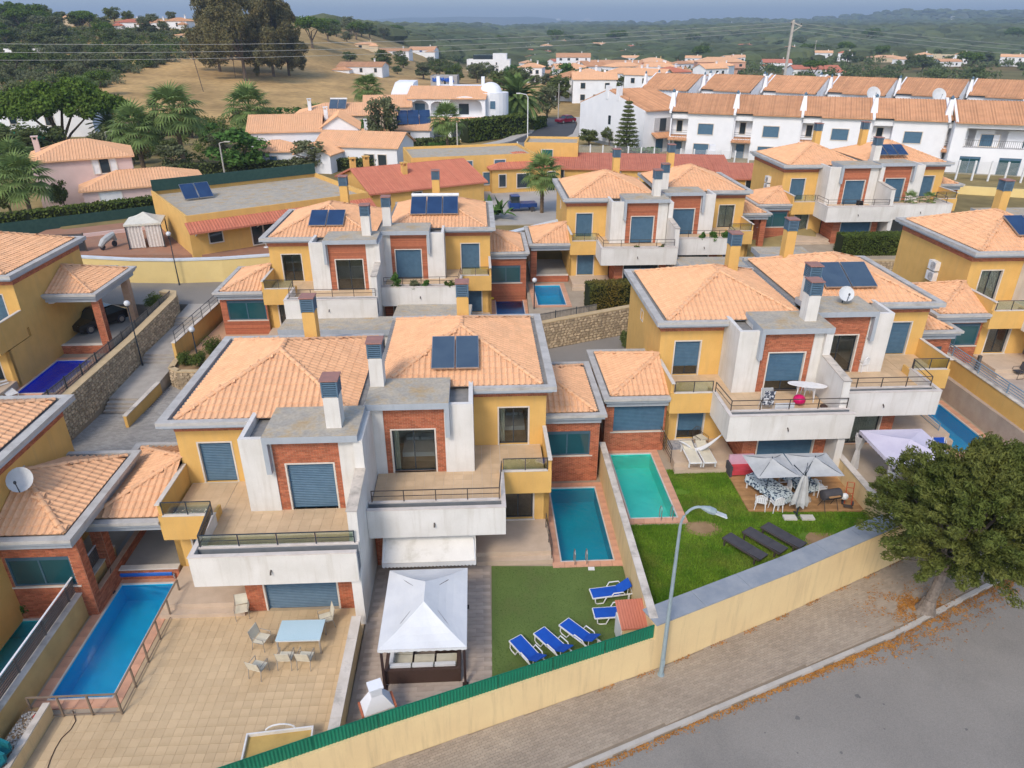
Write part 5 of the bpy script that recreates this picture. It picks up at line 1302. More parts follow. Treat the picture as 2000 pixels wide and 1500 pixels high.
tag(MB().ell((0, 0, 0), (.2, .2, .09)).build('basket', RATT, None, (16.1, 32.35, ZT + .1)), 'brown round basket on the terrace floor beside the ball', 'basket')
# lavender gazebo garden
sheet('paved_terrace', [(17.5, 27.0), (24.3, 30.8), (24.25, 36), (17.1, 36)], GB + .004, .02, mat('pale_terrace', (.48, .40, .32), (.44, .36, .28), .9, 1.5))
gazebo('lavender canvas gazebo with tied curtains below the white parapet', 19.75, 30.3, GB, 3.3, 3.4, 2.25, .42, LAVF, DARKF, curtains=[(-1, 1), (-1, -1), (1, -1)], cm=mat('grey_white_drape', (.60, .60, .60), (.50, .50, .52), .9, 3), val=.16)
t = thing('garden_armchair', 'dark woven armchair inside the lavender gazebo', 'chair', (18.9, 29.3, GB), R(200)); MB().box(-.4, .4, -.4, .4, .05, .42).build('seat', RATT, t); MB().box(-.4, .4, .3, .42, .42, .85).build('backrest', RATT, t)
for s in (-1, 1): MB().box(s * .4, s * .5, -.4, .42, .05, .62).build('arm', RATT, t)
t = thing('side_table', 'low white square table before the lavender gazebo', 'table', (17.95, 28.2, GB)); MB().box(-.35, .35, -.3, .3, .36, .42).build('tabletop', WPL, t)
for sx in (-1, 1):
    for sy in (-1, 1): MB().box(sx * .3 - .03, sx * .3 + .03, sy * .25 - .03, sy * .25 + .03, 0, .36).build('leg', WPL, t)
G_ = 'blue and white loungers by the right hand pool'
for k, (x, y, a, lab) in enumerate([(23.75, 34.0, 150, 'blue lounger at the near end of the right hand pool'), (23.3, 31.9, 70, 'blue lounger peeping out above the street tree'), (26.6, 31.3, 40, 'blue and white lounger under the lifebuoy')]):
    c = copy_tree(bl); c.location = (x, y, GB); c.rotation_euler = (0, 0, R(a)); tag(c, lab, None, G_)
t = thing('lifebuoy', 'orange lifebuoy hung on the tall ochre wall', 'lifebuoy', (27.78, 33.9, 2.55), R(3))
q = MB(); n, m = 20, 8; V = []
for i in range(n):
    a = 2 * math.pi * i / n
    for j in range(m):
        b = 2 * math.pi * j / m; r = .30 + .085 * math.cos(b); V.append((.085 * math.sin(b), r * math.cos(a), r * math.sin(a)))
q.add(V, [(i * m + j, i * m + (j + 1) % m, (i + 1) % n * m + (j + 1) % m, (i + 1) % n * m + j) for i in range(n) for j in range(m)], 0)
o = q.build('ring', [ORNG, WPL], t, None, 0, True)
for k in range(n * m):
    if (k // m) % 5 == 0: o.data.polygons[k].material_index = 1
t = thing('porch_railing', 'blue grey railing between the brick corner and the right hand pool', 'railing'); railing(t, [(24.1, 34.8, GB), (23.9, 38.2, GB)], 1.0, 4, mat('blue_grey_rail', (.22, .30, .38), None, .5), 'rails', 1.6, .02)
# right edge terrace
ZF = 2.62
t = thing('patio_table', 'round dark table at the right edge of the picture', 'table', (32.6, 39.6, ZF)); MB().prism([(.6 * math.cos(a), .6 * math.sin(a)) for a in np.linspace(0, 6.283, 19)[:-1]], .70, .74).build('tabletop', WOOD, t); MB().tube([(0, 0, 0), (0, 0, .7)], .05, 8).build('leg', IRON, t)
t = thing('metal_chair', 'black metal garden chair on the terrace at the right edge', 'chair', (31.5, 39.9, ZF), R(-80))
q = MB(); [q.tube([(s * .27, -.25, .02), (s * .27, .3, .02), (s * .27, .25, .44), (s * .27, .36, .95)], .018, 5) for s in (-1, 1)]; [q.tube([(s * .27, -.25, .02), (s * .27, -.22, .64), (s * .27, .28, .64)], .018, 5) for s in (-1, 1)]; q.build('frame', IRON, t); MB().box(-.26, .26, -.24, .26, .42, .45).build('seat', DARKF, t); MB().add([(-.26, .26, .46), (.26, .26, .46), (.26, .36, .95), (-.26, .36, .95), (-.26, .29, .46), (.26, .29, .46), (.26, .39, .95), (-.26, .39, .95)], [(0, 1, 2, 3), (5, 4, 7, 6), (3, 2, 6, 7), (0, 3, 7, 4), (1, 5, 6, 2)]).build('backrest', DARKF, t)
for k, (x, y) in enumerate(((29.4, 42.3), (29.6, 41.0))): tag(MB().box(-.09, .09, -.09, .09, 0, 1.0).build('bollard', SLAT, None, (x, y, ZF)), ('dark square post on the right hand terrace, nearer the brick wing', 'dark square post on the right hand terrace, nearer the table')[k], 'post', 'dark posts on the right hand terrace')

# ------------------------------------------------------------------ street lamp, tree and leaf litter
t = thing('street_lamp', 'tall grey street lamp with a curved arm by the cream wall', 'street lamp', (5.68, 19.35, 0))
MB().tube([(0, 0, 0), (0, 0, 7.0)], [.088, .052], 10).build('pole', LAMPG, t)
arm = [(0, 0, 7.0)] + [(.52 - .52 * math.cos(a), -.05 * math.sin(a), 7.0 + .85 * math.sin(a)) for a in np.linspace(.15, 1.75, 9)]
MB().tube(arm, [.052] + [.046] * 9, 8).build('arm', LAMPG, t)
e = Vector(arm[-1]); MB().tube([e, e + Vector((.25, -.02, -.08)), e + Vector((.45, -.03, -.16)), e + Vector((.5, -.03, -.18))], [.06, .13, .12, .05], 8).build('lamp_housing', LAMPG, t)
MB().bar(e + Vector((.42, -.03, -.16)), e + Vector((.86, -.06, -.34)), .2, .045).build('lamp_head', mat('lamp_head_grey', (.55, .58, .60), None, .5), t)
MB().box(-.07, .07, -.11, -.085, .55, .85).build('hatch', LAMPG, t); MB().cone((0, 0, 0), .14, .12, .06).build('foot_collar', LAMPG, t)

def leaves(centres, radii, n, size, aspect=.45, out=.6, seed=1, droop=0., pref=None):
    """leaf quads spread through ellipsoid clumps -> V, F"""
    g = np.random.default_rng(seed); C = np.asarray(centres, float); Rr = np.asarray(radii, float); k = len(C)
    if Rr.ndim == 1: Rr = np.repeat(Rr[:, None], 3, 1)
    idx = np.repeat(np.arange(k), n); N = len(idx)
    d = g.normal(size=(N, 3)); d /= np.linalg.norm(d, axis=1)[:, None]
    rad = g.uniform(0, 1, N) ** .45; P = C[idx] + d * rad[:, None] * Rr[idx]
    nr = d * out + g.normal(size=(N, 3)) * .6 + np.array([0, 0, .35]); nr /= np.linalg.norm(nr, axis=1)[:, None]
    a = g.normal(size=(N, 3)) + (np.array([0, 0, -droop]) if droop else 0); 
    if pref is not None: a = a * .35 + pref[idx]
    a -= (a * nr).sum(1)[:, None] * nr; a /= np.linalg.norm(a, axis=1)[:, None] + 1e-9; b = np.cross(nr, a)
    s = size * g.uniform(.6, 1.3, N)[:, None]
    V = np.stack([P - a * s, P + b * s * aspect, P + a * s, P - b * s * aspect], 1).reshape(-1, 3)
    return V, np.arange(4 * N).reshape(N, 4)
def limbs(mb, base, tips, r0, lean=(0, 0), fork=.45, seg=4):
    """tapered trunk with limbs to the tips"""
    base = Vector(base); f = base + Vector((lean[0], lean[1], 0)) + Vector((0, 0, max(t[2] for t in tips) - base.z)) * 0
    top = Vector((base.x + lean[0], base.y + lean[1], base.z + fork)); mid = base.lerp(top, .5) + Vector((lean[1] * .1, -lean[0] * .1, 0))
    mb.tube([base - Vector((0, 0, .1)), base + Vector((0, 0, .12)), mid, top], [r0 * 1.35, r0 * 1.05, r0 * .9, r0 * .8], 9)
    for t_ in tips:
        t_ = Vector(t_); m1 = top.lerp(t_, .4) + Vector((random.uniform(-.2, .2), random.uniform(-.2, .2), .25)); m2 = top.lerp(t_, .75) + Vector((random.uniform(-.2, .2), random.uniform(-.2, .2), .15))
        mb.tube([top - Vector((0, 0, .1)), m1, m2, t_], [r0 * .55, r0 * .36, r0 * .2, r0 * .07], 6)
# feathery street tree
random.seed(11)
tr = thing('street_tree', 'big feathery green street tree on the pavement at the right', 'tree', (17.55, 22.75, 0))
tips, cen, rad, pref = [], [], [], []
for k in range(430):
    a = random.uniform(0, 6.283); zt = random.uniform(0, 1) ** .8
    prof = math.sin(math.pi * min(1, .18 + zt * .80)) ** .7
    r = 3.55 * prof * math.sqrt(random.uniform(.08, 1)); x, y, z = 1.1 + r * 1.12 * math.cos(a), .25 + r * .82 * math.sin(a), 3.0 + 4.1 * zt
    z -= .10 * r * (1 - zt)
    d = Vector((x - .9, y - .2, (z - 3.9) * .9)); d.normalize(); s = random.uniform(.55, 1.0)
    for j in range(3):
        f = j / 2; cen.append((x + d.x * s * (f - .3) * 1.1, y + d.y * s * (f - .3) * 1.1, z + d.z * s * (f - .3) + .12 * f)); q = s * (.46 - .14 * f); rad.append((q, q, q * .62)); pref.append((d.x, d.y, d.z + .25))
    if k % 9 == 0: tips.append((x * .9, y * .9, z - .3))
limb = MB(); limbs(limb, (0, 0, 0), tips, .23, (.25, .05), 2.0); limb.tube([(0, 0, -.05), (.02, 0, .18), (.05, .01, .6)], [.46, .33, .25], 11).build('trunk', mat('street_bark', (.24, .20, .17), (.15, .125, .105), .95, 7, 1., 18), tr)
V, F = leaves(cen, rad, 120, .085, .32, .7, 3, pref=np.array(pref)); np_mesh('crown', V, F, LF_TAM, tr)
# orange leaf litter
lv = []
g = np.random.default_rng(5)
def drop(x, y, z): lv.append((x, y, z))
for k in range(10500):
    x = g.uniform(0, 25)
    if g.uniform() > min(1, .30 + .7 * ss(8, 15, x)): continue
    w = .26 + .75 * ss(12, 17.5, x) * ss(27, 20, x); off = abs(g.normal(0, w * .55)) + .02
    if off > .22 and math.sin(x * 2.3 + off * 5) * math.sin(x * 4.1 - off * 7 + 1) + .35 * math.sin(x * 11 + off * 19) < g.uniform(-.5, .15): continue
    y = poly_y(KB, x) - off
    drop(x, y, -.125)
for k in range(4600):
    a = g.uniform(0, 6.28); r = abs(g.normal(0, .85)); x, y = 17.3 + r * 1.35 * math.cos(a), 22.9 + r * .75 * math.sin(a)
    if math.sin(x * 3.1 + 1 + y) * math.cos(y * 3.7 - x) + .4 * math.sin(x * 9 - y * 7) < g.uniform(-.5, .1): continue
    if poly_y(KB, x) + .05 < y < poly_y(BW, x) - .05: drop(x, y, .008)
for k in range(700):
    x = g.uniform(3, 20); y = poly_y(BW, x) - abs(g.normal(0, .10)) - .02; 
    if math.sin(x * 4) > .1: drop(x, y, .008)
lv = np.array(lv); n = len(lv); a = g.uniform(0, 6.28, n); s = g.uniform(.025, .055, n); V = np.zeros((n, 4, 3))
for i in range(4):
    t_ = a + i * math.pi / 2; q = s * (1 if i % 2 else .5); V[:, i, 0] = lv[:, 0] + q * np.cos(t_); V[:, i, 1] = lv[:, 1] + q * np.sin(t_); V[:, i, 2] = lv[:, 2] + g.uniform(0, .02, n)
tag(np_mesh('leaf_litter', V.reshape(-1, 3), np.arange(4 * n).reshape(n, 4), mat('dry_orange_leaf', (.42, .19, .04), (.30, .125, .028), .9, 2, isl=.35)), 'orange dry leaves gathered along the kerb and round the tree', 'fallen leaves', None, 'stuff')
# ------------------------------------------------------------------ paths, retaining walls and planting between the villas
PAVS = mat('path_paving', (.43, .395, .35), (.37, .34, .30), .95, 1.5, .3, 30, stain=(.20, .185, .17), stain_scale=.5, stain_amt=.5)
court = sheet('paved_court', [(-25.9, 33.0), (-17.9, 33.0), (-18.2, 43.0), (-22.9, 43.0), (-22.9, 38.7), (-25.9, 38.7)], .72, 1.5, mat('court_bed', (.15, .145, .14), None, .95))
blocks(court, lambda x, y: (-25.8 < x < -18.3 and 33.1 < y < 38.6) or (-22.8 < x < -19.5 and 38.5 < y < 42.5), (-26.2, 32.8), YAW, .24, .12, 36, 84, .745, .04, PAVG, 'paving_block', 300, .012, .5, .003)
pt = thing('stepped_path', 'grey stepped footpath climbing beside the rubble wall', 'path'); pt['kind'] = 'structure'
for y0, y1, za, zb in ((39.6, 44.2, 1.3, 1.6), (45.0, 49.7, 2.05, 2.2), (50.45, 52.65, 2.65, 2.84)):
    MB().add([(-25.35, y0, za), (-23.05, y0, za), (-23.05, y1, zb), (-25.35, y1, zb)] + [(-25.35, y0, -1), (-23.05, y0, -1), (-23.05, y1, -1), (-25.35, y1, -1)], [(0, 1, 2, 3), (0, 4, 5, 1), (1, 5, 6, 2), (3, 2, 6, 7), (0, 3, 7, 4)]).build('ramp', PAVS, pt)
for y0, n, za in ((38.7, 3, .72), (44.2, 3, 1.6), (49.7, 3, 2.2)):
    for k in range(n): MB().box(-25.35, -23.05, y0 + k * .27, y0 + n * .31, za - .6, za + (k + 1) * .15).build('step', mat('step_stone', (.40, .37, .33), (.34, .31, .28), .95, 2), pt)
def rubble(label, pts, tops, bases, th=.45, limit=300, cap=True, face=-1):
    """rubble stone wall: mortar core with uneven stones proud of the face"""
    t = thing('rubble_wall', label, 'wall'); core = MB(); S = []
    for i in range(len(pts) - 1):
        (x0, y0), (x1, y1) = pts[i], pts[i + 1]; L = math.hypot(x1 - x0, y1 - y0); d = Vector(((x1 - x0) / L, (y1 - y0) / L, 0)); nrm = Vector((d.y, -d.x, 0)) * -face
        z0a, z0b, z1a, z1b = bases[i], bases[i + 1], tops[i], tops[i + 1]
        q = lambda x, y, z, o: (x - nrm.x * o, y - nrm.y * o, z)
        core.add([q(x0, y0, z0a - .4, 0), q(x1, y1, z0b - .4, 0), q(x1, y1, z0b - .4, th), q(x0, y0, z0a - .4, th), q(x0, y0, z1a, 0), q(x1, y1, z1b, 0), q(x1, y1, z1b, th), q(x0, y0, z1a, th)], [(0, 3, 2, 1), (4, 5, 6, 7), (0, 1, 5, 4), (1, 2, 6, 5), (2, 3, 7, 6), (3, 0, 4, 7)] if nrm.dot(Vector((d.y, -d.x, 0))) > 0 else [(0, 1, 2, 3), (7, 6, 5, 4), (4, 5, 1, 0), (5, 6, 2, 1), (6, 7, 3, 2), (7, 4, 0, 3)])
        s = 0
        rows = int(max(z1a - z0a, z1b - z0b) / .21)
        for r in range(rows):
            s = random.uniform(-.2, 0)
            while s < L:
                w = random.uniform(.2, .46); c = s + w / 2; s += w
                if c < .1 or c > L - .1: continue
                f = c / L; zb, zt = lerp(z0a, z0b, f), lerp(z1a, z1b, f); hh = (zt - zb) / rows; z = zb + (r + .5) * hh + random.uniform(-.025, .025)
                S.append((x0 + d.x * c, y0 + d.y * c, z, w * .94, hh * random.uniform(.85, 1.05), d, nrm))
    core.build('wall_core', STMORT, t)
    S.sort(key=lambda q: q[0] ** 2 + q[1] ** 2)
    shapes = []
    for k in range(10):
        V = []
        n = random.choice((6, 7, 8))
        for i in range(n):
            a = 6.283 * i / n + random.uniform(-.25, .25); ca, sa = math.cos(a), math.sin(a); e = (abs(ca) ** 4 + abs(sa) ** 4) ** -.25 * random.uniform(.86, 1.); V.append((ca * .5 * e, sa * .5 * e))
        vs_ = [(x, y, -.02) for x, y in V] + [(x * .86, y * .86, .05 + random.uniform(-.012, .02)) for x, y in V]
        shapes.append((vs_, [tuple(range(n, 2 * n))] + [(i, (i + 1) % n, n + (i + 1) % n, n + i) for i in range(n)]))
    mes = []
    for v, f in shapes:
        me = bpy.data.meshes.new('stone'); me.from_pydata(v, [], f); me.materials.append(STONE); me.update(); mes.append(me)
    rest = MB()
    for k, (x, y, z, w, h, d, nrm) in enumerate(S):
        i = random.randrange(10); M = Matrix((d * w, Vector((0, 0, h)), nrm)).transposed().to_4x4(); M.translation = (x, y, z)
        if M.determinant() < 0: M = M @ Matrix.Scale(-1, 4, (1, 0, 0))
        if k < limit:
            o = bpy.data.objects.new('stone', mes[i]); o.parent = t; o.matrix_local = M; COL.objects.link(o)
        else: rest.add([M @ Vector(p) for p in shapes[i][0]], shapes[i][1])
    if rest.v: rest.build('stones', STONE, t)['kind'] = 'stuff'
    if cap:
        for i in range(len(pts) - 1):
            (x0, y0), (x1, y1) = pts[i], pts[i + 1]; L = math.hypot(x1 - x0, y1 - y0); d = Vector(((x1 - x0) / L, (y1 - y0) / L, 0)); nrm = Vector((d.y, -d.x, 0)) * -face; n = max(1, round(L / 1.5))
            for k in range(n):
                a, b = k / n, (k + .99) / n; o = -nrm * th / 2
                MB().bar((lerp(x0, x1, a) + o.x, lerp(y0, y1, a) + o.y, lerp(tops[i], tops[i + 1], a) + .04), (lerp(x0, x1, b) + o.x, lerp(y0, y1, b) + o.y, lerp(tops[i], tops[i + 1], b) + .04), th + .08, .08).build('cap_stone', mat('sand_cap', (.55, .42, .25), (.48, .36, .21), .9, 2), t)
    return t
rubble('long rubble stone wall beside the stepped path', [(-25.5, 33.4), (-25.42, 44), (-25.4, 51.0), (-25.9, 52.2), (-27.0, 52.5)], [3.05, 3.45, 3.95, 4.0, 4.0], [.72, 1.5, 2.4, 2.8, 2.8], face=-1)
rubble('rubble stone retaining wall facing the street behind the nearest villas', [(1.5, 47.75), (9.6, 51.45), (20, 55.1)], [2.95, 3.05, 3.05], [.9, .9, .9], face=-1)
rubble('rubble stone wall under the long clipped hedge', [(27.2, 62.0), (38.5, 62.0)], [3.45, 3.45], [2.6, 2.6], face=-1, limit=120)
rubble('curved rubble planter wall beside the ramp', [(-22.9, 44.0), (-22.7, 42.5), (-21.9, 41.9), (-20.6, 41.9)], [2.0, 2.0, 2.0, 2.0], [.72] * 4, face=-1, limit=120, th=.3)
MB().prism([(-22.6, 46.0), (-22.6, 43.9), (-22.4, 42.7), (-21.8, 42.25), (-19.4, 42.2), (-19.4, 46)], 0, 1.85).build('planting_bed', SOIL)['kind'] = 'structure'
divider('low ochre wall with a pale cap between the path and the ramp', [(-22.9, 36.9), (-22.93, 41.5)], .5, 1.5, .18, YEL, WCAP)
t = divider('ochre wall with a light railing climbing beside the stepped path', [(-22.85, 44.3), (-22.75, 53.5)], .8, 3.05, .2, YEL, WCAP)
t = thing('metal_railing', 'thin grey railing on the ochre wall beside the stepped path', 'railing'); railing(t, [(-22.75, 44.3, 3.1), (-22.65, 53.4, 3.1)], .85, 2, FRM, 'rails', 1.6, .018)
sheet('yard_paving', [(-22.5, 46.2), (-15.5, 46.2), (-15.5, 52), (-22.5, 52.5)], 1.80, .1, mat('apricot_paving', (.56, .33, .20), (.50, .30, .18), .9, 1.5, stain=(.38, .26, .18), stain_scale=.6, stain_amt=.4))
def screen(label, pts, z0, z1, m, cat='fence', w=.055, name='screen_fence'):
    """fence of thin upright slats between posts"""
    t = thing(name, label, cat)
    for i in range(len(pts) - 1):
        (x0, y0), (x1, y1) = pts[i], pts[i + 1]; za, zb = (z0, z0) if not isinstance(z0, (list, tuple)) else (z0[i], z0[i + 1]); h = z1
        L = math.hypot(x1 - x0, y1 - y0); k = max(1, round(L / 1.8))
        for j in range(k):
            q = MB(); n = int(L / k / w)
            for i2 in range(n):
                f = (j + (i2 + .5) / n) / k; zz = lerp(za, zb, f); x, y = lerp(x0, x1, f), lerp(y0, y1, f); dx = (x1 - x0) / L * w * .38; dy = (y1 - y0) / L * w * .38; o = random.uniform(-.012, .012)
                q.add([(x - dx, y - dy + o, zz), (x + dx, y + dy + o, zz), (x + dx, y + dy + o, zz + h + random.uniform(-.03, .03)), (x - dx, y - dy + o, zz + h + random.uniform(-.03, .03))], [(0, 1, 2, 3)])
            q.build('slat_panel', m, t)['kind'] = 'stuff'
            f = j / k; MB().box(lerp(x0, x1, f) - .03, lerp(x0, x1, f) + .03, lerp(y0, y1, f) - .03, lerp(y0, y1, f) + .03, lerp(za, zb, f), lerp(za, zb, f) + h + .05).build('fence_post', FRM, t)
        q = MB()
        for e in (.15, h * .55, h - .08): q.bar((x0, y0, za + e), (x1, y1, zb + e), .03, .03)
        q.build('rail', FRM, t)
    return t
REED = mat('grey_reed', (.27, .25, .22), (.20, .185, .165), .95, 6, isl=.25)
screen('grey reed screen along the cobalt pool above the rubble wall', [(-26.2, 34.0), (-26.1, 44), (-26.0, 51.5)], [2.6, 2.75, 3.1], 1.25, REED)
screen('grey reed screen before the sky blue pool above the rubble wall', [(1.6, 48.3), (6.4, 50.6)], 2.35, 1.25, REED)
def post_lamp(label, x, y, z, h, head='globe'):
    t = thing('lamp_post', label, 'lamp post', (x, y, z), 0, 'slim garden lamp posts')
    MB().tube([(0, 0, 0), (0, 0, .7), (0, 0, h)], [.07, .05, .035], 8).build('pole', FRM, t)
    q = MB().ell((0, 0, h + .16), (.2, .2, .19), 12, 8); q.build('lamp_globe', mat('milky_globe', (.60, .62, .64), None, .3), t, smooth=True)
    MB().cone((0, 0, h - .06), .09, .11, .08).build('collar', FRM, t)
post_lamp('slim lamp post at the second flight of steps on the path', -25.15, 43.9, 1.6, 4.3)
post_lamp('slim lamp post rising from the round planter bed', -20.95, 43.2, 1.85, 2.5)
post_lamp('slim lamp post before the pale yellow curved wall', -28.0, 57.3, 2.82, 4.2)
post_lamp('slim lamp post beside the sky blue pool', 1.75, 53.0, 1.8, 2.7)
# pale yellow curved wall with its white coping and the things by it
CURV = [(-52, 57.6), (-40, 58.9), (-36.7, 58.7), (-32, 57.9), (-28.4, 57.75), (-24.5, 58.2), (-20.2, 59.3), (-16, 61.0)]
t = thing('boundary_wall', 'pale yellow curved wall with a bluish white coping at the upper road', 'wall')
line_wall(t, CURV, 2.5, 4.75, .25, mat('pale_yellow_render', (.74, .58, .26), (.70, .54, .24), .9, .8, stain=(.6, .48, .25), stain_scale=.5, stain_amt=.4)); line_wall(t, CURV, 4.75, 4.9, .45, mat('bluish_white', (.62, .67, .72), (.56, .61, .66), .8, 1.2), 'wall_coping', -.06)
MB().box(-35.6, -33.2, 57.95, 58.15, 2.82, 4.3).build('metal_door', mat('grey_door', (.42, .43, .44), (.36, .37, .38), .6, 2), t)
tag(MB().box(-.3, .3, -.3, .3, 0, 1.0).box(-.34, .34, -.34, .34, 1.0, 1.1).build('waste_bin', [DARKF], None, (-36.4, 57.2, 2.82)), 'dark bin with a white sack by the curved wall', 'bin')
t = thing('boundary_wall', 'yellow wall with a sloping bluish coping behind the central villas', 'wall')
line_wall(t, [(-2.2, 62.5), (6.0, 70.5)], 1.6, 5.3, .25, MATS['pale_yellow_render']); line_wall(t, [(-2.2, 62.5), (6.0, 70.5)], 5.3, 5.45, .7, MATS['bluish_white'], 'wall_coping', -.2)
# flat concrete canopies
def slab(label, x0, x1, y0, y1, zt, zg):
    t = thing('flat_canopy', label, 'canopy', (0, 0, 0), 0)
    MB().box(x0, x1, y0, y1, zt - .42, zt, 0, 1).build('roof_slab', [GREY, CONC], t)
    for x in (x0 + .4, x1 - .4):
        for y in (y0 + .3, y1 - .3): MB().box(x - .15, x + .15, y - .15, y + .15, zg, zt - .42).build('pillar', WHT, t)
slab('flat concrete canopy just behind the nearest left roof', -15.6, -8.0, 43.9, 46.4, 4.2, .9)
slab('flat concrete canopy behind the chimney of the nearest right roof', -8.3, -2.9, 46.2, 48.8, 4.2, 1.7)
slab('flat concrete canopy behind the chimneys of the lawn villa', 13.6, 20.4, 55.9, 58.2, 5.0, 2.2)
slab('flat concrete canopy beside the round shrubs parapet', 20.8, 25.2, 58.2, 60.6, 5.2, 2.2)
slab('flat concrete canopy beside the villa with potted palms', 44.6, 52.5, 66.0, 69.5, 6.6, 3.4)
# --- cars
def car(label, x, y, z, rz, paint, L=4.1, W=1.72, Hh=1.46):
    t = thing('car', label, 'car', (x, y, z), rz)
    h = L / 2; prof = [(-h, .35), (-h, .72), (-h * .86, .80), (-h * .45, .90), (-h * .15, Hh - .03), (h * .45, Hh), (h * .80, .98), (h * .97, .90), (h, .62), (h * .98, .30), (-h * .96, .26)]
    q = MB()
    lower = [(-h, .35), (-h, .72), (-h * .86, .80), (-h * .45, .90), (h * .86, .95), (h * .97, .90), (h, .62), (h * .98, .30), (-h * .96, .26)]
    w = W / 2
    q.exty([(a, b) for a, b in lower], -w, w); q.build('body', paint, t)
    c = MB(); A = [(-h * .45, .89), (-h * .13, Hh - .05), (h * .48, Hh - .03), (h * .82, .94)]
    wi = w * .80; V = [(A[0][0], -w * .96, A[0][1]), (A[1][0], -wi, A[1][1]), (A[2][0], -wi, A[2][1]), (A[3][0], -w * .94, A[3][1])]; V += [(a, -b, c_) for a, b, c_ in V]
    c.add(V, [(0, 3, 2, 1), (4, 5, 6, 7), (0, 1, 5, 4), (2, 3, 7, 6)]); c.build('windows', DGLS, t)
    MB().add([(V[1][0] - .05, -wi - .01, Hh - .05), (V[2][0] + .05, -wi - .01, Hh - .03), (V[2][0] + .05, wi + .01, Hh - .03), (V[1][0] - .05, wi + .01, Hh - .05), (V[1][0] + .1, -wi + .1, Hh + .02), (V[2][0] - .1, -wi + .1, Hh + .03), (V[2][0] - .1, wi - .1, Hh + .03), (V[1][0] + .1, wi - .1, Hh + .02)], [(4, 5, 6, 7), (0, 1, 5, 4), (1, 2, 6, 5), (2, 3, 7, 6), (3, 0, 4, 7)]).build('roof', paint, t)
    for sy in (-1, 1):
        q = MB(); [q.bar((a, sy * (w * .95), b), (a2, sy * (wi + .005), b2), .06, .05) for (a, b), (a2, b2) in ((A[0], A[1]), ((h * .1, .92), (h * .12, Hh - .04)), (A[3], A[2]))]; q.build('pillar', paint, t)
        MB().ell((-h * .93, sy * w * .72, .66), (.12, .2, .1)).build('headlight', STEEL, t)
        MB().box(-h * .38, -h * .30, sy * w, sy * (w + .14), .92, 1.04).build('mirror', paint, t)
        for fx in (-.60, .60):
            wh = MB().tube([(fx * h, sy * (w - .18), .31), (fx * h, sy * (w + .02), .31)], .31, 16).build('wheel', DARKF, t); MB().tube([(fx * h, sy * (w + .02), .31), (fx * h, sy * (w + .03), .31)], .19, 10).build('rim', STEEL, wh)
    return t
BLK = mat('black_car_paint', (.01, .011, .014), None, .15, spec=.7); BLU = mat('blue_car_paint', (.01, .05, .22), None, .3, spec=.5)
car('black car parked under the tiled carport by the cobalt pool', -30.6, 49.2, 2.36, R(62), BLK)
t = thing('sun_lounger', 'white plastic lounger at the near end of the cobalt pool', 'sun lounger', (-31.9, 38.7, 1.75), R(55), 'white loungers at the cobalt pool')
for k in range(9): MB().box(-.3, .3, -.9 + k * .2, -.74 + k * .2, .3 + max(0, k - 5) * .12, .34 + max(0, k - 5) * .12).build('slat', WPL, t)
for sx in (-1, 1):
    for yy in (-.8, .5): MB().box(sx * .28 - .03, sx * .28 + .03, yy - .03, yy + .03, 0, .3).build('leg', WPL, t)
copy_tree(t, (-31.2, 39.2, 1.75), R(50), 'white plastic lounger beside the cobalt pool edge')
t = thing('porch_railing', 'brown railing beside the ochre villa at the cobalt pool', 'railing'); railing(t, [(-32.3, 40.6, 1.75), (-32.4, 43.4, 1.75)], .95, 4, IRON, 'rails', 1.2, .02)
def dish(label, x, y, z, r, yaw, tilt=35, grp='satellite dishes on the villas'):
    t = thing('satellite_dish', label, 'satellite dish', (x, y, z), yaw, grp)
    q = MB(); n, m = 18, 5; V = [(0, -.0, 0)]
    for j in range(1, m + 1):
        f = j / m
        for i in range(n): a = 6.283 * i / n; V.append((r * f * math.cos(a), -.22 * r * f * f, r * f * math.sin(a)))
    F = [(0, 1 + (i + 1) % n, 1 + i) for i in range(n)] + [(1 + j * n + i, 1 + j * n + (i + 1) % n, 1 + (j + 1) * n + (i + 1) % n, 1 + (j + 1) * n + i) for j in range(m - 1) for i in range(n)]
    M = Matrix.Translation((0, -.12, r + .15)) @ Matrix.Rotation(-R(tilt), 4, 'X'); q.add([M @ Vector(p) for p in V], F); q.build('reflector', mat('dish_white', (.58, .60, .62), (.50, .52, .54), .5, 2), t)
    q = MB(); q.tube([M @ Vector((0, -.2 * r, -r)), M @ Vector((0, -r * .95, -.25 * r))], .02, 5); q.ell(M @ Vector((0, -r * .95, -.25 * r)), (.06, .06, .08), 8, 5); q.build('feed_arm', FRM, t); MB().tube([(0, .1, 0), (0, .0, r + .1)], .03, 6).build('mast', FRM, t)
dish('large grey satellite dish above the side roof at the left edge', -19.45, 23.6, 5.45, .50, R(12))
dish('white satellite dish standing on the concrete canopy', 18.5, 37.6, 8.36, .43, R(0), 30)
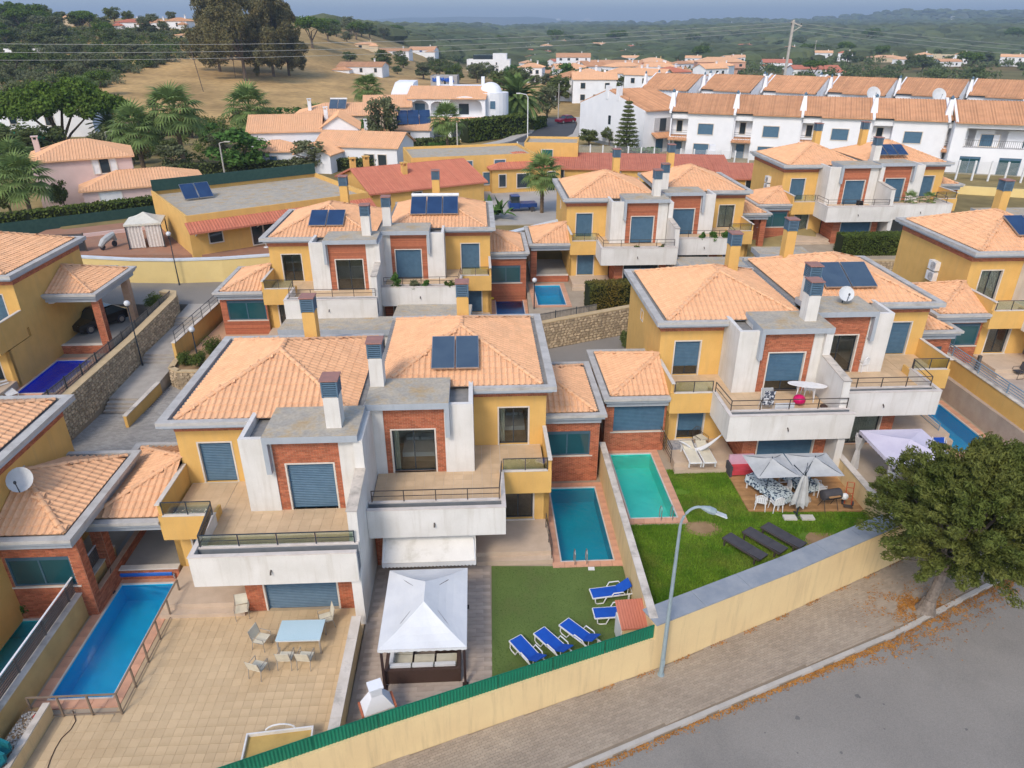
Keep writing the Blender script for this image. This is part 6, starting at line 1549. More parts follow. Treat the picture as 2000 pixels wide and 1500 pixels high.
# --- shrubs and hedges
def foliage(par, cen, rad, n, size, m, seed, name='foliage', **k):
    V, F = leaves(cen, rad, n, size, seed=seed, **k); return np_mesh(name, V, F, m, par)
def shrub(label, x, y, z, r, h, m=LF_HEDGE, n=60, seed=1, size=.07, group=None, cat='shrub', name='shrub', k=14):
    t = thing(name, label, cat, (x, y, z), 0, group); g = np.random.default_rng(seed); c, rr = [], []
    for i in range(k):
        a, f = g.uniform(0, 6.28), g.uniform(0, 1) ** .5; zz = g.uniform(.25, .85); s = math.sin(math.pi * min(1, zz * .9 + .1)); c.append((r * .7 * f * s * math.cos(a), r * .7 * f * s * math.sin(a), h * zz)); rr.append(r * g.uniform(.3, .5))
    foliage(t, c, rr, n, size, m, seed); q = MB(); [q.tube([(0, 0, -.05), p], [.035, .012], 5) for p in c[:5]]; q.build('stem', BARK, t); return t
G_ = 'clipped shrubs in the round planter bed'
for k, (x, y, r, lab) in enumerate(((-21.9, 43.4, .75, 'green shrub at the curved end of the planter bed by the ramp'), (-20.8, 43.1, .8, 'green shrub beside the slim lamp in the planter bed'), (-20.6, 45.0, 1.0, 'larger green shrub behind the slim lamp of the planter bed'))): shrub(lab, x, y, 1.85, r, r * 1.25, LF_HEDGE, 160, 20 + k, .06, G_)
shrub('rounded green shrub at the corner of the rubble wall by the upper road', -27.3, 51.4, 2.8, .95, 1.3, LF_HEDGE, 160, 31, .07)
shrub('bright yellow green bush behind the blue grey railing on the right', 29.3, 45.3, 2.6, 1.0, 2.3, LF_GRN, 150, 33, .10)
shrub('dark flax bush at the corner of the ochre wall on the street behind', 8.4, 48.8, .9, .6, 1.1, LF_OAK, 120, 35, .12)
V, F = leaves([(0, 0, .5), (.12, .05, .42), (-.12, -.03, .42)], [.2, .16, .16], 90, .07, seed=8); np_mesh('foliage', V, F, LF_GRN, PLANTS[0])
def hedge(label, pts, z, h, w, m, n=260, size=.06, dens=1., cap=None):
    t = thing('hedge', label, 'hedge')
    for i in range(len(pts) - 1):
        (x0, y0), (x1, y1) = pts[i], pts[i + 1]; L = math.hypot(x1 - x0, y1 - y0); d = np.array([(x1 - x0) / L, (y1 - y0) / L]); nn = np.array([-d[1], d[0]])
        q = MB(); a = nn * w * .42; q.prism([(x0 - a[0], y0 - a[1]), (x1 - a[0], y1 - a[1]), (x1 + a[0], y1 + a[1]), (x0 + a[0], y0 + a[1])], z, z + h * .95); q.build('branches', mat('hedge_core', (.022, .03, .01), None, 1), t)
        N = int(n * L * (h + w) * dens); g = np.random.default_rng(int(L * 100)); s = g.uniform(0, L, N); pz = np.zeros(N); pn = np.zeros(N)
        side = g.uniform(0, 1, N) < (2 * h) / (2 * h + w); pz = np.where(side, g.uniform(0, h, N), h + g.normal(0, .04, N)); pn = np.where(side, np.sign(g.normal(size=N)) * (w / 2 + g.normal(0, .035, N)), g.uniform(-w / 2, w / 2, N))
        bump = .05 * np.sin(s * 3.1) * np.sin(pz * 4); pn = pn * (1 + bump)
        P = np.stack([x0 + d[0] * s + nn[0] * pn, y0 + d[1] * s + nn[1] * pn, z + pz], 1); no = g.normal(size=(N, 3)); no[:, 2] += np.where(side, .2, .8); no /= np.linalg.norm(no, axis=1)[:, None]; a_ = g.normal(size=(N, 3)); a_ -= (a_ * no).sum(1)[:, None] * no; a_ /= np.linalg.norm(a_, axis=1)[:, None]; b_ = np.cross(no, a_); sz = size * g.uniform(.6, 1.3, N)[:, None]
        V = np.stack([P - a_ * sz, P + b_ * sz * .6, P + a_ * sz, P - b_ * sz * .6], 1).reshape(-1, 3); np_mesh('foliage', V, np.arange(4 * N).reshape(N, 4), m, t)
    return t
hedge('thick square hedge with browning leaves above the rubble wall', [(5.9, 53.2), (9.9, 53.9)], 2.28, 2.0, 1.6, LF_BRN, 300, .085)
hedge('long clipped green hedge above the rubble wall at the back', [(30.0, 64.2), (36.6, 64.6)], 3.4, 1.95, 1.5, LF_HEDGE, 260, .09)
G_ = 'round shrubs in the parapet planters'
def on_parapet(X, Y, Z0, mir, lx, dz=3.85):
    c, s = math.cos(YAW), math.sin(YAW); x, y = mir * lx, -3.28; return X + c * x - s * y, Y + s * x + c * y, Z0 + dz
for k, (lx, lab) in enumerate(((2.9, 'first round shrub in the parapet planter, beside the flat canopy'), (3.8, 'second round shrub in the parapet planter'), (4.9, 'third and largest round shrub in the parapet planter'), (5.7, 'last round shrub at the outer end of the parapet planter'))):
    shrub(lab, *on_parapet(13.3, 63.3, 1.85, 1, lx), .48, .95, LF_GRN, 70, 40 + k, .08, G_)
for k, (lx, r, h, lab) in enumerate(((1.3, .5, 1.5, 'spiky yellow green plant in the parapet planter below the three collectors'), (2.6, .5, .8, 'silvery bush in the middle of the planted parapet'), (3.5, .4, .8, 'leafy bush beside the silvery one in the planted parapet'), (5.1, .45, .8, 'bush at the outer end of the planted parapet'))):
    shrub(lab, *on_parapet(-9.8, 52.3, 1.25, 1, lx), r, h, (LF_GRN, LF_OLV, LF_GRN, LF_HEDGE)[k], 60, 50 + k, .08, 'bushes in the planted parapet')
for k, (lx, lab) in enumerate(((1.0, 'low plant in the parapet beside the brown hedge, near the dividing wall'), (3.0, 'low plant in the middle of the parapet beside the brown hedge'))):
    shrub(lab, *on_parapet(13.1, 60.6, 1.85, -1, lx), .35, .5, LF_HEDGE, 50, 60 + k, .07, 'low parapet plants')
t = thing('deck_chair', 'dark deck chair on the terrace of the rear villa', 'chair', (33.0, 68.0, 6.75), R(150)); MB().add([(-.3, -.4, .35), (.3, -.4, .35), (.3, .5, .95), (-.3, .5, .95), (-.3, -.4, .31), (.3, -.4, .31), (.3, .5, .91), (-.3, .5, .91)], [(0, 1, 2, 3), (4, 7, 6, 5), (0, 4, 5, 1), (3, 2, 6, 7), (0, 3, 7, 4), (1, 5, 6, 2)]).build('sling', DARKF, t)
q = MB(); [q.tube([(s * .3, -.5, 0), (s * .3, .4, .7)], .02, 5) for s in (-1, 1)]; [q.tube([(s * .3, .5, 0), (s * .3, -.4, .4)], .02, 5) for s in (-1, 1)]; q.build('frame', IRON, t)
tag(MB().ell((0, 0, 0), (.5, .35, .06)).tube([(0, 0, -.9), (0, 0, 0)], .03, 6).build('yellow_float', mat('yellow_vinyl', (.70, .48, .02), None, .5), None, (-1.9, 53.5, 3.0)), 'yellow sunshade disc beside the planted villa pool', 'sunshade')
# ------------------------------------------------------------------ houses beyond the estate
def ribs(mb, face, sp=.3, r=.06):
    """barrel rows of a tiled slope as low triangular ridges"""
    P = [Vector(p) for p in face]; u = (P[1] - P[0]).normalized(); nrm = (P[1] - P[0]).cross(P[2] - P[0]).normalized()
    if nrm.z < 0: nrm = -nrm
    v = nrm.cross(u); Q = [((p - P[0]).dot(u), (p - P[0]).dot(v)) for p in P]
    a = min(q[0] for q in Q) + sp / 2; hi = max(q[0] for q in Q)
    while a < hi:
        ys = []
        for (xa, ya), (xb, yb) in zip(Q, Q[1:] + Q[:1]):
            if (xa > a) != (xb > a): ys.append(ya + (yb - ya) * (a - xa) / (xb - xa))
        if len(ys) >= 2:
            y0, y1 = min(ys), max(ys); f = lambda s, t, e: P[0] + u * s + v * t + nrm * e
            mb.add([f(a - r, y0, 0), f(a, y0, r), f(a + r, y0, 0), f(a - r, y1, 0), f(a, y1, r), f(a + r, y1, 0)], [(0, 1, 4, 3), (1, 2, 5, 4), (0, 2, 1)])
        a += sp
def roof_solid(par, faces, m, sp=.3, r=.06, name='roof', th=.14):
    q = MB()
    for f in faces:
        P = [Vector(p) for p in f]; nz = (P[1] - P[0]).cross(P[2] - P[0]).z
        if nz < 0: P = P[::-1]
        k = len(P); q.add(P + [p - Vector((0, 0, th)) for p in P], [tuple(range(k)), tuple(range(k, 2 * k))[::-1]] + [(i, k + i, k + (i + 1) % k, (i + 1) % k) for i in range(k)])
    o = q.build(name, m, par)
    if sp:
        b = MB(); [ribs(b, f, sp, r) for f in faces]; t = b.build('tile_rows', m, o); t['kind'] = 'stuff'
    return o
def house(label, x, y, z, w, d, h, rz=0., roof='gable', rh=1.6, wm=WHTB, rm=TILEO, wins=(), swins=(), chim=(), ov=.35, sp=.32, group=None, cat='house', name='house', ring=0., deep=2.5, axis='x'):
    t = thing(name, label, cat, (x, y, z), rz, group); X, Y = w / 2, d / 2
    q = MB().box(-X, X, -Y, Y, -deep, h)
    if roof == 'gable':
        if axis == 'x': q.extx([(-Y, h), (Y, h), (0, h + rh)], -X, X)
        else: q.exty([(-X, h), (X, h), (0, h + rh)], -Y, Y)
    if roof == 'shed': q.extx([(-Y, h), (Y, h), (Y, h + rh)], -X, X)
    if roof == 'flat':
        p = .18
        q.box(-X, X, -Y, -Y + p, h, h + rh); q.box(-X, X, Y - p, Y, h, h + rh); q.box(-X, -X + p, -Y + p, Y - p, h, h + rh); q.box(X - p, X, -Y + p, Y - p, h, h + rh)
    q.build('wall', wm, t)
    e = ov; k = rh / Y if axis == 'x' else rh / X
    if roof == 'gable' and axis == 'x':
        a = .06; roof_solid(t, [[(-X - e, -Y - e, h - e * k + a), (X + e, -Y - e, h - e * k + a), (X + e, 0, h + rh + a), (-X - e, 0, h + rh + a)], [(X + e, Y + e, h - e * k + a), (-X - e, Y + e, h - e * k + a), (-X - e, 0, h + rh + a), (X + e, 0, h + rh + a)]], rm, sp)
    if roof == 'gable' and axis == 'y':
        a = .06; roof_solid(t, [[(-X - e, Y + e, h - e * k + a), (-X - e, -Y - e, h - e * k + a), (0, -Y - e, h + rh + a), (0, Y + e, h + rh + a)], [(X + e, -Y - e, h - e * k + a), (X + e, Y + e, h - e * k + a), (0, Y + e, h + rh + a), (0, -Y - e, h + rh + a)]], rm, sp)
    if roof == 'hip': roof_solid(t, hip(-X - e, X + e, -Y - e, Y + e, h + .06, rh, 'y' if d > w else 'x')[0], rm, sp)
    if roof == 'shed': roof_solid(t, [[(-X - e, -Y - e, h - e * rh / d + .06), (X + e, -Y - e, h - e * rh / d + .06), (X + e, Y + e, h + rh * (1 + e / d) + .06), (-X - e, Y + e, h + rh * (1 + e / d) + .06)]], rm, sp)
    if roof == 'flat': MB().box(-X + .19, X - .19, -Y + .19, Y - .19, h + .005, h + .02).build('roof', CONC, t)
    def put(a0, a1, z0, z1, side, m):
        f = MB(); g = MB(); b = .09
        def bx(mb, p0, p1, q0, q1, o0, o1):
            if side == 'f': mb.box(p0, p1, -Y - o1, -Y - o0, q0, q1)
            elif side == 'l': mb.box(-X - o1, -X - o0, p0, p1, q0, q1)
            else: mb.box(X + o0, X + o1, p0, p1, q0, q1)
        bx(f, a0 - b, a0, z0 - b, z1 + b, 0, .08); bx(f, a1, a1 + b, z0 - b, z1 + b, 0, .08); bx(f, a0, a1, z1, z1 + b, 0, .08); bx(f, a0, a1, z0 - b, z0, 0, .1)
        fr = f.build('window', SURR, t); bx(g, a0, a1, z0, z1, 0, .025); g.build('pane', m, fr)
    for wv in wins: put(*wv[:4], 'f', wv[4] if len(wv) > 4 else DGLS)
    for wv in swins: put(*wv[:4], wv[4], wv[5] if len(wv) > 5 else DGLS)
    for c in chim:
        ch = MB().box(c[0] - .28, c[0] + .28, c[1] - .28, c[1] + .28, h - .2, h + c[2]).build('chimney', c[3] if len(c) > 3 else wm, t)
        q = MB(); [q.box(c[0] + sx * .22 - .06, c[0] + sx * .22 + .06, c[1] + sy * .22 - .06, c[1] + sy * .22 + .06, h + c[2], h + c[2] + .3) for sx in (-1, 1) for sy in (-1, 1)]; q.box(c[0] - .36, c[0] + .36, c[1] - .36, c[1] + .36, h + c[2] + .3, h + c[2] + .4); q.build('chimney_cap', c[3] if len(c) > 3 else wm, ch)
    return t
# ---- ochre bungalows at the back
ROOFGY = mat('grey_flat_roof', (.36, .34, .31), (.30, .285, .265), .95, 1, .2, 30, stain=(.22, .21, .20), stain_scale=.6, stain_amt=.5)
GZ = 4.5
sheet('yard', [(-46, 61.2), (-33, 60.9), (-22, 61.0), (-14, 63), (-9, 68), (-9, 90), (-46, 90)], GZ - .12, 2.4, mat('terracotta_terrace', (.36, .19, .12), (.31, .165, .11), .9, 1.5, stain=(.28, .22, .17), stain_scale=.4, stain_amt=.6))
bx0, by0 = -27.9, 60.9
def bungalow(label, x, y, z, w, d, h, rz, wins, eave=True, **k):
    t = house(label, x, y, z, w, d, h, rz, 'flat', .45, YEL, TILER, wins, **k)
    if eave:                                                       # narrow red tiled eave along the front
        X, Y = w / 2, d / 2; roof_solid(t, [[(-X - .2, -Y - 1.3, h - .75), (X + .2, -Y - 1.3, h - .75), (X + .2, -Y - .02, h - .1), (-X - .2, -Y - .02, h - .1)]], TILER, .26, .06, 'tiled_eave')
        for i in range(4): MB().tube([(-X + .5 + i * (w - 1) / 3, -Y - .02, h - 1.3), (-X + .5 + i * (w - 1) / 3, -Y - 1.1, h - .82)], .05, 5).build('eave_bracket', WHT, t)
    return t
a = math.atan2(70.5 - 61.0, 0 - (-27.7)) * 0 + R(15)
b1 = bungalow('long ochre bungalow with a red tiled eave and two solar collectors on its flat roof', -24.9, 71.0, GZ, 17, 13.5, 2.9, R(36), [(-6.9, -5.8, .8, 1.8), (-3.2, -2.2, .05, 1.95), (-2.15, -1.1, .8, 1.95), (3.6, 4.6, .8, 1.8)])
solar(b1, 1, -5.2, 1.6, 3.0, 2, 1.3, 2.0, m=SOLAR, tilt=R(35))
MB().box(-8.4, 8.4, 6.3, 6.4, 3.3, 4.4).build('green_screen', mat('dark_green_net', (.02, .055, .05), (.03, .07, .06), .9, 3), b1)
house('ochre house with a big plain red tiled roof and a dish', -11.5, 82.0, GZ, 13, 11, 2.6, R(30), 'gable', 1.6, YEL, TILER, [(-2, -1, 1, 2.2)], chim=[(-5.5, 3, 1.9, YEL), (-3.8, 3.4, 1.9, YEL), (-1.5, -2.2, 1.8, YEL)], sp=.26)
dish('small white dish on the red tiled roof', -16.6, 78.6, 7.6, .45, R(10))
house('ochre house with a row of small high windows and an air unit', -5.5, 91.5, GZ, 15, 9, 4.0, R(14), 'flat', .3, YEL, TILER, [(-5.5, -4.2, 3.0, 3.7, SHUT), (-1.6, -.3, 3.0, 3.7, SHUT), (2.4, 3.7, 3.0, 3.7, SHUT), (1, 2.4, .9, 2.3, SHUT), (-3.5, -2.3, .6, 2.1)])
house('ochre house with a low red roof and a tall shuttered door', 0.8, 91.2, GZ, 8.5, 8, 2.9, R(14), 'hip', 1.2, YEL, TILER, [(-3.4, -2.6, .8, 2.2), (-1.2, .3, .6, 2.2), (2.6, 3.5, .05, 2.3)], sp=.26)
house('small ochre block with a green shutter', 5.4, 99.5, GZ, 7, 6, 4.2, R(-6), 'flat', .3, YEL, TILER, [(-1.2, 0.2, 1.8, 3.6, mat('green_shutter', (.01, .12, .11), None, .5))])
house('long low ochre house with a flat dull red roof behind the palm', 14.0, 94.0, GZ, 26, 7, 2.15, R(-6), 'shed', .75, YEL, TILER, [(-11.6, -9.9, .1, 2.1), (-8.2, -7.2, .1, 2.1), (-3.4, -2.6, .9, 1.8), (-1.4, -.2, .9, 1.8), (4, 5, .9, 1.8)], sp=.26)
house('low dull red roofed annex behind the central villas', 33, 88.0, GZ, 16, 6, 1.9, R(-8), 'shed', .7, YEL, TILER, [(-5, -4, .8, 1.8)], sp=.26)
gazebo('green and white tent with drawn curtains by the ochre bungalow', -33.4, 64.5, GZ - .1, 3.1, 3.1, 2.2, .75, mat('cream_canvas', (.62, .60, .53), (.56, .54, .47), .9, 2), FRM, rz=R(17), val=.15)
t = thing('tent_wall', 'white curtain pair hanging at the front of the green and white tent', 'curtain', (-33.4, 64.5, GZ - .1), R(17))
for s in (-1, 1):
    q = MB(); V = []
    for i in range(11): x = s * lerp(.12, 1.45, i / 10); V += [(x, -1.42 + (.05 if i % 2 else 0), .03), (x, -1.45 + (.05 if i % 2 else 0), 2.1)]
    q.add(V, [(2 * i, 2 * i + 2, 2 * i + 3, 2 * i + 1) for i in range(10)]); q.build('curtain', mat('striped_curtain', (.66, .62, .58), (.56, .52, .49), .9, 5), t)
MB().box(-1.48, -1.44, -1.4, 1.4, .03, 2.1).build('green_side', mat('tent_green', (.06, .12, .09), None, .9), t)
t = thing('metal_gate', 'dark mesh gate beside the green and white tent', 'gate', (-40.5, 61.5, GZ - .1), R(12))
MB().box(-2.6, 2.6, -.03, .03, .1, 1.5).build('mesh', mat('dark_mesh', (.035, .037, .045), None, .8), t); q = MB(); [q.bar((-2.65, 0, z), (2.65, 0, z), .05, .06) for z in (.08, 1.55)]; [q.box(x - .04, x + .04, -.04, .04, 0, 1.65) for x in (-2.65, 0, 2.65)]; q.build('gate_frame', IRON, t)
t = thing('motor_scooter', 'scooter under a grey cover beside the tent', 'scooter', (-36.4, 63.0, GZ - .1), R(70)); MB().tube([(-.9, 0, .35), (-.4, 0, .75), (.2, 0, .95), (.6, 0, 1.1), (.85, 0, .5)], [.18, .3, .32, .3, .15], 8).build('cover', GRYF, t); [MB().tube([(x, -.06, .26), (x, .06, .26)], .26, 12).build('wheel', DARKF, t) for x in (-.65, .65)]
t = thing('motorbike', 'motorbike parked against the ochre bungalow', 'motorbike', (-20.0, 64.2, GZ - .1), R(25)); MB().tube([(-.6, 0, .6), (0, 0, .75), (.4, 0, .85), (.6, 0, .95)], [.1, .2, .16, .06], 8).build('body', mat('lime_paint', (.30, .36, .03), None, .4), t); [MB().tube([(x, -.05, .3), (x, .05, .3)], .3, 14).build('wheel', DARKF, t) for x in (-.65, .65)]; MB().tube([(.5, -.35, 1.0), (.5, .35, 1.0)], .02, 5).build('handlebar', IRON, t)
t = thing('fan_stand', 'white pedestal fan outside the ochre bungalow', 'fan', (-22.3, 63.3, GZ - .1)); MB().tube([(0, 0, 0), (0, 0, 1.1)], .025, 6).build('pole', WPL, t); MB().cone((0, 0, 0), .25, .2, .05).build('base', WPL, t); MB().tube([(0, -.06, 1.2), (0, .06, 1.2)], .22, 14).build('fan_head', DARKF, t)
# pink villa
sheet('garden_ground', [(-72, 66), (-41, 74), (-36, 90), (-80, 90)], 4.42, 1.5, mat('dry_garden', (.28, .22, .13), (.20, .17, .09), .95, .6))
house('pale pink villa with white shutters and an orange tiled roof', -48.6, 83.5, 4.5, 9.6, 8, 5.0, R(28), 'hip', 1.6, PINKW, TILE, [(1.6, 2.5, 3.4, 4.9), (.9, 1.5, 3.4, 4.9, WPL), (2.6, 3.2, 3.4, 4.9, WPL), (-4, -3, .9, 2.2)], swins=[(-2, -1, 3.2, 4.5, 'r')], chim=[(-4.2, 1.0, 1.7)], sp=.3)
house('single storey pink wing with a broad orange tiled roof', -41.8, 82.3, 4.5, 12, 7.5, 2.3, R(28), 'hip', 1.3, PINKW, TILE, [(-4.5, -2.4, .6, 2.0, WPL), (2.2, 3.1, .9, 1.9)], sp=.3)
# white cottages
W_ = [(-2, -1, 1, 2.2), (1.5, 2.5, 1, 2.2)]
house('white gabled cottage with a smooth orange roof, its left half', -33.5, 112, 4.5, 10, 9, 4.6, R(10), 'gable', 1.8, WHTB, TILE, [(1.6, 2.4, 1.6, 2.9, SHUT)], sp=.3)
house('white gabled cottage, the smaller half with a round corner', -26.0, 113.5, 4.5, 5.5, 8, 4.8, R(10), 'gable', 1.7, WHTB, TILE, (), sp=.3, axis='y', chim=[(-2, 2, 2.0)])
house('white cottage with an orange lean-to roof behind the round tree', -21.0, 106.5, 4.5, 12, 7, 3.2, R(-12), 'gable', 1.5, WHTB, TILE, [(-4.8, -4.2, 1, 2.2, SHUT), (1.2, 2.6, .2, 2.1), (3.2, 4.4, .2, 2.1)], sp=.3)
house('white porch block with a small orange roof beside the round tree', -26.5, 102.5, 4.5, 5, 5, 2.6, R(-12), 'gable', 1.3, WHTB, TILE, [(-.5, .3, .9, 2.0)], sp=.3, axis='y')
house('white garage wing with an orange roof at the round tree foot', -33.0, 104.2, 4.5, 6, 5, 2.6, R(8), 'hip', 1.2, WHTB, TILE, [(-.8, .2, .9, 2.0, SHUT)], sp=.3)
house('beige house with a terracotta roof and a solar tank', -29.0, 133.5, 4.9, 17, 10, 4.2, R(8), 'hip', 1.6, mat('beige_render', (.60, .50, .40), (.55, .45, .36), .9, 1), TILE, [(-6, -4.6, .8, 2.4), (2.5, 4.2, .6, 2.6, WPL), (5.4, 6.6, .9, 2.2)], chim=[(-6, -3, 2.2, WHTB)], sp=.32)
house('taller beige block behind the solar tank house', -22.5, 138, 4.9, 8, 9, 5.2, R(8), 'gable', 1.5, MATS['beige_render'], TILE, [(-1, .3, 1, 2.4)], sp=.32)
t = thing('solar_water_heater', 'solar collector with tank on the beige house roof', 'solar heater', (-30.0, 130.5, 9.9)); solar(t, 1, 0, 0, 0, 2, 1.4, 2.1, m=SOLARG, tilt=R(40), tank=True)
t = thing('solar_array', 'slanting field of dark blue panels beside the beige house', 'solar array', (-18.0, 130.5, 6.8), R(8))
for k in range(4):
    for j in range(2): MB().add([(-4 + k * 2, j * 1.8, .7 + j * 1.0), (-2.1 + k * 2, j * 1.8, .7 + j * 1.0), (-2.1 + k * 2, j * 1.8 + 1.7, 1.65 + j), (-4 + k * 2, j * 1.8 + 1.7, 1.65 + j), (-4 + k * 2, j * 1.8, .64 + j * 1.0), (-2.1 + k * 2, j * 1.8, .64 + j * 1.0), (-2.1 + k * 2, j * 1.8 + 1.7, 1.59 + j), (-4 + k * 2, j * 1.8 + 1.7, 1.59 + j)], [(0, 1, 2, 3), (7, 6, 5, 4), (0, 4, 5, 1), (1, 5, 6, 2), (2, 6, 7, 3), (3, 7, 4, 0)]).build('solar_panel', SOLAR, t)
q = MB(); [q.box(x - .08, x + .08, y - .08, y + .08, -2.5, zz) for x in (-3.8, 0, 3.6) for y, zz in ((.2, .7), (3.3, 2.4))]; q.build('stand', STEEL, t)
house('white house with a flat orange roof behind the umbrella pine', -88, 139, 6.2, 24, 9, 3.4, R(6), 'hip', 1.3, WHTB, TILE, [(-8, -6.8, .9, 2.2), (4, 5.5, .6, 2.3), (-2, -.8, .9, 2.2)], sp=.34)
t = thing('parasol', 'big green garden parasol before the white house by the umbrella pine', 'parasol', (-74, 112, 4.9), R(20))
MB().add([(-3.6, -1.8, 2.6), (3.6, -1.8, 2.6), (3.6, 1.8, 2.9), (-3.6, 1.8, 2.9), (0, 0, 3.6)], [(0, 1, 4), (1, 2, 4), (2, 3, 4), (3, 0, 4), (3, 2, 1, 0)]).build('canopy', mat('parasol_green', (.005, .17, .09), None, .8), t); MB().tube([(0, 0, -.5), (0, 0, 3.4)], .06, 6).build('pole', WPL, t)
# white villa with arcades and a domed tower
def arch_panel(par, x0, x1, z0, z1, y, th, arches, m, name='arcade'):
    loops = [[Vector((x0, z0, 0)), Vector((x1, z0, 0)), Vector((x1, z1, 0)), Vector((x0, z1, 0))]]
    for a, b, zb, zs in arches:
        r = (b - a) / 2; loops.append([Vector((a, zb, 0)), Vector((b, zb, 0))] + [Vector(((a + b) / 2 + r * math.cos(t_), zs + r * .55 * math.sin(t_), 0)) for t_ in np.linspace(0, math.pi, 9)])
    tri = mgeo.tessellate_polygon(loops); P = [p for l_ in loops for p in l_]; n = len(P); V = [(p.x, y, p.y) for p in P] + [(p.x, y + th, p.y) for p in P]; F = []
    for a, b, c in tri:
        ar = (P[b] - P[a]).cross(P[c] - P[a]).z; f = (a, b, c) if ar > 0 else (a, c, b); F += [f, tuple(i + n for i in f[::-1])]
    k = 0
    for l_ in loops:
        mth = len(l_); F += [(k + i, k + i + n, k + (i + 1) % mth + n, k + (i + 1) % mth) for i in range(mth)]; k += mth
    MB().add(V, F).build(name, m, par)
wv = thing('arcaded_villa', 'large white villa with arched balconies and a domed round tower', 'villa', (-10.6, 137.5, 4.4), R(-4))
MB().box(-8, 6, 0, 10, -2, 6.9).box(-11.5, -8, 1, 9, -2, 7.4).extx([(1, 7.4), (9, 7.4), (9, 9.2), (5, 9.0)], -11.5, -8).box(-4, 5, 3, 10, 6.9, 8.4).build('wall', WHTB, wv)
arch_panel(wv, -8, 6, 3.4, 6.9, -1.9, .3, [(-7.4, -4.2, 3.9, 5.6), (-3.8, -1.2, 3.9, 5.6), (-.8, 5.4, 3.9, 5.5)], WHTB); arch_panel(wv, -9.5, 6.5, -.5, 3.1, -3.9, .3, [(-9, -5, .4, 1.9), (-4.4, -.6, .4, 1.9), (0, 5.8, .4, 1.8)], WHTB)
MB().box(-8, 6, -1.6, 0, 3.2, 3.4).box(-9.5, 6.5, -3.6, 0, -.5, .1).box(-8.02, -7.7, -1.6, 0, 3.4, 6.9).box(5.7, 6.02, -1.6, 0, 3.4, 6.9).build('balcony_floor', WHTB, wv)
roof_solid(wv, [[(-8.2, -2.2, 6.85), (6.2, -2.2, 6.85), (6.2, 3, 8.6), (-8.2, 3, 8.6)]], TILE, .32); roof_solid(wv, [[(-9.8, -4.2, 3.05), (6.8, -4.2, 3.05), (6.8, -1.92, 3.7), (-9.8, -1.92, 3.7)]], TILE, .32)
for k, (a0, a1, z0, z1, yy) in enumerate(((-2.6, -1.8, 4.0, 5.8, -.02), (-7, -5.2, 4, 5.8, -.02), (1, 2.8, 4, 5.8, -.02), (-6.6, -5, .4, 2.2, -.02), (-3, -1.6, .4, 2.2, -.02), (2, 4, .4, 2.2, -.02))): MB().box(a0, a1, yy - .05, yy, z0, z1).build('window', SHUT if k % 2 else DGLS, wv)
MB().tube([(6.9, 2.4, -2), (6.9, 2.4, 7.6)], 2.9, 24).build('tower', WHTB, wv); MB().ell((6.6, 2.4, 7.6), (2.0, 2.0, 1.7), 20, 8, 0, True).build('dome', WHTB, wv)
for a0, zz in ((-.5, .7), (.35, .7), (.1, 5.0)): MB().box(6.9 + 2.9 * math.sin(a0) - .45, 6.9 + 2.9 * math.sin(a0) + .45, 2.4 - 2.95 * math.cos(a0), 2.4 - 2.9 * math.cos(a0) + .3, zz, zz + 1.3).build('window', SHUT, wv)
for x in (-3.6, -1.2, 4.8): MB().box(x - .3, x + .3, 6, 6.6, 8.4, 10).build('chimney', WHTB, wv)
house('small white porch with an orange roof before the arcaded villa', -18.0, 131.0, 4.4, 8, 4, 2.4, R(-4), 'shed', 1.2, WHTB, TILE, [(-1, .6, .3, 1.9)], sp=.32)
house('white gate house with a blue tiled chimney by the hanging tree', -22.8, 125, 4.5, 4, 3, 1.6, R(-8), 'gable', 1.2, WHTB, TILE, (), sp=.3, chim=[(-1.5, 0, 2.4)])
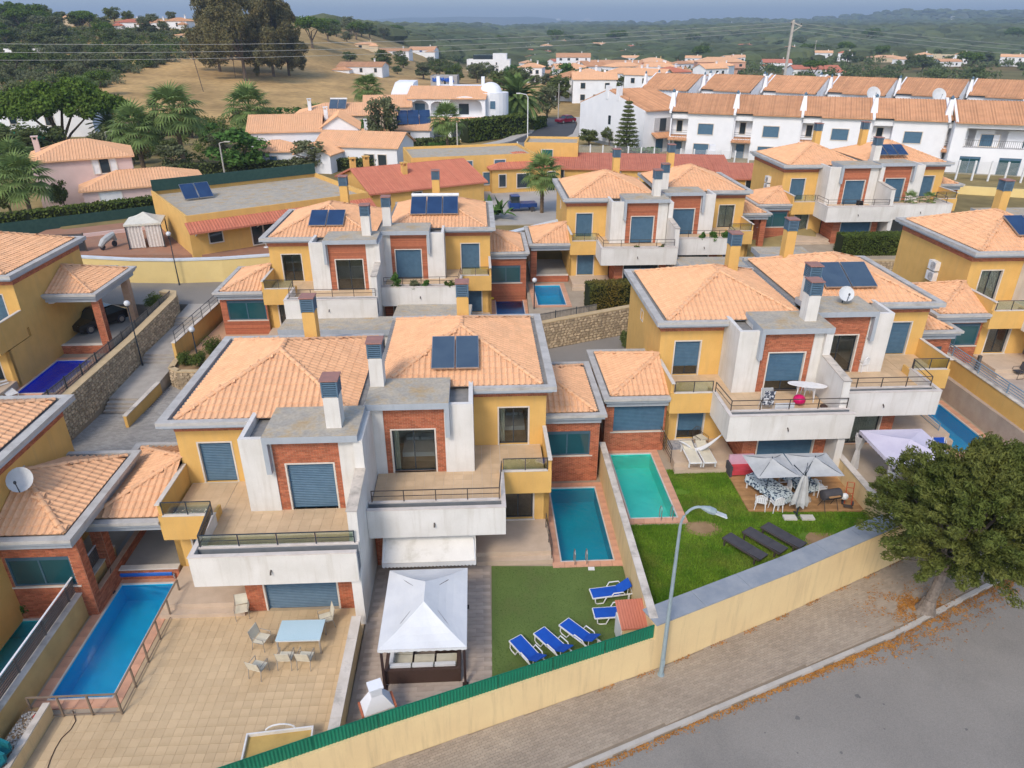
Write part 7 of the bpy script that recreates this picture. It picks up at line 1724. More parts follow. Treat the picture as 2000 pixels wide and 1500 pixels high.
# ---- white terraced houses
TH = thing('terraced_house', 'white terraced house', 'house'); TH_A = math.atan2(-16, 45.5)
def terrace_unit(t):
    q = MB(); w = 9.4
    wall = lambda *a, **k: wally(q, *a, **k)
    wall(0, 2.7, -.5, 6.5, 1.6, .25, [(.9, 1.7, 3.7, 5.3), (.7, 1.9, .1, 2.2)]); wall(2.7, w, -.5, 6.5, 0, .25, [(4.3, 6.5, 3.6, 5.1), (3.9, 6.1, .1, 2.2)]); q.box(2.7, 2.95, .25, 1.6, -.5, 6.5); q.box(0, 2.7, .35, .6, 5.7, 6.5); q.box(0, .2, .35, 10, -.5, 6.5); q.box(0, 2.7, 0.3, 1.6, 2.9, 3.1); q.box(w - .2, w, .25, 10, -.5, 6.5); q.box(.2, w - .2, 9.8, 10, -.5, 6.5); q.extx([(.3, 6.5), (9.9, 6.5), (5, 8.85)], w - .2, w)
    q.build('wall', WHTB, t)
    for a, b, c, d, y, m in ((.9, 1.7, 3.7, 5.3, 1.6, DGLS), (.7, 1.9, .1, 2.2, 1.6, SHUT), (4.3, 6.5, 3.6, 5.1, 0, SHUT), (3.9, 6.1, .1, 2.2, 0, SHUT)):
        f = MB(); f.box(a - .1, a, y - .05, y + .1, c - .1, d + .1); f.box(b, b + .1, y - .05, y + .1, c - .1, d + .1); f.box(a, b, y - .05, y + .1, d, d + .1); f.box(a, b, y - .07, y + .1, c - .1, c); fr = f.build('window', SURR, t); MB().box(a, b, y + .05, y + .1, c, d).build('shutter', m, fr)
    e = MB(); e.box(2.55, w + .1, -.35, -.05, 6.5, 6.68); e.box(-.1, 2.55, .1, .35, 6.5, 6.68); e.build('eave_board', FRM, t)
    roof_solid(t, [[(2.6, -.45, 6.66), (w, -.45, 6.66), (w, 5, 9.0), (2.6, 5, 9.0)], [(0, .0, 6.85), (2.6, .0, 6.85), (2.6, 5, 9.0), (0, 5, 9.0)], [(w, 10.3, 6.66), (0, 10.3, 6.66), (0, 5, 9.0), (w, 5, 9.0)]], TILEO, .36, .08)
    roof_solid(t, [[(-.1, -.35, 2.75), (2.75, -.35, 2.75), (2.75, 1.0, 3.3), (-.1, 1.0, 3.3)]], TILEO, .36, .08, 'balcony_eave')
    MB().extx([(-.5, 6.82), (5, 9.28), (10.3, 6.82), (10.3, 6.5), (5, 8.8), (-.5, 6.5)], -.17, .17).build('fire_wall', WHTB, t)
    c = MB(); a, b = [(-.5, 1.0, 7.0), (.5, 1.0, 7.0), (.5, 2.0, 7.0), (-.5, 2.0, 7.0)], [(-.22, 1.3, 9.3), (.22, 1.3, 9.3), (.22, 1.75, 9.3), (-.22, 1.75, 9.3)]; c.add(a + b, [(0, 1, 5, 4), (1, 2, 6, 5), (2, 3, 7, 6), (3, 0, 4, 7), (4, 5, 6, 7)]); ch = c.build('chimney', WHTB, t); MB().tube([(0, 1.52, 9.3), (0, 1.52, 9.55), (0, 1.52, 9.8)], [.2, .24, .05], 8).build('chimney_cowl', SHUTL, ch)
    r = MB(); [r.bar((.1, .38, z), (2.65, .38, z), .04, .04) for z in (3.4, 3.7, 4.0)]; r.build('balcony_rail', FRM, t)
terrace_unit(TH)
d_ = Vector((math.cos(TH_A), math.sin(TH_A))); n_ = Vector((-d_.y, d_.x)); P0 = Vector((24.2, 115.3))
G1, G2 = 'front row of white terraced houses', 'rear row of white terraced houses'
o_ = ['first', 'second', 'third', 'fourth', 'fifth', 'sixth', 'seventh', 'eighth', 'ninth']
for k in range(6):
    c = TH if k == 0 else copy_tree(TH); p = P0 + d_ * 9.4 * k; c.location = (p.x, p.y, 4.3); c.rotation_euler = (0, 0, TH_A); tag(c, f'{o_[k]} white house from the left in the front row of terraced houses', None, G1)
for k in range(9):
    p = P0 + d_ * (10.6 * k - 9) + n_ * 25; c = copy_tree(TH, (p.x, p.y, 5.9), R(-40), f'{o_[k]} white house from the left in the rear terraced row, mostly roof showing', G2)
    for ch in c.children:
        if ch.name.startswith('fire_wall'): ch.scale = (.6, 1, .99); ch.location.z = -.1
        if ch.name.startswith('chimney'): ch.scale = (.75, .75, .97)
for k in range(4): p = P0 + d_ * (10.6 * k - 10) + n_ * 46; copy_tree(TH, (p.x, p.y, 4.9), R(-40), f'{o_[k]} white house from the left in the third terraced row', 'third row of white terraced houses')
# end block with its broad white gable towards the road
eb = thing('terraced_house', 'white end house with a broad blank gable wall towards the road', 'house', (16.4, 126.5, 4.3), math.atan2(-18, 8.9) + math.pi / 2)
q = MB(); q.extx([(-9.6, -1.5), (9.6, -1.5), (9.6, 6.3), (1.2, 8.8), (-9.6, 6.5)], 0, 9); q.build('wall', WHTB, eb)
roof_solid(eb, [[(9.2, -10, 6.55), (.15, -10, 6.55), (.15, 1.2, 9.0), (9.2, 1.2, 9.0)][::-1], [(.15, 10, 6.35), (9.2, 10, 6.35), (9.2, 1.2, 9.0), (.15, 1.2, 9.0)]], TILEO, .36, .08)
MB().box(-.06, 0, -.3, .4, 3.6, 5.0).build('window', DGLS, eb)
MB().box(-.04, 0, -9.6, 9.6, -.2, .7).build('plinth', mat('grey_plinth', (.24, .26, .28), None, .9), eb)
q = MB(); q.box(2, 7.6, -9.75, -9.6, 3.4, 5.4); q.build('balcony_shade_panel', mat('shaded_white', (.50, .50, .52), None, .9), eb); MB().box(3, 4.2, -9.8, -9.75, 3.4, 5.3).build('balcony_door', DGLS, eb); MB().box(2.6, 4.0, -9.65, -9.6, .1, 2.2).build('door', SHUT, eb)  # flat panel on the wall face; the balcony's shade is in its grey colour
roof_solid(eb, [[(1.6, -11, 2.6), (8, -11, 2.6), (8, -9.6, 3.2), (1.6, -9.6, 3.2)]], TILEO, .36, .08, 'porch_roof')
for yy in (-2, 1.2): MB().box(-.1, .6, yy - .4, yy + .4, 7.5, 9.6).build('chimney', WHTB, eb)
# block at the right end with wide balconies
rb = thing('terraced_house', 'white terraced block with wide curtained balconies at the right edge', 'house', (*(P0 + d_ * 38.2 - n_ * 1.6), 4.3), TH_A)
q = MB(); wally(q, 0, 24, -.5, 6.7, -.0, .3, [(1.5, 11.2, 3.5, 6.0), (12.6, 22, 3.5, 6.0), (1.5, 4.0, .1, 2.4), (6.2, 8.8, .1, 2.4), (13, 15.8, .1, 2.4)]); q.box(0, .3, .3, 9, -.5, 6.7); q.box(1.5, 11.2, .3, 1.6, 3.3, 3.5); q.box(12.6, 22, .3, 1.6, 3.3, 3.5); wally(q, .3, 23.7, 3.5, 6.7, 1.6, .2, [(3, 5.2, 3.55, 5.7), (6.8, 9, 3.55, 5.7), (14, 16.2, 3.55, 5.7)]); q.build('wall', WHTB, rb)
for a, b, c, d, y in ((3, 5.2, 3.55, 5.7, 1.6), (6.8, 9, 3.55, 5.7, 1.6), (14, 16.2, 3.55, 5.7, 1.6), (1.5, 4.0, .1, 2.4, 0), (6.2, 8.8, .1, 2.4, 0), (13, 15.8, .1, 2.4, 0)):
    w_ = MB(); w_.box(a, a + .1, y + .05, y + .15, c, d); w_.box(b - .1, b, y + .05, y + .15, c, d); w_.box(a + .1, b - .1, y + .05, y + .15, d - .3, d); w_.box((a + b) / 2 - .05, (a + b) / 2 + .05, y + .05, y + .15, c, d - .3); f_ = w_.build('window', SHUT, rb); MB().box(a + .1, b - .1, y + .1, y + .12, c, d - .3).build('pane', TGLS, f_)
for a, b in ((1.5, 11.2), (12.6, 22)):
    r = MB(); [r.bar((a, .15, z), (b, .15, z), .04, .04) for z in (3.6, 4.5)]; [r.bar((a + (b - a) * i / 40, .15, 3.6), (a + (b - a) * i / 40, .15, 4.5), .03, .03) for i in range(41)]; r.build('balcony_rail', FRM, rb)
roof_solid(rb, [[(-.2, -.6, 6.75), (24.2, -.6, 6.75), (24.2, 5, 9.15), (-.2, 5, 9.15)], [(24.2, 10.4, 6.75), (-.2, 10.4, 6.75), (-.2, 5, 9.15), (24.2, 5, 9.15)]], TILEO, .36, .08)
for x in (0, 11.8, 24): MB().extx([(-.6, 6.85), (5, 9.35), (5, 8.9), (-.6, 6.6)], x - .14, x + .14).build('fire_wall', WHTB, rb)
c = MB(); a, b = [(10.7, .6, 7.0), (12.1, .6, 7.0), (12.1, 1.8, 7.0), (10.7, 1.8, 7.0)], [(11.2, 1.0, 9.6), (11.6, 1.0, 9.6), (11.6, 1.4, 9.6), (11.2, 1.4, 9.6)]; c.add(a + b, [(0, 1, 5, 4), (1, 2, 6, 5), (2, 3, 7, 6), (3, 0, 4, 7), (4, 5, 6, 7)]); c.build('chimney', WHTB, rb)
for k, (u, v, lab) in enumerate(((1640, 190, 'pale grey dish on the terraced roofs, the one nearer the road'), (1742, 178, 'pale grey dish on the terraced roofs, the tallest one'))): 
    p = P0 + d_ * (28 + 8.5 * k) + n_ * 6; dish(lab, p.x, p.y, 12.6, 1.0, R(0), 25, 'dishes on the terraced roofs')
# white post fence, far yellow wall and gardens before the terrace
f = thing('white_fence', 'white post and wire fence along the gardens of the terraced houses', 'fence')
A, B = Vector((.8, 112.5)), Vector((76, 90.0)); n = 42
for i in range(n + 1): p = A.lerp(B, i / n); MB().box(p.x - .09, p.x + .09, p.y - .09, p.y + .09, 3.5, 7.0).build('fence_post', WPL, f)
q = MB(); [q.bar((A.x, A.y, 5.3 + .14 * k), (B.x, B.y, 5.3 + .14 * k), .03, .03) for k in range(12)]; q.build('wire', mat('pale_wire', (.55, .57, .58), None, .5), f)
t = thing('boundary_wall', 'long yellow wall below the fence of the terraced houses', 'wall'); line_wall(t, [(-2, 110.5), (30, 100.5), (50, 87.5), (80, 77)], 1.5, 5.45, .3, MATS['pale_yellow_render'])
sheet('garden_ground', [(22, 114.5), (72, 99), (80, 89), (12, 109)], 4.3, 1, mat('pale_garden_paving', (.50, .44, .37), (.34, .33, .22), .95, .5))
for k, (f_, lab) in enumerate(((.36, 'white garden sculpture of stacked boxes behind the wire fence'), )): 
    p = A.lerp(B, f_) + Vector((1, 3)); tag(MB().box(-.6, .6, -.5, .5, 0, 2.2).box(-.3, .5, -.4, .4, 2.2, 2.9).build('garden_shed', WHTB, None, (p.x, p.y, 4.3)), lab, 'shed')
# access road with its pavement
RD = [(10, 168), (9.6, 155), (7.5, 140), (3.5, 128), (-3, 118), (-14, 111.5), (-30, 106)]
def strip(name, pts, w, off, z, m, th=.4):
    L, Rr = [], []
    for i, (x, y) in enumerate(pts):
        d = (Vector(pts[min(i + 1, len(pts) - 1)]) - Vector(pts[max(i - 1, 0)])).normalized(); nn = Vector((-d.y, d.x)); L.append(tuple(Vector((x, y)) + nn * (off + w / 2))); Rr.append(tuple(Vector((x, y)) + nn * (off - w / 2)))
    return sheet(name, L + Rr[::-1], z, th, m)
strip('road', RD[:6], 7.5, 0, 4.72, ASPHD); strip('pavement', RD[:6], 2.2, -5.0, 4.84, KERB); strip('pavement', RD[:6], 1.8, 4.8, 4.84, KERB)
sheet('parking_yard', [(-6, 70.5), (6.5, 71.5), (9, 90), (-6, 90)], 4.58, 1.2, mat('pale_yard', (.42, .40, .37), (.36, .34, .32), .95, .4))
car('dark red car on the road beyond the domed villa', 11.2, 157.5, 4.75, R(35), mat('dark_red_paint', (.20, .006, .03), None, .3), 4.3, 1.8, 1.5)
car('blue car among the parked cars before the terraced houses', 32, 172, 6.2, R(10), BLU); 
t = thing('pickup_truck', 'small blue three wheeled truck in the yard behind the palm', 'truck', (1.0, 77.2, 4.6), R(10))
MB().box(-.2, 1.6, -.7, .7, .45, .85).build('load_bed', BLU, t); MB().prism([(-1.4, -.6), (-.25, -.7), (-.25, .7), (-1.4, .6)], .35, .95).build('cab', BLU, t); MB().prism([(-1.2, -.55), (-.3, -.65), (-.3, .65), (-1.2, .55)], .95, 1.6).build('windows', DGLS, t); MB().prism([(-1.15, -.56), (-.25, -.66), (-.25, .66), (-1.15, .56)], 1.6, 1.66).build('roof', BLU, t)
for x, y in ((-1.1, 0), (1.1, -.66), (1.1, .66)): MB().tube([(x, y - .07, .26), (x, y + .07, .26)], .26, 12).build('wheel', DARKF, t)
t = thing('street_lamp', 'white street lamp with a short arm beside the access road', 'street lamp', (2.6, 124.5, 4.7)); MB().tube([(0, 0, 0), (0, 0, 7.6)], [.1, .07], 7).build('pole', WPL, t); MB().tube([(0, 0, 7.6), (-.3, 0, 8.0), (-1.3, 0, 8.2)], .06, 6).build('arm', WPL, t); MB().box(-1.9, -1.2, -.12, .12, 8.12, 8.26).build('lamp_head', WPL, t)
for k, (u, v, h, lab) in enumerate(((441, 352, 5.6, 'grey lamp post with a single arm in the gardens behind the bungalow'), (222, 330, 6.0, 'thin lamp post among the palms beside the pink villa'), (1090, 235, 9, 'plain wooden pole beside the access road'), (895, 330, 7.5, 'tall thin pole in front of the palm by the domed villa'))):
    p = gp(u, v); h *= .82; t = thing('lamp_post', lab, 'lamp post', p, 0, 'poles among the gardens'); MB().tube([(0, 0, -.5), (0, 0, h)], [.13, .08], 7).build('pole', KERB, t)
    if k < 2: MB().tube([(0, 0, h), (.9, 0, h + .2)], .05, 5).build('arm', KERB, t); MB().box(.7, 1.4, -.1, .1, h + .12, h + .24).build('lamp_head', KERB, t)
# ------------------------------------------------------------------ trees, palms and hedges
def crown_mesh(seed, n, leaf, m, flat=.8, dome=False, k=34, mul=1.):
    g = np.random.default_rng(seed); c, r = [], []
    for i in range(k):
        a = g.uniform(0, 6.28)
        if dome: z = g.uniform(.15, .85); rr = math.sqrt(1 - (max(0, z - .15)) ** 2 * .95) * g.uniform(.2, .92)
        else: z = g.uniform(-.75, .85); rr = math.sqrt(max(.05, 1 - z * z)) * g.uniform(.25, .85)
        c.append((rr * math.cos(a), rr * math.sin(a), z * flat)); q = g.uniform(.2, .38); r.append((q, q, q * .8))
    V, F = leaves(c, np.array(r) * mul, n, leaf, .6, .8, seed + 1)
    return np_mesh('crown', V, F, m, False)
def trunk_mesh(seed, spread=.6, m=BARK, forks=5):
    random.seed(seed); q = MB(); tips = [(spread * math.cos(6.283 * i / forks + random.uniform(-.4, .4)), spread * math.sin(6.283 * i / forks + random.uniform(-.4, .4)), random.uniform(-.15, .35)) for i in range(forks)]
    limbs(q, (0, 0, -1.25), tips, .075, (0, 0), .55)
    me = bpy.data.meshes.new('trunk'); me.from_pydata(q.v, [], q.f); me.materials.append(m); me.update(); return me
def make_tree(label, x, y, z, r, h, cm, tm, group=None, cat='tree', name='tree', rz=None):
    """copy of a crown and a trunk scaled to radius r and height h"""
    t = thing(name, label, cat, (x, y, z), random.uniform(0, 6.28) if rz is None else rz, group)
    k = h / 2.1
    for nm, me in (('trunk', tm), ('crown', cm)):
        o = bpy.data.objects.new(nm, me); o.parent = t; o.location = (0, 0, 1.25 * k); o.scale = (r, r, k); COL.objects.link(o)
    return t
CR = {n: [crown_mesh(100 + 7 * i + j, nn, lf, m, fl) for j in range(3)] for i, (n, m, nn, lf, fl) in enumerate((('oak', LF_OAK, 70, .085, .85), ('green', LF_GRN, 70, .085, .9), ('olive', LF_OLV, 75, .075, .9), ('far', LF_FAR, 45, .115, .8), ('hedge', LF_HEDGE, 70, .08, .9)))}
CR['pine'] = [crown_mesh(300 + j, 90, .07, LF_PINE, .75, True) for j in range(3)]
TR = [trunk_mesh(400 + j) for j in range(3)]
# umbrella pine at the left
random.seed(3)
pine = thing('umbrella_pine', 'big umbrella pine with several bare leaning trunks at the left', 'tree', (-73, 121, 4.9))
c, r = [], []; g = np.random.default_rng(9)
for i in range(190):
    a, f = g.uniform(0, 6.28), math.sqrt(g.uniform(0, 1)); c.append((1.2 + 9.6 * f * math.cos(a), 7.5 * f * math.sin(a), 5.9 + 4.4 * math.sqrt(max(0, 1 - f * f * .85)) * g.uniform(.35, 1) - 1.3 * f)); q = g.uniform(1.0, 1.7); r.append((q, q, q * .75))
foliage(pine, c, r, 170, .27, LF_PINE, 11, 'crown', aspect=.6)
q = MB(); q.tube([(0, 0, -1), (0, 0, .6)], [.5, .42], 8)
for tx, ty, tz, rr in ((-6.5, 0, 6.4, .28), (-3.2, 1, 7, .3), (-1.0, -1.5, 7.5, .3), (1.6, .5, 8, .3), (4.5, -.5, 7, .28), (7, 1, 6.2, .22)):
    q.tube([(0, 0, .3), (tx * .22, ty * .2, tz * .35), (tx * .6, ty * .6, tz * .72), (tx, ty, tz)], [rr, rr * .8, rr * .55, .08], 7)
q.build('trunk', BARK, pine)
# tall eucalyptus group on the dry rise
def euc(label, x, y, z, h, w, seed, m=LF_EUC):
    t = thing('eucalyptus', label, 'tree', (x, y, z), 0, 'tall eucalyptus trees on the dry rise'); g = np.random.default_rng(seed); c, r = [], []
    for i in range(30):                                            # boughs, each carrying its own drooping clumps
        zz = g.uniform(.24, .97); rr = w * math.sin(math.pi * min(1, .25 + .72 * zz)) ** .8 * math.sqrt(g.uniform(.1, 1)); a = g.uniform(0, 6.28)
        for _ in range(7): c.append((rr * math.cos(a) + g.normal(0, w * .17), rr * math.sin(a) + g.normal(0, w * .17), h * (zz + g.normal(-.03, .05)))); q = w * g.uniform(.12, .25); r.append((q, q, q * 1.3))
    foliage(t, c, r, 170, .42, m, seed + 1, 'crown', droop=1.2, aspect=.4)
    q = MB(); tips = [tuple(np.array(c[i]) * .9) for i in range(0, 210, 18)]; limbs(q, (0, 0, 0), tips, h * .019, (0, 0), h * .22); q.build('trunk', BARK, t)
for k, (u, v, h, w, lab) in enumerate(((480, 158, 26, 8.5, 'tallest eucalyptus on the dry rise, its top cut by the frame'), (430, 140, 21, 6.5, 'eucalyptus with a leaning crown on the left flank of the tall one'), (535, 150, 22, 6.0, 'eucalyptus with a low skirt of leaves at the right of the tall one'), (565, 148, 18.5, 5, 'slimmer eucalyptus at the right end of the group'), (505, 140, 23, 6, 'eucalyptus behind the tallest one'))):
    p = gp(u, v); euc(lab, p.x, p.y, p.z, h * p.y / 225, w * p.y / 225, 500 + 3 * k)
# palms
def frond_fan():
    q = MB(); q.tube([(0, 0, 0), (0, .5, .22), (0, .95, .28)], .02, 4)
    n = 15
    for i in range(n):
        a = R(-105 + 210 * i / (n - 1)); L = .85 - .12 * abs(i - 7) / 7; dx, dy = math.sin(a), math.cos(a); px, py = dy * .05, -dx * .05
        m_ = (dx * L * .5, .95 + dy * L * .5, .28 + .03); e = (dx * L, .95 + dy * L, .28 - .28 * L)
        q.add([(0, .95, .28), (m_[0] + px, m_[1] + py, m_[2]), e, (m_[0] - px, m_[1] - py, m_[2])], [(0, 1, 2, 3)])
    me = bpy.data.meshes.new('frond'); me.from_pydata(q.v, [], q.f); me.materials.append(LF_PALM); me.update(); return me
def frond_pin():
    q = MB(); P = [Vector((0, 1.9 * t, .75 * t - 1.35 * t * t)) for t in np.linspace(0, 1, 9)]; q.tube(P, [.025] * 8 + [.008], 4)
    for i in range(1, 33):
        t = i / 33; y, z = 1.9 * t, .75 * t - 1.35 * t * t; L = .42 * math.sin(math.pi * (.12 + .83 * t)) ** .7
        for s in (-1, 1): q.add([(0, y - .012, z), (s * L * .75, y + .10, z + .05 - .15 * L), (s * L, y + .22, z - .28 * L), (0, y + .03, z)], [(0, 1, 2, 3)])
    me = bpy.data.meshes.new('frond'); me.from_pydata(q.v, [], q.f); me.materials.append(LF_PALM); me.update(); return me
FAN, PIN = frond_fan(), frond_pin()
LF_DRY = mat('dry_palm_leaf', (.33, .22, .07), (.24, .16, .06), .9, 1, isl=.2, transl=.2)
def palm(label, x, y, z, h, r, kind='fan', skirt=0., nf=38, tr=.22, group='fan palms of the gardens'):
    t = thing('palm_tree', label, 'palm', (x, y, z), 0, group); q = MB(); n = max(4, int(h / .35))
    for i in range(n): q.tube([(0, 0, h * i / n - (.4 if i == 0 else 0)), (0, 0, h * (i + .9) / n)], [tr * 1.12, tr * .92], 8)
    q.build('trunk', PALMT, t); s = r / 1.75
    for i in range(nf):
        f = i / nf; el = R(75 - 125 * f ** .8); a = i * 2.399 + random.uniform(-.15, .15)
        o = bpy.data.objects.new('frond', FAN if kind == 'fan' else PIN); o.parent = t
        o.matrix_local = Matrix.Translation((0, 0, h)) @ Matrix.Rotation(a, 4, 'Z') @ Matrix.Rotation(el, 4, 'X') @ Matrix.Scale(s * random.uniform(.85, 1.08), 4); COL.objects.link(o)
    if skirt:
        g = np.random.default_rng(int(x * 10) + 999); V, F = leaves([(0, 0, h - skirt * .35), (0, 0, h - skirt * .7), (0, 0, h - skirt)], [(r * .34, r * .34, skirt * .3)] * 3, 130, .38, .18, .2, 5, droop=4.); np_mesh('dead_fronds', V, F, LF_DRY, t)
    return t
for u, v, hp, rp, kind, sk, lab in ((65, 432, 75, 58, 'fan', 0, 'fan palm with feathery pale crown at the left edge, nearest the hedge'), (45, 372, 50, 50, 'fan', 0, 'fan palm half behind the pink villa at the left edge'), (283, 338, 78, 52, 'fan', 2.2, 'thick fan palm with a skirt of yellow dead fronds above the pink villa'), (362, 330, 104, 58, 'fan', 1.6, 'broad fan palm behind the thick skirted one'), (500, 300, 80, 52, 'fan', 1.2, 'fan palm beside the white gabled cottage'), (725, 262, 82, 33, 'fan', 1.2, 'tall fan palm rising over the dry field'), (875, 312, 72, 36, 'fan', 1.0, 'fan palm in front of the domed villa'), (185, 250, 66, 32, 'fan', .8, 'fan palm touching the crown of the umbrella pine'),
        (620, 262, 32, 28, 'fan', 0, 'small fan palm before the beige house'), (1010, 255, 62, 44, 'pin', 0, 'date palm with arching fronds beside the access road'), (1058, 418, 72, 42, 'fan', .5, 'fan palm in the yard behind the central villas'), (225, 290, 40, 30, 'pin', 0, 'grey green palm with drooping leaves beside the green parasol')):
    p = gp(u, v); rm_, h_ = span(p, rp, v, hp); palm(lab, p.x, p.y, p.z, h_ * 1.03, rm_ * 1.12, kind, sk, 40 if kind == 'fan' else 46, .2 + .12 * (sk > 1.5))
for k, (lx, lab) in enumerate(((2.4, 'potted fan palm on the rear terrace, near the dividing wall'), (4.2, 'second potted fan palm on the rear terrace'))):
    x, y, z = on_parapet(35.6, 71.2, 3.05, 1, lx); palm(lab, x, y + .8, z, .5, 1.1, 'fan', 0, 16, .12, 'potted palms of the rear terrace')
t = thing('banana_plant', 'bright green banana clump in the yard by the blue truck', 'plant', (-2.0, 73.5, 4.45)); random.seed(4)
for i in range(26):
    a = random.uniform(0, 6.28); b = random.uniform(.2, 1.1); L = random.uniform(1.6, 2.6); x0, y0 = random.uniform(-1.2, 1.2), random.uniform(-.6, .6); q = MB(); V = []
    for j in range(6): f = j / 5; rr = L * f * math.sin(b); zz = .6 + L * f * math.cos(b) - .7 * f * f * L * math.sin(b); w = .32 * math.sin(math.pi * (.1 + .88 * f)); V += [(x0 + rr * math.cos(a) - w * math.sin(a), y0 + rr * math.sin(a) + w * math.cos(a), zz), (x0 + rr * math.cos(a) + w * math.sin(a), y0 + rr * math.sin(a) - w * math.cos(a), zz)]
    q.add(V, [(2 * j, 2 * j + 1, 2 * j + 3, 2 * j + 2) for j in range(5)]); q.build('leaf', LF_GRN, t)
# norfolk pine
nf = thing('norfolk_pine', 'dark tiered conifer before the white gable wall', 'tree', (17.5, 113.8, 4.3)); c, r, pf = [], [], []
for i in range(13):
    zz = .8 + i * .60; rr = 2.15 * (1 - i / 13.5)
    for j in range(9):
        a = 6.283 * j / 9 + i * .4
        for f in (.4, .75, 1.0): c.append((rr * f * math.cos(a), rr * f * math.sin(a), zz + .12 * f)); r.append((.42, .42, .2)); pf.append((math.cos(a), math.sin(a), .3))
foliage(nf, c, r, 40, .15, LF_OAK, 70, 'crown', pref=np.array(pf), aspect=.3); MB().tube([(0, 0, -.3), (0, 0, 8.8)], [.16, .03], 7).build('trunk', BARK, nf)
# single garden trees (pixel of the foot, size in pixels)
for k, (u, v, wp, hp, kind, lab) in enumerate((
    (605, 338, 96, 62, 'olive', 'rounded grey green tree in front of the white cottages'), (750, 288, 78, 95, 'olive', 'tall hanging grey green tree before the domed villa'), (475, 340, 130, 85, 'green', 'broad fresh green tree behind the grey lamp post'), (345, 345, 70, 62, 'olive', 'dull olive bush tree beside the skirted palm'), (50, 320, 110, 75, 'oak', 'dark tree under the umbrella pine at the left edge'),
    (205, 330, 60, 70, 'olive', 'grey green tree between the pink villa and the palms'), (130, 415, 34, 62, 'oak', 'dark narrow bush climbing beside the pink villa'), (318, 355, 56, 22, 'green', 'low green bush on the pink wing'), (1150, 285, 50, 34, 'oak', 'dark bush left of the tiered conifer'), (1190, 285, 44, 36, 'oak', 'dark bush right of the tiered conifer'), (1281, 292, 24, 28, 'green', 'small green tree at the porch of the white end house'), (1068, 232, 60, 62, 'olive', 'brownish tree beside the date palm'),
    (1155, 196, 56, 40, 'olive', 'olive tree behind the white gable roof'), (925, 330, 46, 36, 'green', 'green bush at the corner of the access road'), (855, 312, 56, 34, 'green', 'yellow green shrub mass below the palm by the domed villa'), (650, 290, 40, 44, 'green', 'young tree in the garden of the beige house'), (300, 215, 24, 22, 'oak', 'small round tree at the foot of the dry field'), (230, 300, 70, 60, 'oak', 'dark garden tree below the green parasol'), (415, 290, 60, 50, 'green', 'green tree filling the gap behind the broad palm'), (700, 300, 44, 30, 'oak', 'dark shrub below the tall palm'), (1445, 352, 30, 26, 'green', 'shrub in the gap beside the rear ochre villa'))):
    p = gp(u, v); w_, h_ = span(p, wp, v, hp); make_tree(lab, p.x, p.y, p.z, w_ * .5, h_, CR[kind][k % 3], TR[k % 3])
hedge('long green hedge above a green net beside the pink villa', [(-52, 66.5), (-38.3, 76.5)], 4.3, 1.9, 1.3, LF_HEDGE, 60, .16)
t = thing('net_fence', 'dark green net fence below the long hedge', 'fence'); line_wall(t, [(-52, 65.4), (-37.6, 75.6)], 4.2, 5.5, .06, MATS['dark_green_net'], 'net')
line_wall(thing('boundary_wall', 'pinkish low wall at the lane below the green net', 'wall'), [(-46, 63.5), (-34, 71)], 3.8, 4.7, .2, PINKW)
hedge('tall square hedge along the access road, long side', [(-8.2, 129.5), (2.5, 141)], 4.6, 3.6, 2.2, LF_HEDGE, 26, .26); hedge('low square hedge at the bend of the access road', [(3.5, 145), (6.4, 152)], 4.6, 2.0, 1.6, LF_HEDGE, 26, .22)
hedge('slanting green hedge before the white gable wall', [(18.2, 111.5), (22.2, 113.8)], 4.3, 1.6, 1.6, LF_GRN, 40, .2); hedge('dark low hedge block at the white fence', [(5.2, 113.5), (9.2, 112.2)], 4.3, 1.5, 1.4, LF_HEDGE, 40, .2)
hedge('dark hedge below the arcaded villa', [(-26, 124.5), (-9, 127.5)], 4.5, 1.1, 1.2, LF_OAK, 26, .25); hedge('dark hedge behind the green screened bungalow roof', [(-45, 97), (-16, 104)], 4.4, 1.7, 1.4, LF_OAK, 26, .22)
# ---- woods: single trees, sharing a few crowns
random.seed(21)
field = [gp(u, v) for u, v in ((200, 222), (195, 180), (240, 152), (330, 128), (400, 112), (600, 128), (640, 150), (800, 160), (790, 222))]
field = [(p.x, p.y) for p in field]
HOUSE_SPOTS = []
def clear(x, y, r=7): return all(abs(x - a) > b / 2 + r * .6 or abs(y - c) > r for a, b, c in HOUSE_SPOTS)
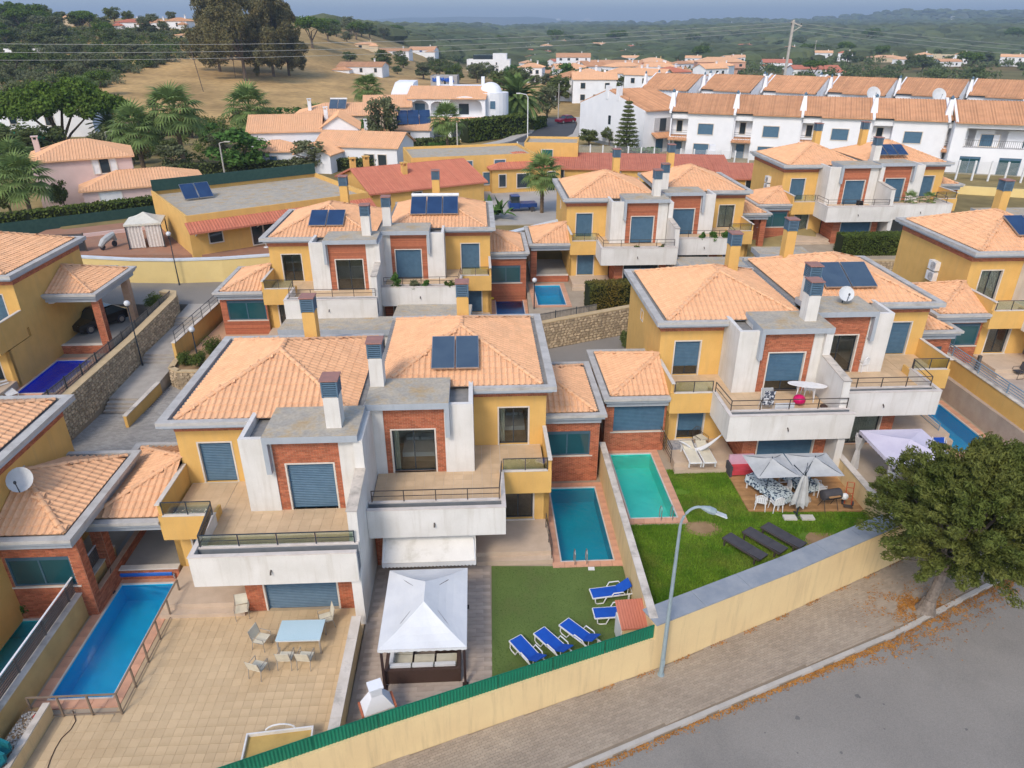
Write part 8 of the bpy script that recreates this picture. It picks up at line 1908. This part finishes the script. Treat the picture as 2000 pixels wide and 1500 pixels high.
# far houses first, so that trees keep off them
CORAL = mat('coral_render', (.60, .34, .24), (.55, .31, .22), .9, .6); SAND = mat('sand_render', (.66, .54, .38), (.60, .49, .34), .9, .6); YLW = mat('straw_render', (.68, .52, .25), None, .9, .6)
REDR = TILER
for i, (u, v, wp, hp, wm, rf, rm, lab) in enumerate((
    (52, 108, 84, 13, WHTB, 'flat', TILEO, 'long low white house in the wood at the far left'), (250, 57, 48, 20, WHTB, 'hip', REDR, 'white hilltop house with a red roof, left of its group'), (300, 56, 50, 18, WHTB, 'hip', TILEO, 'white hilltop house in the middle of its group'), (346, 56, 44, 22, WHTB, 'hip', TILEO, 'white hilltop house with a domed pavilion roof'), (370, 78, 52, 14, SAND, 'hip', TILE, 'sand coloured house with a shaded porch on the left hillside'), (135, 52, 22, 24, SAND, 'hip', TILE, 'round sand coloured tower house on the left skyline'),
    (705, 146, 88, 24, WHTB, 'gable', TILEO, 'low white farmhouse with an old roof at the edge of the dry field'), (770, 108, 60, 13, WHTB, 'gable', TILEO, 'pale farmhouse with a flat orange roof beyond the red bank'), (826, 110, 52, 19, WHTB, 'gable', TILEO, 'two storey white house with blue framed windows'), (712, 96, 40, 14, SAND, 'hip', TILE, 'sand coloured villa behind the field trees'), (955, 142, 84, 26, WHTB, 'flat', TILEO, 'modern white block with a dark glazed upper floor'), (868, 170, 52, 22, mat('grey_render', (.36, .36, .37), None, .95, 1), 'flat', TILEO, 'grey ruin painted with blue graffiti'),
    (1092, 92, 44, 14, SAND, 'hip', TILE, 'cream house high in the far village'), (1130, 84, 26, 12, CORAL, 'hip', TILE, 'coral house in the far village'), (1060, 90, 36, 12, PINKW, 'hip', TILE, 'pale pink house in the far village'), (1214, 100, 34, 13, PINKW, 'hip', TILE, 'small pale villa among the far trees'), (1120, 138, 66, 34, WHTB, 'gable', TILEO, 'tall white house with an orange roof in the far village'), (1205, 142, 100, 24, WHTB, 'gable', TILEO, 'long white terrace in the far village'), (1280, 136, 52, 22, YLW, 'hip', TILE, 'straw coloured terrace with many chimneys'), (1062, 122, 60, 16, SAND, 'hip', TILE, 'sand coloured house in front of the far village'), (1075, 152, 42, 17, WHTB, 'hip', TILEO, 'low white house with a tiled porch behind the date palm'), (1090, 108, 40, 14, WHTB, 'flat', TILEO, 'flat roofed white house in the far village'),
    (1175, 196, 44, 30, WHTB, 'gable', TILE, 'white house with an orange roof behind the end gable'), (1262, 170, 56, 28, WHTB, 'flat', TILEO, 'white flat roofed block behind the terraces'), (1408, 146, 92, 34, CORAL, 'hip', TILE, 'large coral villa with solar panels on its roof'), (1368, 88, 16, 14, CORAL, 'hip', TILE, 'coral tower house, the left one of the pair'), (1386, 86, 14, 14, CORAL, 'hip', TILE, 'coral tower house, the right one of the pair'), (1455, 104, 40, 18, CORAL, 'hip', REDR, 'unfinished looking coral house on the slope'), (1545, 112, 36, 22, WHTB, 'hip', TILEO, 'three storey white villa above the red roofs'), (1520, 136, 54, 20, WHTB, 'gable', REDR, 'white house with a bright red roof, left of the pair'), (1595, 150, 90, 22, WHTB, 'gable', REDR, 'broad white house with a red roof panel'), (1660, 104, 40, 14, WHTB, 'hip', REDR, 'house with a red roof among dark trees'), (1612, 108, 60, 10, SAND, 'flat', TILE, 'low walled enclosure on the slope'), (1735, 122, 60, 14, SAND, 'hip', TILE, 'sand coloured house on the cutting'), (1945, 106, 52, 15, SAND, 'hip', TILE, 'sand coloured villa at the right among trees'), (1850, 120, 66, 14, SAND, 'flat', TILE, 'sand coloured ruin on the bank at the right'), (1630, 64, 34, 9, WHTB, 'hip', TILE, 'white estate house on the far slope'), (1765, 64, 18, 6, WHTB, 'flat', TILE, 'small white house on the far slope in the middle'), (1817, 72, 12, 6, WHTB, 'flat', TILE, 'white cube house on the far slope at the right'), (1535, 70, 24, 8, WHTB, 'hip', TILE, 'white house on the far slope at the left'), (1862, 70, 12, 5, WHTB, 'flat', TILE, 'low white shed on the far slope'), (1990, 128, 20, 14, CORAL, 'hip', TILE, 'coral house cut by the right edge'), (895, 92, 24, 10, WHTB, 'hip', TILE, 'white house in the middle distance above the ruin'), (1325, 158, 50, 22, WHTB, 'gable', TILEO, 'white house tucked behind the rear terraces'), (980, 116, 30, 10, SAND, 'hip', TILE, 'sand coloured house behind the modern white block'))):
    p = gp(u, v); w, h = span(p, wp, v, hp); random.seed(i * 7 + 1); rh = min(h * .32, 2.6) if rf != 'flat' else min(.6, h * .1); hh = h - rh; nw = max(1, int(w / 5.4)); st = 1 if hh < 4.2 else 2 if hh < 8.5 else 3; ws = []
    for f_ in range(st):
        for j in range(nw):
            xx = -w / 2 + w * (j + .5) / nw + random.uniform(-.6, .6); z0 = hh * (f_ + .28) / st; b_ = random.choice((.45, .55, .9))
            if random.random() < .85: ws.append((xx - b_, xx + b_, z0, z0 + min(1.5, hh / st * .5), (BLU if 'blue framed' in lab else DGLS)))
    d = min(w * .8, 13)
    hs_ = house(lab, p.x, p.y + d / 2, p.z, w, d, hh, R(((i * 37) % 21) - 10) if wp < 60 else R(-3), rf, rh, wm, rm, ws, chim=[(w * .25, d * .1, rh + .8)] if rf != 'flat' and wp > 25 else (), sp=.5 if p.y < 450 else 0, deep=4, group='houses of the far village' if False else None)
    if w > 7.5 and rf != 'flat':                                  # a lower wing with its own roof breaks up the block
        sx = random.choice((-1, 1)); ww, wd, wh2 = w * random.uniform(.3, .45), d * .6, hh * random.uniform(.5, .72); cx = sx * w * random.uniform(.28, .42)
        MB().box(cx - ww / 2, cx + ww / 2, -d / 2 - wd * .5, -d / 2 - .01, -4, wh2).build('wing_wall', wm, hs_); roof_solid(hs_, hip(cx - ww / 2 - .3, cx + ww / 2 + .3, -d / 2 - wd * .5 - .3, -d / 2 + .6, wh2 + .03, 1.0, 'y' if wd * .5 > ww else 'x')[0], rm, .5 if p.y < 450 else 0, name='wing_roof')
        if w > 10: MB().box(-w / 2, w / 2, -d / 2 - 1.1, -d / 2 - .02, hh * .52, hh * .52 + .9).build('balcony', wm, hs_) if sx < 0 and st > 1 else None
    HOUSE_SPOTS.append((p.x, w, p.y))
    if 'graffiti' in lab:
        q = MB(); random.seed(8); x = -w * .40
        for j in range(9):
            L = w * .085; P = [(x + random.uniform(-.1, L), -d / 2 - .1, hh * random.uniform(.5, .92)) for _ in range(6)]; q.tube(P, .30, 5); x += L
        q.build('graffiti', mat('graffiti_blue', (.02, .06, .42), (.05, .2, .6), .8, 3), hs_)
    if 'glazed' in lab: MB().box(-w * .36, w * .1, -d * .3, d * .3, hh + .03, hh + 3.2).build('upper_floor', DGLS, hs_); MB().box(w * .1, w * .42, -d * .35, d * .35, hh + .03, hh + 4.2).build('stair_block', WHTB, hs_)
def wood(n, area, kinds, rlo, rhi, label, group, test=None, seed=1, near=0, hr=(1.2, 1.7)):
    random.seed(seed); P = [gp(u, v) for u, v in area]; P = [(p.x, p.y) for p in P]; xs, ys = [p[0] for p in P], [p[1] for p in P]; k = 0; tries = 0
    while k < n and tries < n * 60:
        tries += 1; x, y = random.uniform(min(xs), max(xs)), random.uniform(min(ys), max(ys))
        if not inpoly(P, x, y) or inpoly(field, x, y) or not clear(x, y) or (test and not test(x, y)): continue
        kind = random.choice(kinds); r = random.uniform(rlo, rhi) * (1.25 if kind == 'pine' else 1); h = r * random.uniform(*hr)
        labs = {'oak': 'dark round evergreen', 'green': 'fresh green tree', 'olive': 'grey green olive like tree', 'pine': 'flat topped umbrella pine', 'far': 'green bushy tree', 'hedge': 'yellowish green tree'}
        make_tree(labs[kind] + ' ' + label, x, y, hgt(x, y), r, h, CR[kind][k % 3], TR[k % 3], group); k += 1
wood(95, [(-60, 205), (-60, 45), (60, 40), (380, 52), (400, 80), (395, 112), (330, 125), (235, 150), (195, 178), (200, 222), (100, 235)], ['oak', 'oak', 'olive', 'hedge', 'pine', 'olive'], 2.6, 4.6, 'in the wood on the left hillside', 'trees of the wood on the left hillside', seed=5)
wood(18, [(-40, 52), (20, 45), (120, 48), (200, 50), (230, 62), (0, 66)], ['pine', 'oak'], 3.2, 5.5, 'on the left skyline', 'trees on the left skyline', seed=6)
wood(28, [(590, 75), (700, 62), (860, 70), (870, 82), (690, 100), (600, 105)], ['oak', 'far', 'pine', 'olive'], 3.5, 6.5, 'beyond the dry field', 'trees beyond the dry field', seed=7)
wood(24, [(640, 120), (880, 120), (900, 140), (960, 150), (1000, 165), (960, 178), (900, 165), (790, 150), (700, 160), (650, 150)], ['oak', 'far', 'olive', 'hedge'], 2.6, 5, 'around the low farmhouses', 'trees around the low farmhouses', seed=8)
wood(44, [(960, 185), (985, 150), (1040, 125), (1160, 150), (1300, 160), (1330, 178), (1120, 190), (1090, 225), (1000, 215)], ['oak', 'green', 'olive', 'hedge'], 3, 5.6, 'among the houses behind the access road', 'trees among the houses behind the access road', seed=9)
wood(75, [(860, 118), (900, 95), (1330, 88), (2060, 96), (2060, 158), (1640, 158), (1500, 148), (1330, 150), (1040, 118)], ['oak', 'far', 'far', 'pine', 'hedge'], 4, 7.5, 'on the valley floor', 'trees on the valley floor', seed=10)
wood(16, [(860, 88), (1000, 80), (2060, 80), (2060, 98), (1300, 92), (900, 98)], ['far', 'oak', 'pine'], 7, 12, 'across the valley', 'trees across the valley', seed=12)
def scrub(name, label, area, n, rlo, rhi, m, seed, leaf=.32):
    P = [gp(u, v) for u, v in area]; P = [(p.x, p.y) for p in P]; xs, ys = [p[0] for p in P], [p[1] for p in P]; g = np.random.default_rng(seed); c, r = [], []
    while len(c) < n * 4:
        x, y = g.uniform(min(xs), max(xs)), g.uniform(min(ys), max(ys))
        if not inpoly(P, x, y) or inpoly(field, x, y) or not clear(x, y, 4): continue
        R_ = g.uniform(rlo, rhi); z = hgt(x, y)
        for _ in range(4): c.append((x + g.normal(0, R_ * .5), y + g.normal(0, R_ * .5), z + R_ * g.uniform(.25, .7))); q = R_ * g.uniform(.45, .7); r.append((q, q, q * .8))
    V, F = leaves(c, r, 34, leaf, .6, .8, seed); tag(np_mesh(name, V, F, m), label, 'scrub', None, 'stuff')
scrub('scrub', 'dense olive green scrub covering the hillside between the trees', [(-60, 205), (-60, 60), (60, 58), (380, 66), (400, 80), (395, 112), (330, 125), (235, 150), (195, 178), (200, 222), (100, 235)], 620, 1.2, 2.6, LF_OLV, 61)
scrub('undergrowth', 'dark green undergrowth between the trees of the hillside', [(-60, 205), (-60, 60), (60, 58), (380, 66), (400, 80), (395, 112), (330, 125), (235, 150), (195, 178), (200, 222), (100, 235)], 380, 1.4, 2.8, LF_HEDGE, 62)
scrub('garden_thicket', 'mixed thicket between the gardens and houses left of the access road', [(215, 330), (215, 262), (300, 240), (500, 235), (700, 240), (780, 265), (800, 300), (700, 310), (560, 330), (300, 350)], 170, 1.0, 2.2, LF_HEDGE, 63, .2)
scrub('valley_thicket', 'thicket of the valley floor between the far houses', [(860, 118), (900, 100), (1330, 92), (2060, 98), (2060, 158), (1640, 158), (1330, 150), (1040, 118)], 900, 2.5, 6, LF_FAR, 64, .7)
random.seed(52); k = 0; V_ = [(1035, 195), (1030, 150), (1010, 112), (1080, 88), (1180, 95), (1330, 118), (1470, 128), (1480, 150), (1340, 175), (1180, 205)]
while k < 92:
    u, v = (random.uniform(1010, 1480), random.uniform(90, 200)) if k < 74 else (random.uniform(1490, 1990), random.uniform(84, 132))
    if k < 74 and not inpoly(V_, u, v): continue
    p = gp(u, v)
    if not clear(p.x, p.y, 6): continue
    w = random.uniform(8, 15); st = random.choice((1, 2, 2)); hh = 2.9 * st + .3; d = random.uniform(7, 10); rf = random.choice(('gable', 'hip', 'hip', 'gable')); rm = random.choice((TILEO, TILE, TILE, TILER))
    ws = [(x, x + 1.2, z0, z0 + 1.4) for x in (-w * .32, -w * .02, w * .24) for z0 in (.8, 3.7)[:st] if random.random() < .8]
    house('white village house with a tiled roof among the far houses', p.x, p.y, p.z, w, d, hh, random.uniform(-.7, .7), rf, .5 if rf == 'flat' else 1.5, WHTB, rm, ws, chim=[(w * .25, 0, 2.0)] if rf != 'flat' else (), sp=.5 if p.y < 400 else 0, deep=4, group='smaller houses of the far village'); HOUSE_SPOTS.append((p.x, w, p.y)); k += 1
wood(15, [(-60, 425), (-60, 245), (70, 240), (120, 300), (75, 335), (60, 420)], ['oak', 'green', 'olive', 'green'], 1.7, 3.0, 'in the dense gardens at the left edge', 'garden trees at the left edge', seed=15)
wood(34, [(215, 330), (215, 265), (300, 245), (500, 238), (700, 245), (780, 268), (800, 300), (700, 310), (560, 300)], ['green', 'olive', 'oak', 'hedge'], 1.3, 2.6, 'in the gardens behind the bungalows', 'garden trees behind the bungalows', seed=14)
# far woodland that reads as one mass
g = np.random.default_rng(77); N = 10500; Pt = []
ico = MB().ell((0, 0, 0), (1, 1, .75), 7, 4); iv = np.array(ico.v); 
while len(Pt) < N:
    y = 620 * (6.6 ** g.uniform(0, 1)); x = g.uniform(-.62, .95) * y
    dens = .5 + .5 * math.sin(x / 140 + 1.3 * math.sin(y / 230)) * math.cos(y / 190 + math.sin(x / 310))
    if g.uniform() < .25 + .75 * dens and (x > -.30 * y): Pt.append((x, y))
Pt = np.array(Pt); hz = np.array([hgt(x, y) for x, y in Pt]); rr = g.uniform(4, 10, N) * (1 + Pt[:, 1] / 3500); ang = g.uniform(0, 6.28, N)
ca, sa = np.cos(ang), np.sin(ang); jit = 1 + g.uniform(-.22, .22, (N, len(iv))); X = iv[None, :, 0] * jit; Y = iv[None, :, 1] * jit
V = np.stack([Pt[:, 0, None] + rr[:, None] * (ca[:, None] * X - sa[:, None] * Y) * 1.25, Pt[:, 1, None] + rr[:, None] * (sa[:, None] * X + ca[:, None] * Y), hz[:, None] + rr[:, None] * (iv[None, :, 2] + .35) * .8], 2).reshape(-1, 3)
Fq = np.array(ico.f); F = (Fq[None] + (np.arange(N) * len(iv))[:, None, None]).reshape(-1, 4)
tag(np_mesh('woodland', V, F, mat('far_woodland', (.055, .078, .032), (.090, .105, .045), 1, .01, isl=.4)), 'far dark woodland covering the slopes across the valley', 'woodland', None, 'stuff')
# scatter of tiny white houses on the far slopes
random.seed(31); hm = None; k = 0
while k < 150:
    u, v = (random.uniform(1080, 1990), random.uniform(36, 74)) if k < 80 else (random.uniform(640, 1990), random.uniform(62, 92))
    p = gp(u, v)
    if p.y > 9000 or p.y < 650: continue
    s = p.y / FPX; w, h = random.uniform(4, 11) * s, random.uniform(2.0, 3.4) * s
    o = MB().box(-w / 2, w / 2, -w / 3, w / 3, -6, h).box(-w / 2, w / 4, -w / 3, w / 3, h, h * 1.4).build('distant_house', WHTB, None, p, random.uniform(-.4, .4)); tag(o, 'tiny white house scattered on the far hill slopes', 'house', 'tiny white houses on the far slopes'); k += 1
# ---- poles and power lines
WIRE = mat('bright_wire', (.45, .46, .44), None, .4, metal=.3)
pl = thing('power_pole', 'tall weathered power pole with a short crossarm beyond the rear terraces', 'power pole', (60.5, 172, 3.5))
MB().bar((0, 0, 0), (.2, 0, 20.6), .45, .4).build('pole', KERB, pl); MB().bar((-.3, 0, 20.2), (2.2, 0, 19.4), .2, .2).bar((.2, 0, 18.2), (1.9, 0, 19.3), .15, .15).build('crossarm', KERB, pl)
q = MB(); [q.tube([(x, 0, 19.5), (x, 0, 20.0)], .08, 6) for x in (-.2, 1., 2.0)]; q.build('insulator', FRM, pl)
p2 = thing('power_pole', 'wooden pole standing among the far white houses', 'power pole', gp(1588, 118)); MB().tube([(0, 0, -1), (0, 0, 15)], [.3, .2], 7).build('pole', KERB, p2); MB().bar((-1.6, 0, 14.4), (1.6, 0, 14.4), .2, .2).build('crossarm', KERB, p2)
for k, (u, v, h) in enumerate(((460, 152, 9), (398, 180, 11))): p = gp(u, v); t = thing('wooden_pole', ('thin grey pole at the field edge right of the eucalyptus', 'thin dark pole leaning in the dry field')[k], 'pole', p); MB().tube([(0, 0, -.5), ((.2, -1.5)[k], 0, h)], .10, 6).build('pole', BARK, t)
pw = thing('power_line', 'three sagging power line wires crossing the picture below the skyline', 'power line')
for k, (zl, zr) in enumerate(((21.4, 23.6), (19.4, 22.9), (17.6, 22.2))):
    A, M_, B = Vector((-170, 158 + k, zl)), Vector((60.5, 172, zr)), Vector((260, 186 + k, zr - 8 - k))
    for a, b, sag in ((A, M_, 3.0), (M_, B, 3.0)):
        P = [a.lerp(b, t) - Vector((0, 0, sag * 4 * t * (1 - t))) for t in np.linspace(0, 1, 26)]; MB().tube(P, .035, 4).build('wire', WIRE, pw)
# ---- air: one closed box of thin haze round everything, sky outside
hz_ = MB().box(-9000, 9000, -400, 12900, -30, 330).build('haze', mat('haze_hull', (1, 1, 1)), None); hz_['kind'] = 'stuff'; hz_['label'] = 'pale blue haze filling the air over the valley'; hz_.data.materials.clear()
hm = bpy.data.materials.new('haze_air'); hm.use_nodes = True; n, l = hm.node_tree.nodes, hm.node_tree.links; n.clear(); vo = n.new('ShaderNodeVolumePrincipled'); vo.inputs['Color'].default_value = (.62, .78, 1, 1); vo.inputs['Density'].default_value = 2.3e-4; vo.inputs['Anisotropy'].default_value = .2
out = n.new('ShaderNodeOutputMaterial'); l.new(vo.outputs[0], out.inputs['Volume']); hz_.data.materials.append(hm)
